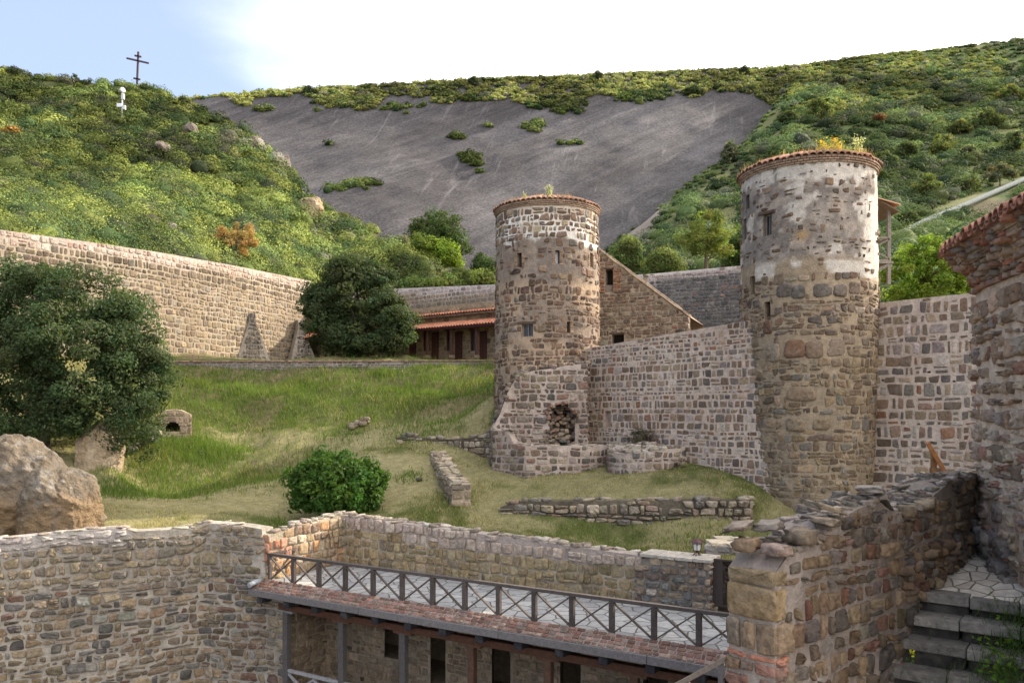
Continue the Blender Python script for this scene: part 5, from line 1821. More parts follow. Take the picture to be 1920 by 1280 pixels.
shrub('dry_bush', 'straggly olive bush with small pale flowers growing out of the round stone ring', 'bush', (p_[0], p_[1], -1.5), 0.55, 60, 40, 0.16, 0.028, (0.10, 0.09, 0.055), r, h=0.42)
p_ = P(1238, 0, 34.0)
shrub('dry_bush', 'reddish brown twiggy bush on the right half of the round stone ring', 'bush', (p_[0], p_[1], -1.55), 0.5, 50, 40, 0.15, 0.026, (0.13, 0.085, 0.07), r, h=0.42)
p_ = P(1268, 0, 32.0)
shrub('dry_bush', 'small dark bush in the grass against the front of the round stone ring', 'bush', (p_[0], p_[1], -2.6), 0.36, 26, 40, 0.13, 0.026, (0.085, 0.06, 0.055), r, h=0.3)

r = np.random.default_rng(152)
pl = Path([P(742, 0, 38.3), P(830, 0, 37.2), P(926, 0, 36.1)])
mb = wall(pl, interp([(0, -1.28), (0.7, -1.2), (pl.cum[1], -1.36), (pl.L - 1.2, -1.25), (pl.L, -0.85)]), const(-2.9), 0.6, DRY_COL, r, dict(hr=(0.16, 0.32), wr=(0.22, 0.5), joint=0.045, wave=0.06, jit=0.2, split=0.2), DRY_PAL, prot=0.07, rnd=0.22, ends=True, caps=((0.25, 0.5), (0.08, 0.2), 0.6, DRY_PAL))
tag(mb.build('retaining_wall', [M_SOIL, M_STONE]), 'short dry stone retaining wall in the grass left of the arched niche', 'wall')

po = Path([P(806, 0, 36.0), P(826, 0, 32.6), P(848, 0, 30.2)])
mb = wall(po, interp([(0, -1.85), (po.cum[1], -2.45), (po.L, -2.8)]), const(-4.6), 0.72, mottled((0.30, 0.25, 0.19), (0.4, 0.33, 0.25), 353), r, dict(hr=(0.18, 0.34), wr=(0.25, 0.55), joint=0.05, wave=0.05, jit=0.16, split=0.15), mkpal([(0.25, 0.2, 0.14), (0.2, 0.16, 0.12), (0.3, 0.24, 0.17)], [1, 1, 1]), prot=0.045, ends=True, caps=((0.2, 0.45), (0.06, 0.14), 0.8, mkpal([(0.33, 0.27, 0.19), (0.27, 0.22, 0.16), (0.38, 0.32, 0.24)], [1, 1, 1])))
tag(mb.build('ruined_wall', [M_MORTAR, M_STONE]), 'free standing low ruined wall running up the lawn beside the round green bush', 'ruin')

pr_ = Path([P(938, 0, 29.9), P(1100, 0, 29.2), P(1408, 0, 28.15)])
mb = wall(pr_, interp([(0, -3.62), (0.8, -3.4), (pr_.cum[1], -3.3), (pr_.L, -3.18)]), const(-5), 0.6, DRY_COL, r, dict(hr=(0.17, 0.4), wr=(0.24, 0.66), joint=0.05, wave=0.07, jit=0.19, split=0.25), DRY_PAL, prot=0.09, rnd=0.22, ends=True, caps=((0.3, 0.6), (0.08, 0.18), 0.7, DRY_PAL))
tag(mb.build('retaining_wall', [M_SOIL, M_STONE]), 'long dry stone retaining wall across the lawn, ending at the near tower', 'wall')

# ================================================================== TERRACE OVER THE GALLERY
r = np.random.default_rng(161)
U3, V3 = np.array((DU[0], DU[1], 0)), np.array((DV[0], DV[1], 0))
AX = (U3, V3, UP)
UE = 17.6
ter = empty('gallery_terrace', D(0, 0, -9.2), 'timber posted gallery carrying a flagstone terrace with a brick edge', 'terrace')
m = MB()
m.box(D(UE / 2 - 0.15, 1.75, DECK - 0.08), (UE + 0.3, 3.45, 0.16), AX, 0, (0.4, 0.4, 0.4))
m.build('paving', M_FLAG, ter)
def eave_map(s, z, d):
    v = -0.02 - np.asarray(z) * 0.86
    zz = DECK + 0.035 - np.asarray(z) * 0.5
    xy = DO[None] + DU[None] * np.asarray(s)[:, None] + DV[None] * (v - np.asarray(d) * 0.5)[:, None]
    return np.concatenate([xy, (zz + np.asarray(d) * 0.86)[:, None]], 1)
m = MB()
sl, zl = np.linspace(-0.35, UE, 60), np.linspace(0, 0.5, 4)
body_face(m, eave_map, sl, zl, const(0.5), const(0), [], mottled((0.22, 0.175, 0.155), (0.3, 0.25, 0.22), 361), 0, 0.004)
Q = lay(UE + 0.35, 0, 0.5, (0.118, 0.132), (0.14, 0.27), r, 0.022, 0.006, 0.05, 0, s0=-0.35)
Q = Q[Q[..., 1].max(1) < 0.52]
stones(m, Q, eave_map, r, palette([(0.20, 0.112, 0.086), (0.165, 0.10, 0.08), (0.235, 0.165, 0.135), (0.165, 0.125, 0.105)], [0.35, 0.3, 0.2, 0.15], len(Q), r, 0.17), 0.022, 0.1, 0.25, 1, False, 0.02)
m.add([D(-0.35, 0, DECK), D(-0.35, -0.45, DECK - 0.24), D(-0.35, -0.45, DECK - 0.4), D(-0.35, 0, DECK - 0.4)], [[0, 1, 2, 3]], 0, (0.3, 0.2, 0.16))
m.build('brick_edge', [M_MORTAR, M_BRICK], ter)
ul = [-0.4, 4.3, 9.1, 13.2, UE]
for a, b in zip(ul[:-1], ul[1:]):
    m = MB()
    m.beam(D(a, -0.47, DECK - 0.325), D(b - 0.015, -0.47, DECK - 0.325), 0.09, 0.2, UP, 0, np.array((0.165, 0.15, 0.15)) * (1 + r.normal(0, 0.06)))
    m.build('fascia_board', M_WOOD, ter)
for k in range(14):
    u = 0.05 + 1.2 * k
    m = MB()
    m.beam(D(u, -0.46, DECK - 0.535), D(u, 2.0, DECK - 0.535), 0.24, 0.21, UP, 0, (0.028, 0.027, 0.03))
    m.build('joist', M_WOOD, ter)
m = MB()
m.beam(D(0.5, 0.02, DECK - 0.76), D(UE, 0.02, DECK - 0.76), 0.22, 0.2, UP, 0, (0.085, 0.04, 0.026))
m.build('bearer', M_REDWOOD, ter)
m = MB()
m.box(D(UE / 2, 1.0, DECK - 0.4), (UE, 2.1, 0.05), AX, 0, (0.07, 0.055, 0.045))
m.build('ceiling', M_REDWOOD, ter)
pu = [0.79 + 2.38 * k for k in range(7)]
for k, u in enumerate(pu):
    wc = (0.085, 0.078, 0.076) if k < 3 else (0.09, 0.05, 0.034)
    m = MB()
    m.beam(D(u, 0.02, -9.2), D(u, 0.02, DECK - 0.9), 0.2, 0.2, V3, 0, wc)
    p_ = m.build('post', M_WOOD if k < 3 else M_REDWOOD, ter)
    m = MB()
    m.box(D(u, 0.02, DECK - 0.88), (0.66, 0.2, 0.11), AX, 0, (0.095, 0.048, 0.032) if k else (0.2, 0.19, 0.19))
    m.build('bracket', M_REDWOOD if k else M_WOOD, ter)
for k in range(6):
    a, b = pu[k] + 0.1, pu[k + 1] - 0.1
    wc = (0.27, 0.265, 0.27)
    m = MB()
    m.beam(D(a, 0.0, -8.27), D(b, 0.0, -8.27), 0.1, 0.1, UP, 0, wc)
    m.beam(D(a, 0.0, -8.37), D((a + b) / 2, 0.0, -9.1), 0.07, 0.08, V3, 0, wc)
    m.beam(D(a, 0.05, -9.1), D((a + b) / 2, 0.05, -8.37), 0.07, 0.08, V3, 0, wc)
    m.beam(D((a + b) / 2, 0.0, -8.37), D(b, 0.0, -9.1), 0.07, 0.08, V3, 0, wc)
    m.beam(D((a + b) / 2, 0.05, -9.1), D(b, 0.05, -8.37), 0.07, 0.08, V3, 0, wc)
    m.build('lower_railing', M_WOOD, ter)
m = MB()
m.box(D(UE / 2, 0.9, -9.18), (UE, 2.3, 0.12), AX, 0, (0.2, 0.19, 0.18))
m.build('floor', M_WOOD, ter)
pgal = Path([D(0.62, 0.08, 0), D(0.62, 2.0, 0), D(UE, 2.0, 0)])
GS = lambda u: 1.92 + (u - 0.62)
ops = [(GS(1.2), GS(1.75), -8.0, -6.6, 0.3)] + [(GS(a), GS(b), z0, z1, d) for a, b, z0, z1, d in
       ((3.16, 3.74, -8.0, -6.75, 1.2), (5.02, 5.6, -8.6, -6.25, 2.2), (7.3, 7.95, -8.9, -6.2, 2.2), (9.6, 10.25, -8.9, -6.2, 2.2), (12.1, 12.8, -8.9, -6.2, 2.2), (14.4, 15.0, -8.9, -6.2, 2.2))]
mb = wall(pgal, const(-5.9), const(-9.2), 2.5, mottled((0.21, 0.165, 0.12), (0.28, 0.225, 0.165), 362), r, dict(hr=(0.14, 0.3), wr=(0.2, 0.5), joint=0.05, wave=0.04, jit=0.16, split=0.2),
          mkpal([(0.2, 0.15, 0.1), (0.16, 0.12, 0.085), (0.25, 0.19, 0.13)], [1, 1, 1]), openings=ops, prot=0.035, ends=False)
mb.build('rear_wall', [M_MORTAR, M_STONE], ter)  # same stone as outside, coloured darker to paint in the gallery's shade

# --- rail on the terrace edge
r = np.random.default_rng(162)
rail = empty('wooden_railing', D(0, 0, DECK), 'grey weathered wooden railing with crossed braces along the terrace edge', 'railing')
RW = (0.075, 0.062, 0.057)
RZ = DECK + 0.85
ru = [1.098 * k for k in range(16)]
for k, u in enumerate(ru):
    m = MB()
    m.beam(D(u, 0.02, DECK - 0.02), D(u, 0.02, RZ - 0.03), 0.125, 0.125, V3, 0, np.array(RW) * (1 + r.normal(0, 0.12)))
    m.build('post', M_WOOD, rail)
for a, b in ((0, 3), (3, 6), (6, 9), (9, 12), (12, 15)):
    m = MB()
    m.beam(D(ru[a] - (0.1 if a == 0 else 0), 0.02, RZ), D(ru[b] - 0.008, 0.02, RZ), 0.13, 0.085, UP, 0, np.array(RW) * 1.15 * (1 + r.normal(0, 0.08)))
    m.build('top_rail', M_WOOD, rail)
for k in range(15):
    for sgn in (0, 1):
        m = MB()
        z0, z1 = (DECK + 0.06, RZ - 0.07) if sgn else (RZ - 0.07, DECK + 0.06)
        m.beam(D(ru[k] + 0.06, 0.0 + 0.05 * sgn, z0), D(ru[k + 1] - 0.06, 0.0 + 0.05 * sgn, z1), 0.035, 0.07, V3, 0, np.array((0.095, 0.077, 0.068)) * (1 + r.normal(0, 0.1)))
        m.build('brace', M_WOOD, rail)
m = MB()
m.beam(D(0.0, 0.08, RZ), D(-0.02, 1.12, RZ), 0.12, 0.085, UP, 0, RW)
m.build('top_rail', M_WOOD, rail)
for sgn in (0, 1):
    m = MB()
    z0, z1 = (DECK + 0.06, RZ - 0.07) if sgn else (RZ - 0.07, DECK + 0.06)
    m.beam(D(0.03 * sgn, 0.08, z0), D(0.03 * sgn, 1.08, z1), 0.035, 0.07, U3, 0, RW)
    m.build('brace', M_WOOD, rail)

# --- walls round the terrace
r = np.random.default_rng(163)
pt_ = Path([D(-0.02, -0.02, 0), D(0, 3.42, 0), D(11.5, 3.42, 0)])
tt_top = interp([(0, -4.03), (0.9, -3.98), (1.0, -3.9), (2.2, -3.82), (3.0, -3.74), (3.44, -3.76), (6, -3.86), (8.4, -3.94), (11.2, -4.0), (13.2, -4.1), (14.94, -4.16)])
def ter_pal(n, r, s, z):
    tan_ = palette([(0.27, 0.205, 0.115), (0.235, 0.18, 0.105), (0.30, 0.235, 0.14), (0.21, 0.165, 0.11)], [0.4, 0.25, 0.25, 0.1], n, r, 0.11)
    pink = palette([(0.37, 0.295, 0.24), (0.42, 0.34, 0.28)], [1, 1], n, r, 0.08)
    end = palette([(0.29, 0.21, 0.13), (0.33, 0.19, 0.10), (0.23, 0.16, 0.11), (0.36, 0.29, 0.21)], [0.4, 0.15, 0.25, 0.2], n, r, 0.14)
    brick = palette([(0.33, 0.16, 0.10), (0.36, 0.2, 0.14)], [1, 1], n, r, 0.12)
    c = np.where(((tt_top(s) - z) < 0.52)[:, None], pink, tan_)
    c = np.where((s < 3.4)[:, None], end, c)
    return np.where((s < 0.85)[:, None] & (z > -4.9)[:, None], brick, c)
def ter_col(a, z):
    c = mottled((0.30, 0.255, 0.19), (0.42, 0.36, 0.28), 363, 1.0)(a, z)
    k = sstep(0.58, 0.5, tt_top(a) - z) * (a > 3.4)
    return lerp(c, np.array((0.34, 0.285, 0.25))[None], k[:, None])
mb = wall(pt_, tt_top, const(-5.9), 0.5, ter_col, r, dict(hr=(0.27, 0.38), wr=(0.28, 0.52), joint=0.035, wave=0.05, jit=0.16, split=0.12), ter_pal, prot=0.05, rnd=0.22, rough=0.2, ends=True, caps=((0.22, 0.5), (0.05, 0.13), 0.85, CAP_PAL))
tag(mb.build('terrace_wall', [M_MORTAR, M_STONE]), 'tan stone wall with a pale top course along the back and left end of the flagstone terrace', 'wall')

pp_ = Path([D(11.35, 3.36, 0), D(13.5, 3.36, 0)])
mb = wall(pp_, interp([(0, -4.28), (0.35, -4.28), (0.36, -4.16), (pp_.L, -4.16)]), const(-5.9), 0.75, mottled((0.20, 0.175, 0.15), (0.28, 0.25, 0.215), 364, 1.5), r, dict(hr=(0.19, 0.26), wr=(0.24, 0.48), joint=0.06, wave=0.02, jit=0.1, split=0.05),
          mkpal([(0.19, 0.14, 0.10), (0.25, 0.19, 0.13), (0.14, 0.095, 0.075), (0.16, 0.15, 0.14), (0.31, 0.24, 0.17), (0.38, 0.33, 0.28)], [0.25, 0.25, 0.17, 0.15, 0.12, 0.06], 0.14), prot=0.05, rnd=0.2, ends=True)
for k in range(4):
    mb.box(D(11.75 + 0.52 * k, 3.72, -4.11 + r.normal(0, 0.004)), (0.5, 0.92, 0.09), AX, 1, np.array((0.40, 0.36, 0.31)) * (1 + r.normal(0, 0.08)))
tag(mb.build('stone_pier', [M_MORTAR, M_STONE]), 'squared stone pier with flat slabs and a lantern on top beside the iron gate', 'pier')

# --- courtyard wall at the left
r = np.random.default_rng(164)
pc_ = Path([(-31, 16.6), (-24, 19.6), (-15.2, 23.6), (-10.15, 26.4), tuple(D(-0.02, -0.05, 0)[:2]), tuple(D(0.68, -0.02, 0)[:2])])
c3 = pc_.cum
ct_top = interp([(0, -3.9), (c3[2], -3.8), (c3[2] + 3.0, -3.68), (c3[2] + 3.6, -3.84), (c3[3] - 0.3, -3.86), (c3[3] - 0.2, -3.7), (c3[3] + 1.4, -3.76), (c3[4] - 0.05, -3.86), (c3[4] - 0.02, -5.98), (c3[5], -5.98)])
def ct_pal(n, r, s, z):
    up = palette([(0.225, 0.18, 0.12), (0.19, 0.157, 0.11), (0.25, 0.2, 0.14), (0.16, 0.14, 0.115)], [0.35, 0.3, 0.2, 0.15], n, r, 0.12)
    lo = palette([(0.195, 0.145, 0.095), (0.145, 0.115, 0.083), (0.10, 0.092, 0.084), (0.24, 0.185, 0.125), (0.14, 0.085, 0.065), (0.20, 0.19, 0.165)], [0.28, 0.24, 0.16, 0.18, 0.07, 0.07], n, r, 0.16)
    d = ct_top(s) - z
    c = np.where((d < 1.75)[:, None], up, lo)
    pale = palette([(0.38, 0.34, 0.31), (0.33, 0.3, 0.28)], [1, 1], n, r, 0.1)
    return np.where(((d < 0.5) & (s < c3[2] + 3.4))[:, None], pale, c)
def ct_col(a, z):
    c = mottled((0.265, 0.235, 0.2), (0.365, 0.33, 0.285), 365, 0.8)(a, z)
    k = sstep(0.6, 0.5, ct_top(a) - z) * (a < c3[2] + 3.4)
    return lerp(c, np.array((0.36, 0.33, 0.31))[None], k[:, None])
mb = wall(pc_, ct_top, const(-9.3), 0.6, ct_col, r, dict(hr=(0.14, 0.34), wr=(0.2, 0.58), joint=0.065, wave=0.07, jit=0.2, split=0.22), ct_pal, prot=0.06, rnd=0.23, rough=0.25, ends=False, caps=((0.25, 0.6), (0.03, 0.08), 0.55, CAP_PAL), step=0.3)
tag(mb.build('courtyard_wall', [M_MORTAR, M_STONE]), 'tall tan rubble wall of the sunken courtyard in the lower left', 'wall')
m = MB()
p0 = D(-0.25, -0.35, DECK - 0.02)
m.tube([p0 + V3 * 0.6, p0, p0 - V3 * 0.25 - UP * 0.06], 0.085, 10, 0, (0.32, 0.34, 0.36))
tag(m.build('drain_spout', M_METAL), 'short grey drain spout at the left end of the brick edge', 'spout')

# --- lantern on the pier
r = np.random.default_rng(165)
lb = P(1307, 1028, 22.45)
lb[2] = -4.065
ln = empty('lantern', lb, 'small dark red iron lantern with frosted panes on the stone pier', 'lantern')
IR = (0.075, 0.03, 0.03)
m = MB()
for k in range(6):
    a = k * math.pi / 3
    d = np.array((math.cos(a), math.sin(a), 0))
    m.tube([lb + d * 0.12, lb + d * 0.07 + UP * 0.05, lb + UP * 0.1], 0.012, 6, 0, IR)
m.tube([lb + UP * 0.08, lb + UP * 0.14], [0.03, 0.05], 8, 0, IR)
m.build('foot', M_METAL, ln)
m = MB()
hex_ = [(math.cos(k * math.pi / 3 + 0.3), math.sin(k * math.pi / 3 + 0.3)) for k in range(6)]
for k in range(6):
    a, b = hex_[k], hex_[(k + 1) % 6]
    lo, hi = lb + np.array((a[0] * 0.11, a[1] * 0.11, 0.14)), lb + np.array((a[0] * 0.145, a[1] * 0.145, 0.37))
    lo2, hi2 = lb + np.array((b[0] * 0.11, b[1] * 0.11, 0.14)), lb + np.array((b[0] * 0.145, b[1] * 0.145, 0.37))
    m.tube([lo, hi], 0.011, 5, 0, IR)
    m.tube([lo, lo2], 0.011, 5, 0, IR)
    m.tube([hi, hi2], 0.014, 5, 0, IR)
    m.tube([lerp(lo, hi, 0.72), lerp((lo + lo2) / 2, (hi + hi2) / 2, 0.9), lerp(lo2, hi2, 0.72)], 0.008, 5, 0, IR)
m.build('frame', M_METAL, ln)
m = MB()
V = [lb + np.array((a[0] * 0.10, a[1] * 0.10, 0.14)) for a in hex_] + [lb + np.array((a[0] * 0.135, a[1] * 0.135, 0.37)) for a in hex_]
m.add(V, [[k, (k + 1) % 6, (k + 1) % 6 + 6, k + 6] for k in range(6)], 0, (0.62, 0.62, 0.6))
m.build('glass', M_GLASS, ln)
m = MB()
V = [lb + np.array((a[0] * 0.20, a[1] * 0.20, 0.37)) for a in hex_] + [lb + np.array((a[0] * 0.07, a[1] * 0.07, 0.46)) for a in hex_] + [lb + UP * 0.5]
m.add(V, [[k, (k + 1) % 6, (k + 1) % 6 + 6, k + 6] for k in range(6)] , 0, IR)
m.add(V, [[k + 6, (k + 1) % 6 + 6, 12] for k in range(6)], 0, IR)
for a in hex_:
    m.tube([lb + np.array((a[0] * 0.06, a[1] * 0.06, 0.46)), lb + np.array((a[0] * 0.2, a[1] * 0.2, 0.37)), lb + np.array((a[0] * 0.23, a[1] * 0.23, 0.4))], 0.01, 5, 0, IR)
m.build('cap', M_METAL, ln)

# --- iron gate beside the pier
g0 = D(13.56, 3.55, -5.35)
gate = empty('iron_gate', g0, 'dark rusty iron gate with scrollwork between stone pier and parapet', 'gate')
GC = (0.05, 0.034, 0.03)
def gp_(u, z, v=0.0):
    return g0 + U3 * u + V3 * v + UP * z
m = MB()
for u in (0.0, 0.62, 1.3):
    m.beam(gp_(u, 0), gp_(u, 1.28), 0.05, 0.05, U3, 0, GC)
for z in (0.02, 1.27):
    m.beam(gp_(0, z), gp_(1.3, z), 0.05, 0.05, UP, 0, GC)
m.build('frame', M_METAL, gate)
m = MB()
m.box(gp_(0.13, 0.64), (0.22, 0.02, 1.24), AX, 0, GC)
m.build('panel', M_METAL, gate)
m = MB()
m.box(gp_(0.68, 0.64), (0.14, 0.02, 1.24), AX, 0, GC)
m.build('panel', M_METAL, gate)
m = MB()
for k in range(6):
    q = np.linspace(0, 1, 9)
    m.tube([gp_(0.28 + 0.32 * t, 1.22 - 0.13 * k - 0.35 * t * t) for t in q], 0.012, 5, 0, GC)
    m.tube([gp_(0.76 + 0.5 * t, 0.9 - 0.13 * k + 0.3 * t * t) for t in q], 0.012, 5, 0, GC)
for k in range(4):
    m.tube([gp_(0.28 + 0.11 * k, 0.02), gp_(0.28 + 0.11 * k, 0.62)], 0.011, 5, 0, GC)
m.build('scrollwork', M_METAL, gate)

# --- low slabbed block behind the gate
pb2 = Path([P(1322, 0, 24.0), P(1420, 0, 23.2)])
mb = wall(pb2, const(-4.02), const(-5.4), 1.5, RUIN_COL, r, dict(hr=(0.18, 0.3), wr=(0.25, 0.5), joint=0.05, wave=0.03, jit=0.14), CAP_PAL, prot=0.03)
for k in range(3):
    for j in range(2):
        p, n_ = pb2.at(np.array([0.3 + 0.55 * k]))
        mb.box((p[0][0] - n_[0][0] * (0.35 + 0.72 * j), p[0][1] - n_[0][1] * (0.35 + 0.72 * j), -3.97 + r.normal(0, 0.012)), (0.6, 0.74, 0.09), None, 1, np.array((0.5, 0.42, 0.31)) * (1 + r.normal(0, 0.08)))
tag(mb.build('slabbed_block', [M_MORTAR, M_STONE]), 'low stone block topped with pale beige slabs behind the lantern and gate', 'block')

r = np.random.default_rng(166)
pq = Path([(7.75, 20.9), (7.15, 17.5), (6.95, 13.6)])
mb = wall(pq, const(-3.75), const(-9.3), 0.6, mottled((0.24, 0.2, 0.16), (0.33, 0.28, 0.23), 366), r, dict(hr=(0.16, 0.34), wr=(0.22, 0.55), joint=0.05, wave=0.05, jit=0.17, split=0.2), DRY_PAL, prot=0.05, ends=True, caps=((0.3, 0.6), (0.05, 0.1), 0.7, CAP_PAL))
tag(mb.build('retaining_wall', [M_MORTAR, M_STONE]), 'rubble retaining wall behind the stair parapet, beyond the iron gate', 'wall')
# --- timber handrail going down from the terrace, lower edge of the picture
hr_ = empty('stair_handrail', P(1270, 1300, 15.4), 'sloping weathered timber handrail at the bottom edge left of the stair parapet', 'handrail')
a, b = P(1215, 1312, 15.8), P(1385, 1222, 14.6)
m = MB()
m.beam(a, b, 0.11, 0.10, UP, 0, (0.30, 0.235, 0.18))
m.build('rail', M_WOOD, hr_)
for f in (0.1, 0.45, 0.82):
    p = lerp(a, b, f)
    m = MB()
    m.beam(p - UP * 0.05, p - UP * 1.1, 0.1, 0.1, U3, 0, (0.2, 0.17, 0.16))
    m.build('post', M_WOOD, hr_)
m = MB()
m.beam(lerp(a, b, .86) - UP * 0.1, lerp(a, b, .74) - UP * 0.9, 0.07, 0.09, UP, 0, (0.2, 0.18, 0.17))
m.build('brace', M_WOOD, hr_)

# ================================================================== STAIR PARAPET, STAIRS, RIGHT BUILDING
r = np.random.default_rng(171)
PT, PN = np.array((0.755, 0.655)), np.array((0.655, -0.755))
pA = np.array((2.97, 9.0))
ps_ = Path([pA, pA + PT * 2, pA + PT * 4, pA + PT * 6.25])
pr_top = interp([(0, -1.84), (0.22, -1.82), (0.24, -1.62), (0.9, -1.58), (1.0, -1.5), (1.4, -1.38), (2.0, -1.27), (2.9, -1.17), (2.95, -1.42), (3.9, -1.40), (4.4, -1.26), (4.9, -1.12), (5.4, -1.03), (6.0, -1.07), (6.25, -1.16)])
def pr_pal(n, r, s, z):
    c = palette([(0.145, 0.098, 0.062), (0.11, 0.078, 0.055), (0.19, 0.14, 0.09), (0.13, 0.07, 0.05), (0.155, 0.13, 0.11), (0.09, 0.075, 0.065)], [0.3, 0.22, 0.18, 0.1, 0.1, 0.1], n, r, 0.18)
    b = np.exp(-((z + 2.38 - 0.0 * s) / 0.06) ** 2) * (s < 0.01)
    return lerp(c, np.array((0.34, 0.15, 0.10))[None], (b > 0.5)[:, None])
mb = wall(ps_, pr_top, const(-5.4), 0.6, mottled((0.20, 0.165, 0.14), (0.30, 0.255, 0.225), 371, 1.4), r, dict(hr=(0.14, 0.30), wr=(0.14, 0.40), joint=0.06, wave=0.06, jit=0.19, split=0.2), pr_pal, prot=0.042, rnd=0.2, rough=0.3, ends=False, sink=0.04, keep=lambda s, z, r: s > 0.24)
# end face: big squared blocks, brick courses
def ef(q, z, d):
    xy = pA[None] - PN[None] * np.asarray(q)[:, None] - PT[None] * np.asarray(d)[:, None]
    return np.concatenate([xy, np.asarray(z)[:, None]], 1)
bl = [  # (s0, s1, z0, z1, colour) seen from the front, s from right to left
    (0.0, 0.60, -2.0, -1.83, (0.24, 0.18, 0.11)), (0.0, 0.62, -2.40, -2.02, (0.26, 0.185, 0.105)),
    (0.0, 0.24, -2.78, -2.43, (0.23, 0.165, 0.11)), (0.27, 0.40, -2.75, -2.44, (0.25, 0.18, 0.12)), (0.44, 0.62, -2.76, -2.43, (0.2, 0.16, 0.12)),
    (0.0, 0.33, -2.87, -2.81, (0.42, 0.19, 0.12)), (0.35, 0.62, -2.86, -2.80, (0.40, 0.18, 0.12)),
    (0.0, 0.25, -3.03, -2.90, (0.30, 0.16, 0.12)), (0.28, 0.42, -3.0, -2.90, (0.2, 0.14, 0.11)), (0.45, 0.62, -3.03, -2.89, (0.22, 0.15, 0.1)),
    (0.33, 0.62, -3.2, -3.06, (0.22, 0.12, 0.09)), (0.0, 0.2, -3.28, -3.07, (0.19, 0.11, 0.08)), (0.22, 0.6, -3.45, -3.24, (0.28, 0.2, 0.14)), (0.0, 0.19, -3.55, -3.31, (0.2, 0.14, 0.1)), (0.2, 0.6, -3.8, -3.5, (0.2, 0.14, 0.1)), (0.0, 0.6, -4.3, -3.9, (0.2, 0.15, 0.1))]
Qe = np.array([[(a, z0), (a, z1), (b, z1), (b, z0)] for a, b, z0, z1, c in bl])
Qe = Qe + r.normal(0, 0.008, Qe.shape)
zl = np.linspace(-5.4, -1.84, 20)
body_face(mb, ef, np.linspace(0, 0.6, 6), zl, const(-1.84), const(-5.4), [], mottled((0.30, 0.25, 0.21), (0.40, 0.34, 0.29), 372, 3), 0, 0.012)
stones(mb, Qe, ef, r, np.array([c for *_, c in bl]), 0.035, 0.1, 0.3, 1, True, 0.03)
Qs = np.array([[(0.012, z0), (w_, z0), (w_ - 0.01, z1), (0.012, z1)] for (a, b, z0, z1, c), w_ in zip(bl, r.uniform(0.14, 0.34, len(bl))) if a == 0.0])
stones(mb, Qs + r.normal(0, 0.006, Qs.shape), ps_.fmap, r, np.array([c for a, b, z0, z1, c in bl if a == 0.0]), 0.04, 0.1, 0.3, 1, True, 0.03)
# rubble along the top
n = 210
q = np.sort(r.uniform(0.3, 6.2, n))
d = -r.uniform(0.0, 0.6, n)
p, nn_ = ps_.at(q)
xy = p + nn_ * d[:, None]
sz = r.uniform((0.06, 0.05, 0.025), (0.15, 0.12, 0.06), (n, 3))
blobs(mb, np.stack([xy[:, 0], xy[:, 1], pr_top(q) + sz[:, 2] * r.uniform(-0.7, 0.6, n)], 1), sz, r, palette([(0.22, 0.19, 0.16), (0.28, 0.235, 0.2), (0.17, 0.135, 0.105), (0.13, 0.10, 0.08)], [0.3, 0.2, 0.28, 0.22], n, r), 1, None, 0.95, 0.17)
big = [((1385, 986, 9.55), (0.20, 0.16, 0.055), (0.30, 0.25, 0.21)), ((1440, 985, 9.6), (0.22, 0.17, 0.07), (0.28, 0.25, 0.23)), ((1400, 1020, 9.35), (0.14, 0.16, 0.11), (0.27, 0.2, 0.14)), ((1455, 1030, 9.15), (0.16, 0.16, 0.09), (0.36, 0.28, 0.25)), ((1500, 1005, 9.4), (0.17, 0.16, 0.12), (0.23, 0.19, 0.15)),
       ((1545, 975, 9.75), (0.2, 0.16, 0.06), (0.3, 0.25, 0.2)), ((1545, 950, 10.0), (0.24, 0.2, 0.06), (0.34, 0.29, 0.22)), ((1630, 915, 10.8), (0.22, 0.2, 0.05), (0.36, 0.33, 0.3)), ((1735, 945, 11.6), (0.16, 0.14, 0.09), (0.3, 0.24, 0.16)), ((1700, 958, 11.2), (0.12, 0.14, 0.12), (0.24, 0.19, 0.13)), ((1780, 893, 12.6), (0.2, 0.16, 0.07), (0.2, 0.18, 0.17))]
blobs(mb, np.array([P(*b[0]) for b in big]), np.array([b[1] for b in big]) * (1, 1, 0.78), r, np.array([b[2] for b in big]) * (0.78, 0.74, 0.7), 1, r.uniform(0.3, 1.1, len(big)), 0.95, 0.14)
# rounded far end and the kerb along the path
n = 60
zz = r.uniform(-2.6, -1.15, n)
a = r.uniform(-1.6, 1.6, n)
ce = pA + PT * 6.2 - PN * 0.3
blobs(mb, np.stack([ce[0] + 0.26 * (np.cos(a) * PT[0] + np.sin(a) * PN[0]), ce[1] + 0.26 * (np.cos(a) * PT[1] + np.sin(a) * PN[1]), zz], 1), r.uniform((0.09, 0.09, 0.07), (0.17, 0.17, 0.14), (n, 3)), r, pr_pal(n, r, np.ones(n), zz))
n = 90
q = r.uniform(3.2, 6.2, n)
ztop = np.interp(q, [3.2, 6.2], [-2.12, -1.88])
zz = ztop - r.uniform(0, 0.55, n)
p, nn_ = ps_.at(q)
xy = p + nn_ * r.uniform(-0.02, 0.06, n)[:, None]
blobs(mb, np.stack([xy[:, 0], xy[:, 1], zz], 1), r.uniform((0.09, 0.06, 0.06), (0.19, 0.09, 0.12), (n, 3)), r, pr_pal(n, r, np.ones(n), zz))
tag(mb.build('stair_parapet', [M_MORTAR, M_STONE]), 'large dark brown rubble wall beside the stone stairs, with loose slabs on top', 'parapet')

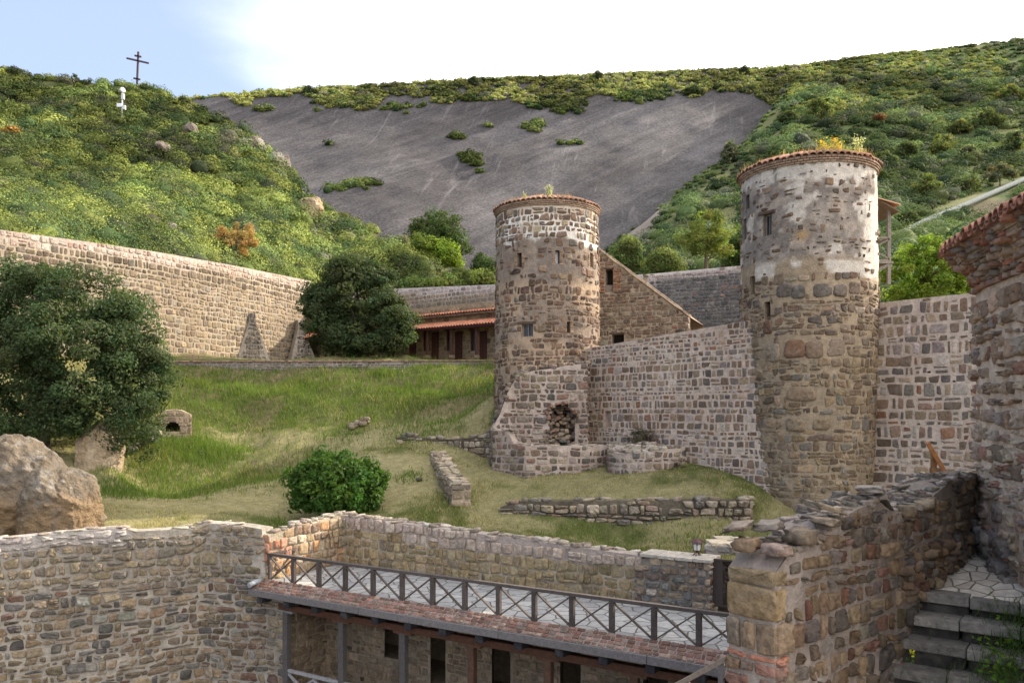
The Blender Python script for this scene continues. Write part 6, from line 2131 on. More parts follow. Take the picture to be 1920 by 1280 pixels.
stairs = empty('stone_stairs', (5.6, 10.4, -4), 'worn stone steps climbing between the brown parapet and the building', 'stairs')
NX = np.array((0.80, -0.60, 0))
NY = np.array((0.60, 0.80, 0))
lv = [(3.83, -2.62), (3.55, -2.88), (3.28, -3.18), (2.98, -3.49), (2.66, -3.8), (2.36, -4.1)]
for k, (s_, z_) in enumerate(lv):
    st = np.array((*(pA + PT * s_), z_)) - NX * 0.15
    m = MB()
    u = 0.0
    while u < 2.4:
        wd = r.uniform(0.55, 1.0)
        dz, dy = r.normal(0, 0.012), r.normal(0, 0.02)
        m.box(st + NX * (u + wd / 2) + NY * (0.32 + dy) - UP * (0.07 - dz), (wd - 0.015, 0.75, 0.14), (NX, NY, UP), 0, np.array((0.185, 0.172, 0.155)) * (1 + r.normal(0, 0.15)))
        m.box(st + NX * (u + wd / 2) + NY * (0.42 + dy) - UP * 0.30, (wd - 0.04, 0.75, 0.33), (NX, NY, UP), 0, np.array((0.055, 0.05, 0.045)) * (1 + r.normal(0, 0.1)))  # risers coloured darker than the treads, painting in shade below lit tops
        u += wd
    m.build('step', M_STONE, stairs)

m = MB()
L0 = [np.array((*(pA + PT * q), 0)) for q in (3.95, 4.6, 5.4, 6.3)] + [np.array((8.6, 15.5, 0)), np.array((10.5, 20, 0))]
R0_ = [np.array((7.9, 9.9, 0)), np.array((8.0, 10.6, 0)), np.array((8.2, 11.6, 0)), np.array((8.4, 12.6, 0)), np.array((11.0, 15, 0)), np.array((14, 19, 0))]
zz = [-2.645, -2.50, -2.33, -2.27, -2.45, -2.75]
pts = np.array([[lerp(a, b, f) + UP * z for f in np.linspace(0, 1, 5)] for a, b, z in zip(L0, R0_, zz)]).reshape(-1, 3)
m.grid(pts, 6, 5, 0, (0.5, 0.45, 0.4), True)
tag(m.build('path', M_PATH), kind='structure')

r = np.random.default_rng(172)
prb = Path([(10.5, 14.2), (8.3, 13.75), (7.78, 13.35), (7.56, 12.8), (7.3, 11.6), (7.02, 10.2), (6.5, 7.8)])
rb = empty('tiled_building', (7.6, 12.8, -2.4), 'brown rubble building with a corbelled brick cornice and red tile eave at the right edge', 'building')
def rb_pal(n, r, s, z):
    c = palette([(0.33, 0.235, 0.165), (0.26, 0.185, 0.14), (0.23, 0.175, 0.145), (0.42, 0.32, 0.23), (0.48, 0.38, 0.29), (0.30, 0.17, 0.12)], [0.27, 0.18, 0.14, 0.18, 0.16, 0.07], n, r, 0.17)
    b = (np.abs(z - 0.78) < 0.08) | (np.abs(z - 1.75) < 0.06)
    k = palette([(0.34, 0.17, 0.11), (0.3, 0.2, 0.14)], [1, 1], n, r, 0.12)
    return np.where(b[:, None], k, c)
mb = wall(prb, const(1.95), const(-4.5), 0.6, mottled((0.50, 0.385, 0.295), (0.60, 0.48, 0.38), 373, 0.9), r, dict(hr=(0.16, 0.38), wr=(0.18, 0.5), joint=0.08, wave=0.06, jit=0.2, split=0.22), rb_pal, prot=0.06, rnd=0.2, rough=0.35, ends=False, sink=0.04)
n = 70
q = r.uniform(prb.cum[2] + 0.1, prb.cum[4], n)
p, nn_ = prb.at(q)
zz = r.uniform(-2.9, -1.9, n)
xy = p + nn_ * (r.uniform(-0.05, 0.1, n) * (-1.75 - zz))[:, None]
blobs(mb, np.stack([xy[:, 0], xy[:, 1], zz], 1), r.uniform((0.1, 0.1, 0.08), (0.24, 0.2, 0.17), (n, 3)), r, palette([(0.19, 0.165, 0.15), (0.15, 0.125, 0.11), (0.24, 0.21, 0.18)], [1, 1, 1], n, r))
mb.build('wall', [M_MORTAR, M_STONE], rb)
m = MB()
def ring(zc, off, wd, ht, dp, cols, wts, skew=0.0, gap=0.012):
    q = 0.05
    while q < prb.L - 0.05:
        ww = wd * r.uniform(0.85, 1.15)
        p, nn_ = prb.at(np.array([q + ww / 2]))
        nv = np.array((*nn_[0], 0))
        nv /= np.linalg.norm(nv)
        tv = np.array((-nv[1], nv[0], 0))
        if skew:
            tv, nv = tv * math.cos(skew) + nv * math.sin(skew), nv * math.cos(skew) - tv * math.sin(skew)
        m.box(np.array((*p[0], zc + r.normal(0, 0.006))) + np.array((*nn_[0], 0)) * (off - dp / 2 + r.normal(0, 0.008)), (ww - gap, dp, ht), (tv, nv, UP), 0, palette(cols, wts, 1, r, 0.15)[0])
        q += ww
BR, BW = [(0.27, 0.125, 0.085), (0.24, 0.145, 0.105), (0.31, 0.23, 0.175), (0.22, 0.175, 0.145)], [0.24, 0.22, 0.32, 0.22]
ring(1.99, 0.09, 0.15, 0.07, 0.25, BR, BW, 0.7)
for k in range(6):
    q = 0.05 + r.uniform(0, 0.1)
    cc, sz, rt_ = [], [], []
    while q < prb.L - 0.1:
        ww = r.uniform(0.13, 0.32)
        p, nn_ = prb.at(np.array([q + ww / 2]))
        o_ = 0.07 + 0.074 * k - 0.15 + r.normal(0.01, 0.04)
        cc.append((p[0][0] + nn_[0][0] * o_, p[0][1] + nn_[0][1] * o_, 2.085 + 0.097 * k + r.normal(0, 0.014)))
        sz.append((ww * 0.5 * 1.02, 0.19, r.uniform(0.04, 0.052)))
        rt_.append(math.atan2(-nn_[0][0], nn_[0][1]) + r.normal(0, 0.2))
        q += ww + 0.03
    blobs(m, cc, np.array(sz), r, palette(BR, BW, len(cc), r, 0.18), 0, np.array(rt_), 0.85, 0.06)
m.build('brick_cornice', M_BRICK, rb)
m = MB()
for k in range(8):
    off = 0.05 + 0.062 * k
    ql = np.linspace(0, prb.L, 60)
    for j, (z_, o_) in enumerate(((1.95 + 0.08 * k, off - 0.13),)):
        lo, hi = prb.fmap(ql, np.full(60, z_), np.full(60, o_)), prb.fmap(ql, np.full(60, z_ + 0.085), np.full(60, o_ + 0.03))
        m.grid(np.stack([lo, hi], 1).reshape(-1, 3), 60, 2, 0, (0.38, 0.3, 0.23), False)
m.build('mortar_bed', M_MORTAR, rb)
m = MB()
aa = np.linspace(0, math.pi, 8)
zt_ = 2.66
q = 0.0
while q < prb.L:
    for kind in (0, 1):                       # cover tiles and the channel tiles between them
        qq = q + (0.1175 if kind else 0)
        if qq > prb.L:
            continue
        p, nn_ = prb.at(np.array([qq]))
        nv = np.array((*nn_[0], 0)) / np.linalg.norm(nn_[0])
        tv = np.array((-nv[1], nv[0], 0))
        jit = r.normal(0, 0.02)
        vs = []
        for (off, hz, ws) in ((0.56 + jit, 0, 1), (0.1, 0.17, 0.92), (-0.9, 0.56, 0.85)):
            for rad_ in (0.1, 0.08):
                for t_ in aa:
                    s_ = -1 if kind else 1
                    vs.append(np.array((*p[0], zt_ + hz + (0.03 if kind else 0))) + nv * off + tv * math.cos(t_) * rad_ * ws + UP * s_ * math.sin(t_) * rad_)
        fs = []
        for k in range(2):
            for l in range(2):
                b0_ = (k * 2 + l) * 8
                b1_ = ((k + 1) * 2 + l) * 8
                fs += [[b0_ + j, b0_ + j + 1, b1_ + j + 1, b1_ + j] for j in range(7)]
        fs += [[j, j + 1, 8 + j + 1, 8 + j] for j in range(7)]
        m.add(vs, fs, 0, np.clip(np.array((0.30, 0.145, 0.10)) * (1 + r.normal(0, 0.2)), 0.03, 0.6), False)
    q += 0.235
ql = np.linspace(0, prb.L, 60)
lo, hi = prb.fmap(ql, np.full(60, 2.63), np.full(60, 0.45)), prb.fmap(ql, np.full(60, 3.15), np.full(60, -0.9))
m.grid(np.stack([lo, hi], 1).reshape(-1, 3), 60, 2, 0, (0.2, 0.12, 0.08), False)
m.build('tile_eave', M_TILE, rb)
n = 26
cc = []
for i in range(n):
    p, nn_ = prb.at(np.array([r.uniform(2.2, 6)]))
    o_ = r.uniform(-0.9, -0.2)
    cc.append((p[0][0] + nn_[0][0] * o_, p[0][1] + nn_[0][1] * o_, 2.93 - o_ * 0.36))
m = MB()
blobs(m, cc, r.uniform((0.12, 0.1, 0.05), (0.26, 0.2, 0.1), (n, 3)), r, palette([(0.25, 0.23, 0.21), (0.2, 0.18, 0.17)], [1, 1], n, r), 0)
m.build('roof_stones', M_STONE, rb)

# information board on the path behind the parapet
sb = P(1752, 860, 20.0)
sgn = empty('information_board', (sb[0], sb[1], -2.7), 'sloping orange wood information board on a post behind the parapet', 'sign')
m = MB()
m.beam((sb[0] - 0.02, sb[1], -2.8), (sb[0] - 0.02, sb[1], -1.02), 0.11, 0.11, (0, 1, 0), 0, (0.2, 0.105, 0.05))
m.build('post', M_REDWOOD, sgn)
pa, pb_ = P(1737, 831, 20.0), P(1771, 888, 20.0)
m = MB()
vw = np.array((0.44, 0.9, 0.0))
m.beam(pa, pb_, 0.05, 0.6, vw, 0, (0.15, 0.075, 0.035))
m.build('board', M_REDWOOD, sgn)
m = MB()
for sy in (-0.3, 0.3):
    m.beam(pa + vw * sy + (0.03, 0, 0.02), pb_ + vw * sy + (0.03, 0, 0.02), 0.1, 0.06, vw, 0, (0.17, 0.075, 0.03))
m.build('frame', M_REDWOOD, sgn)

# ================================================================== BOULDERS AND LOOSE ROCK
CS24 = cube_sphere(48)
def rock(name, label, cat, parts, r, colf, group=None, cuts=12, amp=0.16, freq=1.3):
    mb = MB()
    for (c, rad, seed) in parts:
        v, f = CS24
        u = v / np.linalg.norm(v, axis=1, keepdims=True)
        d = np.ones(len(u))
        for k in range(cuts):                     # flattened facets
            n = rdir(1, r)[0]
            h = r.uniform(0.72, 0.95)
            dn = u @ n
            d = np.where(dn * d > h, h / np.maximum(dn, 1e-3), d)
        sc = np.array(rad)
        p = u * d[:, None] * sc
        n1 = fbm(p * freq / max(rad) * 2 + seed * 7, seed, 4) - 0.5
        n2 = fbm(p * freq / max(rad) * 9 + seed * 3, seed + 1, 4) - 0.5
        rg = 1 - np.abs(2 * fbm(p * freq / max(rad) * 1.6 + seed * 5, seed + 2, 3) - 1)
        p = p * (1 + amp * 2 * n1 + amp * 0.5 * n2 - 0.05 * np.maximum(rg - 0.88, 0) / 0.12)[:, None]
        nr = u
        q = p + np.array(c)
        mb.add(q, f, 0, colf(q, u, np.array(c), sc), True)
    return tag(mb.build(name, M_ROCK), label, cat, group)
r = np.random.default_rng(181)
def boulder_col(q, u, c, s):
    n = fbm(q * 0.9, 401, 5)
    n2 = fbm(q * 4.0, 402, 4)
    tan_, lich = np.array((0.20, 0.14, 0.085)), np.array((0.135, 0.108, 0.08))
    k = sstep(-0.05, 0.45, u[:, 2] + (n - 0.5) * 1.1)
    c_ = lerp(tan_[None], lich[None], k[:, None])
    c_ = lerp(c_, np.array((0.21, 0.19, 0.165))[None], (sstep(0.56, 0.7, n2) * k * 0.8)[:, None])
    c_ = lerp(c_, np.array((0.13, 0.115, 0.10))[None], (sstep(0.58, 0.75, fbm(q * 2.2, 403, 4)) * 0.6)[:, None])
    return c_
rock('boulder', 'huge rounded grey and tan boulder behind the courtyard wall at the left edge', 'boulder',
     [(P(30, 930, 26.6), (1.75, 1.7, 2.0), 3), (P(105, 955, 26.4), (1.55, 1.4, 1.62), 5), (P(-60, 960, 26.6), (1.8, 1.7, 1.5), 8)], r, boulder_col, amp=0.13)
def tan_col(q, u, c, s):
    n = fbm(q * np.array((1.2, 1.2, 0.6)), 404, 5)
    return lerp(np.array((0.30, 0.215, 0.13)), np.array((0.40, 0.31, 0.21)), sstep(0.3, 0.7, n)[:, None])
rock('boulder', 'upright smooth tan rock standing below the big spreading tree', 'boulder', [(P(187, 880, 33.5), (1.05, 1.0, 2.55), 12)], r, tan_col, amp=0.1)
def grey_col(q, u, c, s):
    n = fbm(q * 0.8, 405, 5)
    return lerp(np.array((0.15, 0.12, 0.10)), np.array((0.27, 0.24, 0.21)), sstep(0.3, 0.7, n)[:, None])
for i, (px, py, a, b, lab) in enumerate(((316, 303, .9, .75, 'pale grey outcrop in the middle of the left hillside scrub'), (367, 277, .9, .9, 'grey outcrop upper right of the middle outcrop on the left hillside'), (478, 300, 1.6, 1.1, 'brown outcrop high near the right skyline of the left hillside'),
                                         (527, 326, 1.5, 1.4, 'outcrop on the right shoulder of the left hillside, right below the brown outcrop'), (585, 410, 1.7, 1.8, 'reddish bare rock low on the right flank of the left hillside'), (335, 451, .7, .7, 'small whitish rock just above the long tan wall'), (412, 441, .6, .6, 'small grey rock beside the orange shrub above the tan wall'))):
    t = float(left_hill.t_of(np.array([px]), np.array([py]))[0])
    c = left_hill.pt([px], [t])[0]
    s_ = c[1] / F * 22
    rock('rock', lab, 'rock', [(c + (0, -1.3, 0.5), (s_ * a * .7, s_ * .9, s_ * b * .72), 20 + i)], r, grey_col if i != 4 else tan_col, 'bare outcrops on the left hillside', amp=0.22)

r = np.random.default_rng(182)
def rubble(label, spots, r, pal=DRY_PAL, name='rubble'):
    mb = MB()
    cc = np.array([s[:3] for s in spots])
    sz = np.array([s[3] for s in spots])
    blobs(mb, cc, sz, r, pal(len(cc), r, None, None), 0)
    return tag(mb.build(name, M_STONE), label, 'rubble')
def heap(px0, py0, px1, py1, Y, n, s, r):
    out = []
    for i in range(n):
        f = r.uniform()
        p = P(lerp(px0, px1, f) + r.normal(0, 5), lerp(py0, py1, f) + r.normal(0, 3), Y + r.normal(0, 0.3))
        out.append((p[0], p[1], max(p[2], gz(p[0], p[1]) + 0.04), r.uniform((s * .6, s * .6, s * .4), (s * 1.3, s * 1.1, s * .8))))
    return out
rubble('broken line of pale rubble on the slope just below the small stone arch', heap(236, 850, 292, 812, 37.0, 26, 0.2, r), r)
rubble('little heap of rough stones halfway up the grass bank', heap(655, 800, 695, 782, 40.6, 14, 0.19, r), r)
p_ = P(750, 821, 37.6)
rubble('single pale stone in the grass at the left end of the short dry stone wall', [(p_[0], p_[1], gz(p_[0], p_[1]) + .1, (0.17, 0.15, 0.12))], r, name='stone')
p_ = P(786, 884, 33.2)
rubble('single pale stone in the grass left of the free standing ruined wall', [(p_[0], p_[1], gz(p_[0], p_[1]) + .07, (0.13, 0.12, 0.09))], r, name='stone')

# small stone arch in the bank
a_, b_2 = P(296, 0, 38.6), P(358, 0, 39.2)
pa_ = Path([a_, b_2])
zc = float(P(0, 772, 38.9)[2])
atop = lambda q: zc - 0.13 + 0.24 * (1 - (np.asarray(q) / pa_.L * 2 - 1) ** 2)
qc = pa_.L * 0.45
ops = [(qc - 0.32, qc + 0.32, zc - 0.95, zc - 0.66, 0.8), (qc - 0.26, qc + 0.26, zc - 0.66, zc - 0.55, 0.8), (qc - 0.16, qc + 0.16, zc - 0.55, zc - 0.49, 0.8)]
mb = wall(pa_, atop, const(zc - 2.0), 1.0, mottled((0.34, 0.26, 0.19), (0.42, 0.33, 0.25), 411), r, dict(hr=(0.2, 0.32), wr=(0.25, 0.5), joint=0.05, wave=0.03, jit=0.12), mkpal([(0.33, 0.25, 0.18), (0.28, 0.21, 0.15)], [1, 1]), openings=ops, prot=0.02, ends=True)
tag(mb.build('stone_arch', [M_MORTAR, M_STONE]), 'small stone vault with a dark arched mouth in the grass by the big tree', 'arch')

# ================================================================== TREES AND BUSHES
def lobe(px, py, rx, ry, Y, dep=0.9):
    return (tuple(P(px, py, Y)), (rx / F * Y, rx / F * Y * dep, ry / F * Y))
r = np.random.default_rng(191)
OAK = (0.06, 0.09, 0.038)
tree('spreading_tree', 'big spreading grey green tree at the left edge behind the boulder', 'tree', tuple(P(78, 850, 34)), 3.2, 0.27,
     [lobe(40, 560, 75, 72, 34.5), lobe(150, 560, 105, 60, 34.2), lobe(110, 640, 125, 80, 33.5), lobe(225, 640, 72, 75, 34.2), lobe(20, 680, 90, 70, 33.8), lobe(255, 740, 62, 62, 34.5), lobe(285, 690, 34, 40, 34.8), lobe(150, 730, 95, 42, 33.4), lobe(40, 745, 60, 32, 34), lobe(262, 810, 34, 52, 35), lobe(-40, 600, 70, 90, 34.5), lobe(30, 790, 55, 40, 34.8), lobe(230, 590, 50, 55, 34.2), lobe(70, 520, 60, 35, 34.4), lobe(250, 690, 70, 60, 34.3), lobe(240, 785, 50, 62, 33.2), lobe(105, 785, 50, 40, 32.6), lobe(15, 815, 45, 35, 33.0), lobe(140, 770, 45, 30, 32.8), lobe(120, 790, 55, 30, 35.2)],
     620, 150, 0.55, 0.072, OAK, r, limbs=12, bark=(0.07, 0.055, 0.042), lean=(0.3, 0))
tree('spreading_tree', 'dark dense round tree in front of the corner between tan wall and red roofs', 'tree', tuple(P(672, 678, 52)), 2.6, 0.26,
     [lobe(672, 560, 82, 62, 52), lobe(620, 590, 55, 55, 52.2), lobe(725, 600, 55, 52, 51.6), lobe(655, 508, 50, 30, 52.3), lobe(705, 520, 35, 32, 52), lobe(640, 635, 55, 30, 51.5), lobe(745, 632, 40, 28, 51.4), lobe(690, 640, 50, 28, 51), lobe(590, 545, 25, 30, 52.6)],
     430, 120, 0.55, 0.095, (0.055, 0.078, 0.032), r, limbs=9, bark=(0.06, 0.05, 0.04))
tree('round_tree', 'dark round tree standing alone against the foot of the grey rock slope', 'tree', tuple(P(823, 505, 112)), 3, 0.3,
     [lobe(822, 430, 50, 33, 112), lobe(800, 445, 35, 30, 112), lobe(850, 448, 32, 35, 112), lobe(825, 462, 48, 28, 111)], 150, 90, 1.15, 0.17, (0.055, 0.085, 0.025), r, limbs=4, var=0.15)
tree('leafy_tree', 'vivid light green tree in front of the dark round tree on the saddle', 'tree', tuple(P(832, 505, 98)), 2, 0.2,
     [lobe(835, 478, 28, 24, 98), lobe(815, 465, 22, 20, 98), lobe(850, 490, 15, 14, 98)], 70, 80, 0.8, 0.16, (0.17, 0.24, 0.03), r, limbs=3)
tree('leafy_tree', 'mid green tree left of the vivid one on the saddle', 'tree', tuple(P(790, 500, 98.5)), 2, 0.2,
     [lobe(790, 462, 26, 24, 98.5), lobe(775, 480, 20, 16, 98)], 60, 80, 0.8, 0.16, (0.12, 0.165, 0.035), r, limbs=3)
shrub('grey_bush', 'pale grey green bush on the ridge left of the saddle trees', 'bush', tuple(P(752, 468, 92)), 1.0, 30, 60, 0.5, 0.13, (0.17, 0.18, 0.11), r)
for i, (px, py, rx, ry, Y, c, lab) in enumerate((
        (818, 520, 25, 17, 80, (0.15, 0.17, 0.10), 'pale olive bush in the saddle below the vivid tree'),
        (868, 522, 32, 18, 78, (0.10, 0.13, 0.04), 'green bush behind the roofs, midway between saddle and far tower'),
        (912, 500, 28, 26, 84, (0.05, 0.08, 0.025), 'dark bush touching the left edge of the far tower'),
        (905, 525, 26, 18, 74, (0.12, 0.155, 0.04), 'light green bush behind the coping left of the far tower'),
        (838, 534, 30, 14, 73, (0.12, 0.15, 0.04), 'yellow green bush right behind the pale coping of the rear wall'),
        (785, 536, 30, 16, 74, (0.10, 0.14, 0.04), 'mid green bush behind the left end of the rear coping'))):
    shrub('leafy_bush', lab, 'bush', tuple(P(px, py + ry, Y)), rx / F * Y, 60, 60, 0.6, 0.13, c, r, 'bushes behind the rear wall', h=ry / F * Y * 1.1)
r = np.random.default_rng(192)
for (px, py, rx, ry, Y, c, lab) in ((1325, 442, 58, 46, 76, (0.16, 0.19, 0.045), 'broad yellow green tree left of the near tower above the dark wall'),
                                   (1178, 478, 30, 34, 72, (0.13, 0.165, 0.055), 'light green tree behind the lean-to roof slope'),
                                   (1242, 492, 36, 26, 70, (0.13, 0.165, 0.05), 'low green tree above the dark wall right of the lean-to'),
                                   (1385, 470, 32, 45, 80, (0.09, 0.125, 0.035), 'darker green tree partly hidden by the near tower')):
    tree('leafy_tree', lab, 'tree', tuple(P(px, py + ry + 22, Y)), ry / F * Y, 0.18,
         [lobe(px, py, rx * .75, ry * .8, Y), lobe(px - rx * .5, py + ry * .3, rx * .5, ry * .6, Y), lobe(px + rx * .5, py + ry * .25, rx * .5, ry * .65, Y), lobe(px + rx * .1, py - ry * .5, rx * .5, ry * .5, Y)], 90, 80, 0.6, 0.11, c, r, limbs=5)
tree('leafy_tree', 'sunlit bright green tree rising behind the tall wall beside the tiled eave', 'tree', tuple(P(1745, 640, 36.5)), 3.0, 0.16,
     [lobe(1700, 515, 48, 45, 36.5), lobe(1770, 500, 52, 50, 36.5), lobe(1745, 470, 50, 28, 36.5), lobe(1805, 470, 26, 24, 36.5), lobe(1820, 520, 30, 40, 37), lobe(1740, 545, 80, 30, 36.8)], 190, 90, 0.33, 0.075, (0.15, 0.22, 0.03), r, limbs=10)
bp = P(633, 975, 30.9)
tree('round_bush', 'dense round dark green bush with large leaves on the lawn', 'bush', tuple(bp), 1.2, 0.07,
     [lobe(633, 905, 84, 62, 30.9), lobe(598, 915, 52, 52, 30.6), lobe(672, 915, 50, 52, 30.6), lobe(632, 875, 58, 34, 30.8), lobe(635, 940, 68, 30, 30.6), lobe(702, 895, 22, 18, 31), lobe(560, 900, 24, 24, 31)],
     330, 60, 0.30, 0.085, (0.062, 0.125, 0.022), r, limbs=8, var=0.16)
# small trees scattered over the right hand hill
r = np.random.default_rng(193)
hl = [(1535, 215, 30, 22), (1478, 228, 20, 14), (1368, 290, 13, 22), (1700, 285, 22, 16), (1762, 272, 30, 22), (1655, 305, 26, 16), (1815, 285, 20, 18), (1850, 225, 30, 20), (1893, 180, 26, 18), (1900, 262, 24, 24), (1575, 150, 16, 9), (1700, 415, 22, 16), (1738, 355, 30, 26), (1810, 350, 30, 22), (1875, 330, 34, 22), (1640, 330, 18, 14), (1800, 235, 22, 14), (1430, 300, 16, 12), (1445, 340, 22, 14), (1300, 170, 16, 10)]
for i, (px, py, rx, ry) in enumerate(hl):
    t = float(right_hill.t_of(np.array([px]), np.array([py + ry]))[0])
    hill = right_hill if px > 1330 else rock_hill
    if hill is rock_hill:
        t = float(hill.t_of(np.array([px]), np.array([py + ry]))[0])
    b = hill.pt([px], [t])[0]
    Y = b[1]
    c = [(0.15, 0.175, 0.06), (0.105, 0.13, 0.055), (0.12, 0.13, 0.08), (0.09, 0.115, 0.045)][i % 4]
    k = Y / F
    lb_ = [(tuple(b + np.array((o[0] * rx * k, 0, (1.0 + o[1]) * ry * k))), (rx * k * o[2], rx * k * o[2], ry * k * o[2] * 0.9)) for o in ((0, 0.1, 0.7), (-0.55, -0.2, 0.5), (0.5, -0.15, 0.5), (0.15, 0.5, 0.45))]
    tree('hill_tree', 'small bushy tree scattered over the hill above the near tower', 'tree', tuple(b), ry * k * 0.9, 0.006 * Y / 8, lb_, 46, 46, 7 * k, 2.2 * k, c, r, 'small trees scattered over the right hand hill', limbs=4)
# dark bushes on the skyline
for i, (px, hill) in enumerate(((35, left_hill), (150, left_hill), (272, left_hill), (345, left_hill), (380, left_hill), (1395, rock_hill), (890, rock_hill), (1120, rock_hill), (580, rock_hill))):
    b = hill.pt([px], [0.985])[0]
    k = b[1] / F
    shrub('skyline_bush', 'dark bush standing up on the skyline', 'bush', tuple(b), (20 if i in (0, 1) else 9) * k, 24, 40, 6 * k, 1.9 * k, (0.05, 0.065, 0.03), r, 'dark bushes on the skyline', h=(10 if i < 2 else 8) * k)
def hill_shrub(name, label, px, py, rx, ry, hill, c, r, n=50):
    t = float(hill.t_of(np.array([px]), np.array([py + ry]))[0])
    b = hill.pt([px], [t])[0]
    k = b[1] / F
    shrub(name, label, 'bush', tuple(b - np.array((0, 2.2, -0.3))), rx * k, n, 60, 7 * k, 2.0 * k, c, r, h=ry * k * 1.2)
hill_shrub('orange_bush', 'rusty orange bush just above the coping of the long tan wall', 458, 462, 42, 30, left_hill, (0.34, 0.22, 0.09), r, 90)
hill_shrub('orange_bush', 'small orange bush high on the left hillside near the picture edge', 45, 242, 14, 7, left_hill, (0.27, 0.17, 0.05), r, 20)
hill_shrub('rust_bush', 'rust red bush on the hill above the right side of the near tower', 1638, 242, 11, 4, right_hill, (0.17, 0.085, 0.05), r, 14)

# ================================================================== THINGS ON THE HILLS
# cross on the skyline
r = np.random.default_rng(195)
b = left_hill.pt([256], [1.0])[0]
k = b[1] / F
cr = empty('cross', b, 'tall dark three barred cross on the skyline of the left hillside', 'cross')
def cp(px, py):
    return np.array([(px - 960) * k, b[1], (HZ - py) * k])
CC = (0.055, 0.035, 0.05)
m = MB()
m.beam(cp(256.5, 172), cp(259.5, 97.5), 0.26, 0.2, (0, 1, 0), 0, CC)
m.build('upright', M_METAL, cr)
for (x0, y0, x1, y1) in ((252.5, 104.5, 265, 107), (237.5, 109.5, 279, 119), (250.5, 147, 263, 149.5)):
    m = MB()
    m.beam(cp(x0, y0), cp(x1, y1), 0.2, 0.22, UP, 0, CC)
    m.build('crossbar', M_METAL, cr)
# white equipment mast
t = float(left_hill.t_of(np.array([228]), np.array([226]))[0])
b = left_hill.pt([228], [t])[0] - np.array((0, 1.0, 0))
k = b[1] / F
mast = empty('antenna_mast', b, 'white mast with a round dish and boxes on the left hillside', 'mast')
WH = (0.5, 0.5, 0.5)
m = MB()
m.tube([cp(228.5, 228), cp(229.5, 170)], 0.09, 8, 0, (0.5, 0.48, 0.5))
m.build('pole', M_METAL, mast)
m = MB()
c_ = cp(229.5, 169.5)
ax_ = np.array((0.75, -0.6, 0.1))
ax_ /= np.linalg.norm(ax_)
m.tube([c_ - ax_ * 0.16, c_ - ax_ * 0.1, c_ + ax_ * 0.12, c_ + ax_ * 0.18], [0.2, 0.33, 0.33, 0.24], 18, 0, WH)
m.build('dish', M_WHITE, mast)
m = MB()
m.tube([c_ - ax_ * 0.16, c_ - np.array((0.42, 0.05, 0))], [0.16, 0.12], 12, 0, WH)
m.build('radome', M_WHITE, mast)
for (x, y, ww, hh) in ((230.6, 181.5, 5, 11), (224.2, 198, 9, 7), (233, 202, 5, 8)):
    m = MB()
    m.box(cp(x, y), (ww * k, 0.3, hh * k), None, 0, WH if ww != 9 else (0.62, 0.66, 0.75))
    m.build('equipment_box', M_WHITE, mast)
# pale pipe up the right hill
pipe_px = np.array(((1640, 462), (1672, 446), (1740, 412), (1800, 388), (1860, 362), (1925, 334), (1990, 304), (2060, 274)), float)
tq_ = right_hill.t_of(pipe_px[:, 0], pipe_px[:, 1])
Yq_ = right_hill.pt(pipe_px[:, 0], tq_)[:, 1]
fit_ = np.polyval(np.polyfit(pipe_px[:, 0] - 1800, Yq_, 2), pipe_px[:, 0] - 1800)
Yq_ = fit_ - np.max(fit_ - Yq_) - 2.0
pts = [P(a, b, y) for (a, b), y in zip(pipe_px, Yq_)]
m = MB()
m.tube(np.array(pts), np.linspace(0.34, 0.48, len(pts)), 12, 0, (0.17, 0.185, 0.18))
tag(m.build('pipe', M_MORTAR), 'pale grey pipe running up the hill behind the tiled building', 'pipe')
m = MB()
q_ = P(375, 816, 38.2)
q_[2] = gz(q_[0], q_[1])
m.tube([q_ - UP * 0.1, q_ + UP * 0.24], 0.06, 8, 0, (0.05, 0.04, 0.035))
m.tube([q_ + UP * 0.2 - np.array((0.13, 0, 0)), q_ + UP * 0.2 + np.array((0.13, 0, 0))], 0.05, 8, 0, (0.05, 0.04, 0.035))
tag(m.build('standpipe', M_METAL), 'small black iron standpipe in the grass right of the little stone arch', 'standpipe')

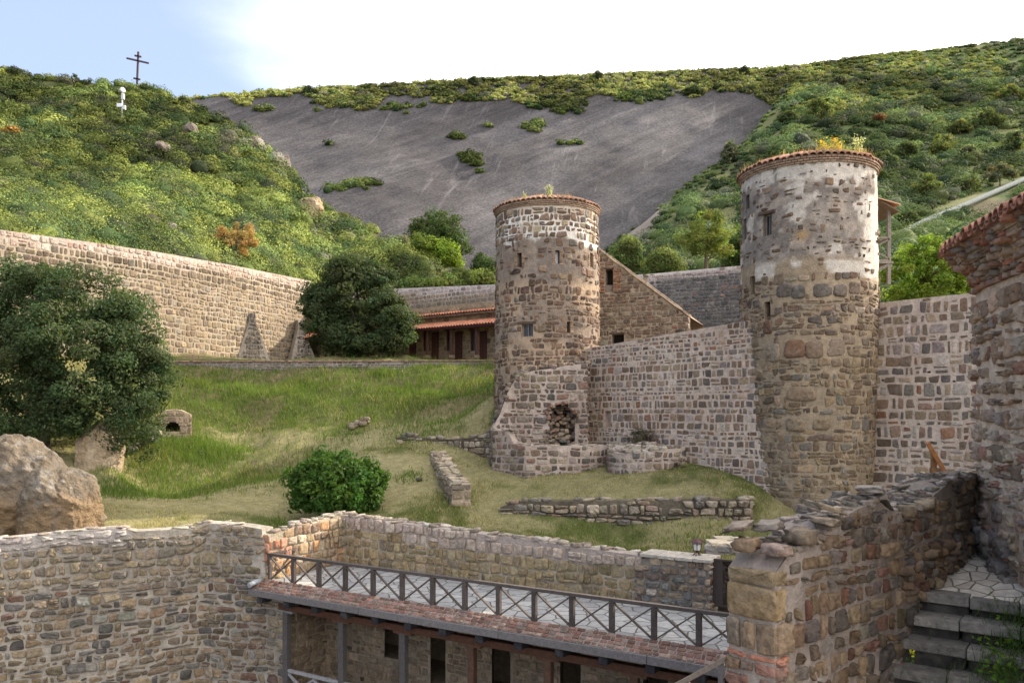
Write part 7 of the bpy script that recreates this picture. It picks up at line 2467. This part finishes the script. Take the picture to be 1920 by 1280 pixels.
# ================================================================== GRASS
r = np.random.default_rng(201)
def grass_mesh(px, Yd, h0, h1, r, tall=None, wmul=1.0):
    x = (px - 960) / F * Yd
    ok = ~inpoly(x, Yd, court)
    x, y = x[ok], Yd[ok]
    n = len(x)
    z = lawn_z(x, y)
    st = straw(x, y)
    p = np.stack([x, y, x * 0], 1)
    cl = sstep(0.4, 0.72, fbm(p * 0.8, 205, 4))
    bank = sstep(40.3, 42, y) * sstep(48.2, 47.3, y)
    bank = np.maximum(bank, sstep(-9.5, -12, x) * sstep(33.5, 35, y) * (1 - sstep(37.6, 38.6, y)) * 0.8)
    h = r.uniform(h0, h1, n) * (0.55 + 0.9 * cl + 1.9 * bank * (0.35 + cl))
    h *= np.where(st > 0.6, 0.75, 1.0) * np.where(st > 0.85, 0.4, 1.0)
    h *= np.where(r.random(n) < bare(x, y) * 0.85, 0.12, 1.0)
    lean = r.normal(0, 0.42, (n, 2)) * h[:, None]
    wd = r.uniform(0.006, 0.014, n) * (y / 30) * wmul
    t = r.uniform(0, math.pi, n)
    ox, oy = np.cos(t) * wd, np.sin(t) * wd
    V = np.stack([np.stack([x - ox, y - oy, z - 0.03], 1), np.stack([x + ox, y + oy, z - 0.03], 1), np.stack([x + lean[:, 0], y + lean[:, 1], z + h], 1)], 1).reshape(-1, 3)
    gcol = palette([(0.135, 0.165, 0.035), (0.10, 0.135, 0.03), (0.19, 0.195, 0.055), (0.23, 0.215, 0.085)], [0.35, 0.25, 0.25, 0.15], n, r, 0.16)
    dcol = palette([(0.38, 0.33, 0.17), (0.28, 0.24, 0.12), (0.46, 0.41, 0.22), (0.18, 0.14, 0.085)], [1, 1, 1, 0.3], n, r, 0.2)
    k = (r.random(n) < np.clip(st * 0.95 + 0.08, 0, 0.93))
    c = np.where(k[:, None], dcol, gcol)
    return V, n, np.repeat(c, 3, 0)
mb = MB()
n = 300000
V, n_, c = grass_mesh(r.uniform(-160, 1500, n), 1 / r.uniform(1 / 49.0, 1 / 22.0, n), 0.05, 0.13, r)
mb.add(V, np.arange(3 * n_).reshape(n_, 3), 0, c, False)
tag(mb.build('grass', M_GRASS), 'short partly dry grass growing over the lawn and the bank', 'grass', kind='stuff')
# taller tufts and weeds at feet of walls and on the bank
mb = MB()
def tuft(px, py, Y, n, rad, h, r, cols=((0.10, 0.17, 0.03), (0.15, 0.2, 0.05))):
    c = P(px, py, Y)
    x, y = c[0] + r.normal(0, rad, n), c[1] + r.normal(0, rad * 0.8, n)
    z = lawn_z(x, y)
    hh = r.uniform(0.4, 1, n) * h
    lean = r.normal(0, 0.35, (n, 2)) * hh[:, None]
    wd = r.uniform(0.01, 0.022, n)
    t = r.uniform(0, math.pi, n)
    ox, oy = np.cos(t) * wd, np.sin(t) * wd
    V = np.stack([np.stack([x - ox, y - oy, z - 0.03], 1), np.stack([x + ox, y + oy, z - 0.03], 1), np.stack([x + lean[:, 0], y + lean[:, 1], z + hh], 1)], 1).reshape(-1, 3)
    mb.add(V, np.arange(3 * n).reshape(n, 3), 0, np.repeat(palette(cols, [1] * len(cols), n, r, 0.2), 3, 0), False)
for (px, py, Y, n, rad, h) in ((395, 806, 38.6, 2600, 0.9, 0.5), (340, 812, 38.0, 1200, 0.7, 0.45), (300, 845, 36, 1600, 0.9, 0.4), (250, 885, 33.5, 1600, 0.9, 0.4), (220, 915, 31.5, 900, 0.6, 0.35), (520, 850, 36.8, 1800, 1.6, 0.32), (430, 855, 36.3, 1500, 1.4, 0.3), (360, 870, 35, 1200, 1.1, 0.3),
                               (770, 815, 38.4, 500, 0.8, 0.3), (840, 790, 39, 700, 1.2, 0.3), (720, 692, 46.9, 500, 0.4, 0.5), (640, 820, 39.8, 500, 0.8, 0.35), (590, 720, 45.5, 3000, 2.5, 0.45), (800, 720, 45, 4200, 3, 0.5), (450, 720, 45.5, 3000, 2.5, 0.45), (500, 750, 43.6, 3000, 3, 0.4), (680, 755, 43.6, 3000, 2.6, 0.4), (800, 760, 42.5, 2600, 2, 0.4), (380, 740, 44, 2500, 2, 0.5), (880, 740, 42, 1200, 1.8, 0.4),
                               (1390, 995, 27.3, 400, 0.5, 0.3), (1290, 1000, 27.4, 300, 0.8, 0.25), (1100, 985, 28.2, 300, 1.2, 0.22), (560, 985, 29.6, 700, 0.7, 0.3), (640, 985, 29.5, 400, 0.6, 0.25), (770, 885, 33.6, 300, 0.4, 0.25), (860, 945, 30.6, 160, 0.4, 0.2)):
    tuft(px, py, Y, n, rad, h, r)
tag(mb.build('tall_grass', M_GRASS), 'longer green grass in tufts on the bank and along the wall feet', 'grass', kind='stuff')

# weeds beside the stairs
mb = MB()
for i in range(1100):
    f = r.uniform()
    s_ = lerp(2.4, 3.9, f)
    z0 = lerp(-3.95, -2.66, f)
    off = 1.15 + r.exponential(0.16) * -1 + 0.25
    b = np.array((*(pA + PT * s_), z0)) + NX * (off + r.normal(0.05, 0.1)) + NY * r.uniform(-0.1, 0.1)
    hgt = r.uniform(0.06, 0.34)
    tip = b + np.array((r.normal(0, 0.1), r.normal(0, 0.1), hgt))
    sd_ = rdir(1, r)[0] * 0.006
    mb.add([b - sd_, b + sd_, tip], [[0, 1, 2]], 0, palette([(0.06, 0.11, 0.025), (0.09, 0.14, 0.03)], [1, 1], 1, r)[0])
for i in range(22):
    f = r.uniform()
    s_, z0 = lerp(2.4, 3.7, f), lerp(-3.9, -2.7, f)
    c_ = np.array((*(pA + PT * s_), z0)) + NX * r.normal(1.25, 0.14) + UP * r.uniform(0.05, 0.2)
    leaves(mb, c_ + r.normal(0, 0.05, (8, 3)), np.tile((0, -0.5, 0.7), (8, 1)), 0.035, r, palette([(0.07, 0.15, 0.02), (0.12, 0.2, 0.03)], [1, 1], 8, r))
tag(mb.build('stair_weeds', M_GRASS), 'green weeds and grass growing over the right side of the stairs', 'weeds', kind='stuff')
mb = MB()
fb = P(1710, 1222, 10.75)
mb.tube([fb - UP * 0.12, fb], 0.006, 5, 0, (0.1, 0.16, 0.03))
leaves(mb, fb + r.normal(0, 0.018, (10, 3)), rdir(10, r), 0.022, r, np.tile((0.75, 0.7, 0.04), (10, 1)))
leaves(mb, fb - UP * 0.08 + r.normal(0, 0.03, (10, 3)), rdir(10, r), 0.025, r, np.tile((0.12, 0.24, 0.03), (10, 1)))
tag(mb.build('yellow_flower', M_GRASS), 'single small yellow flower growing on the stairs beside the parapet', 'flower')
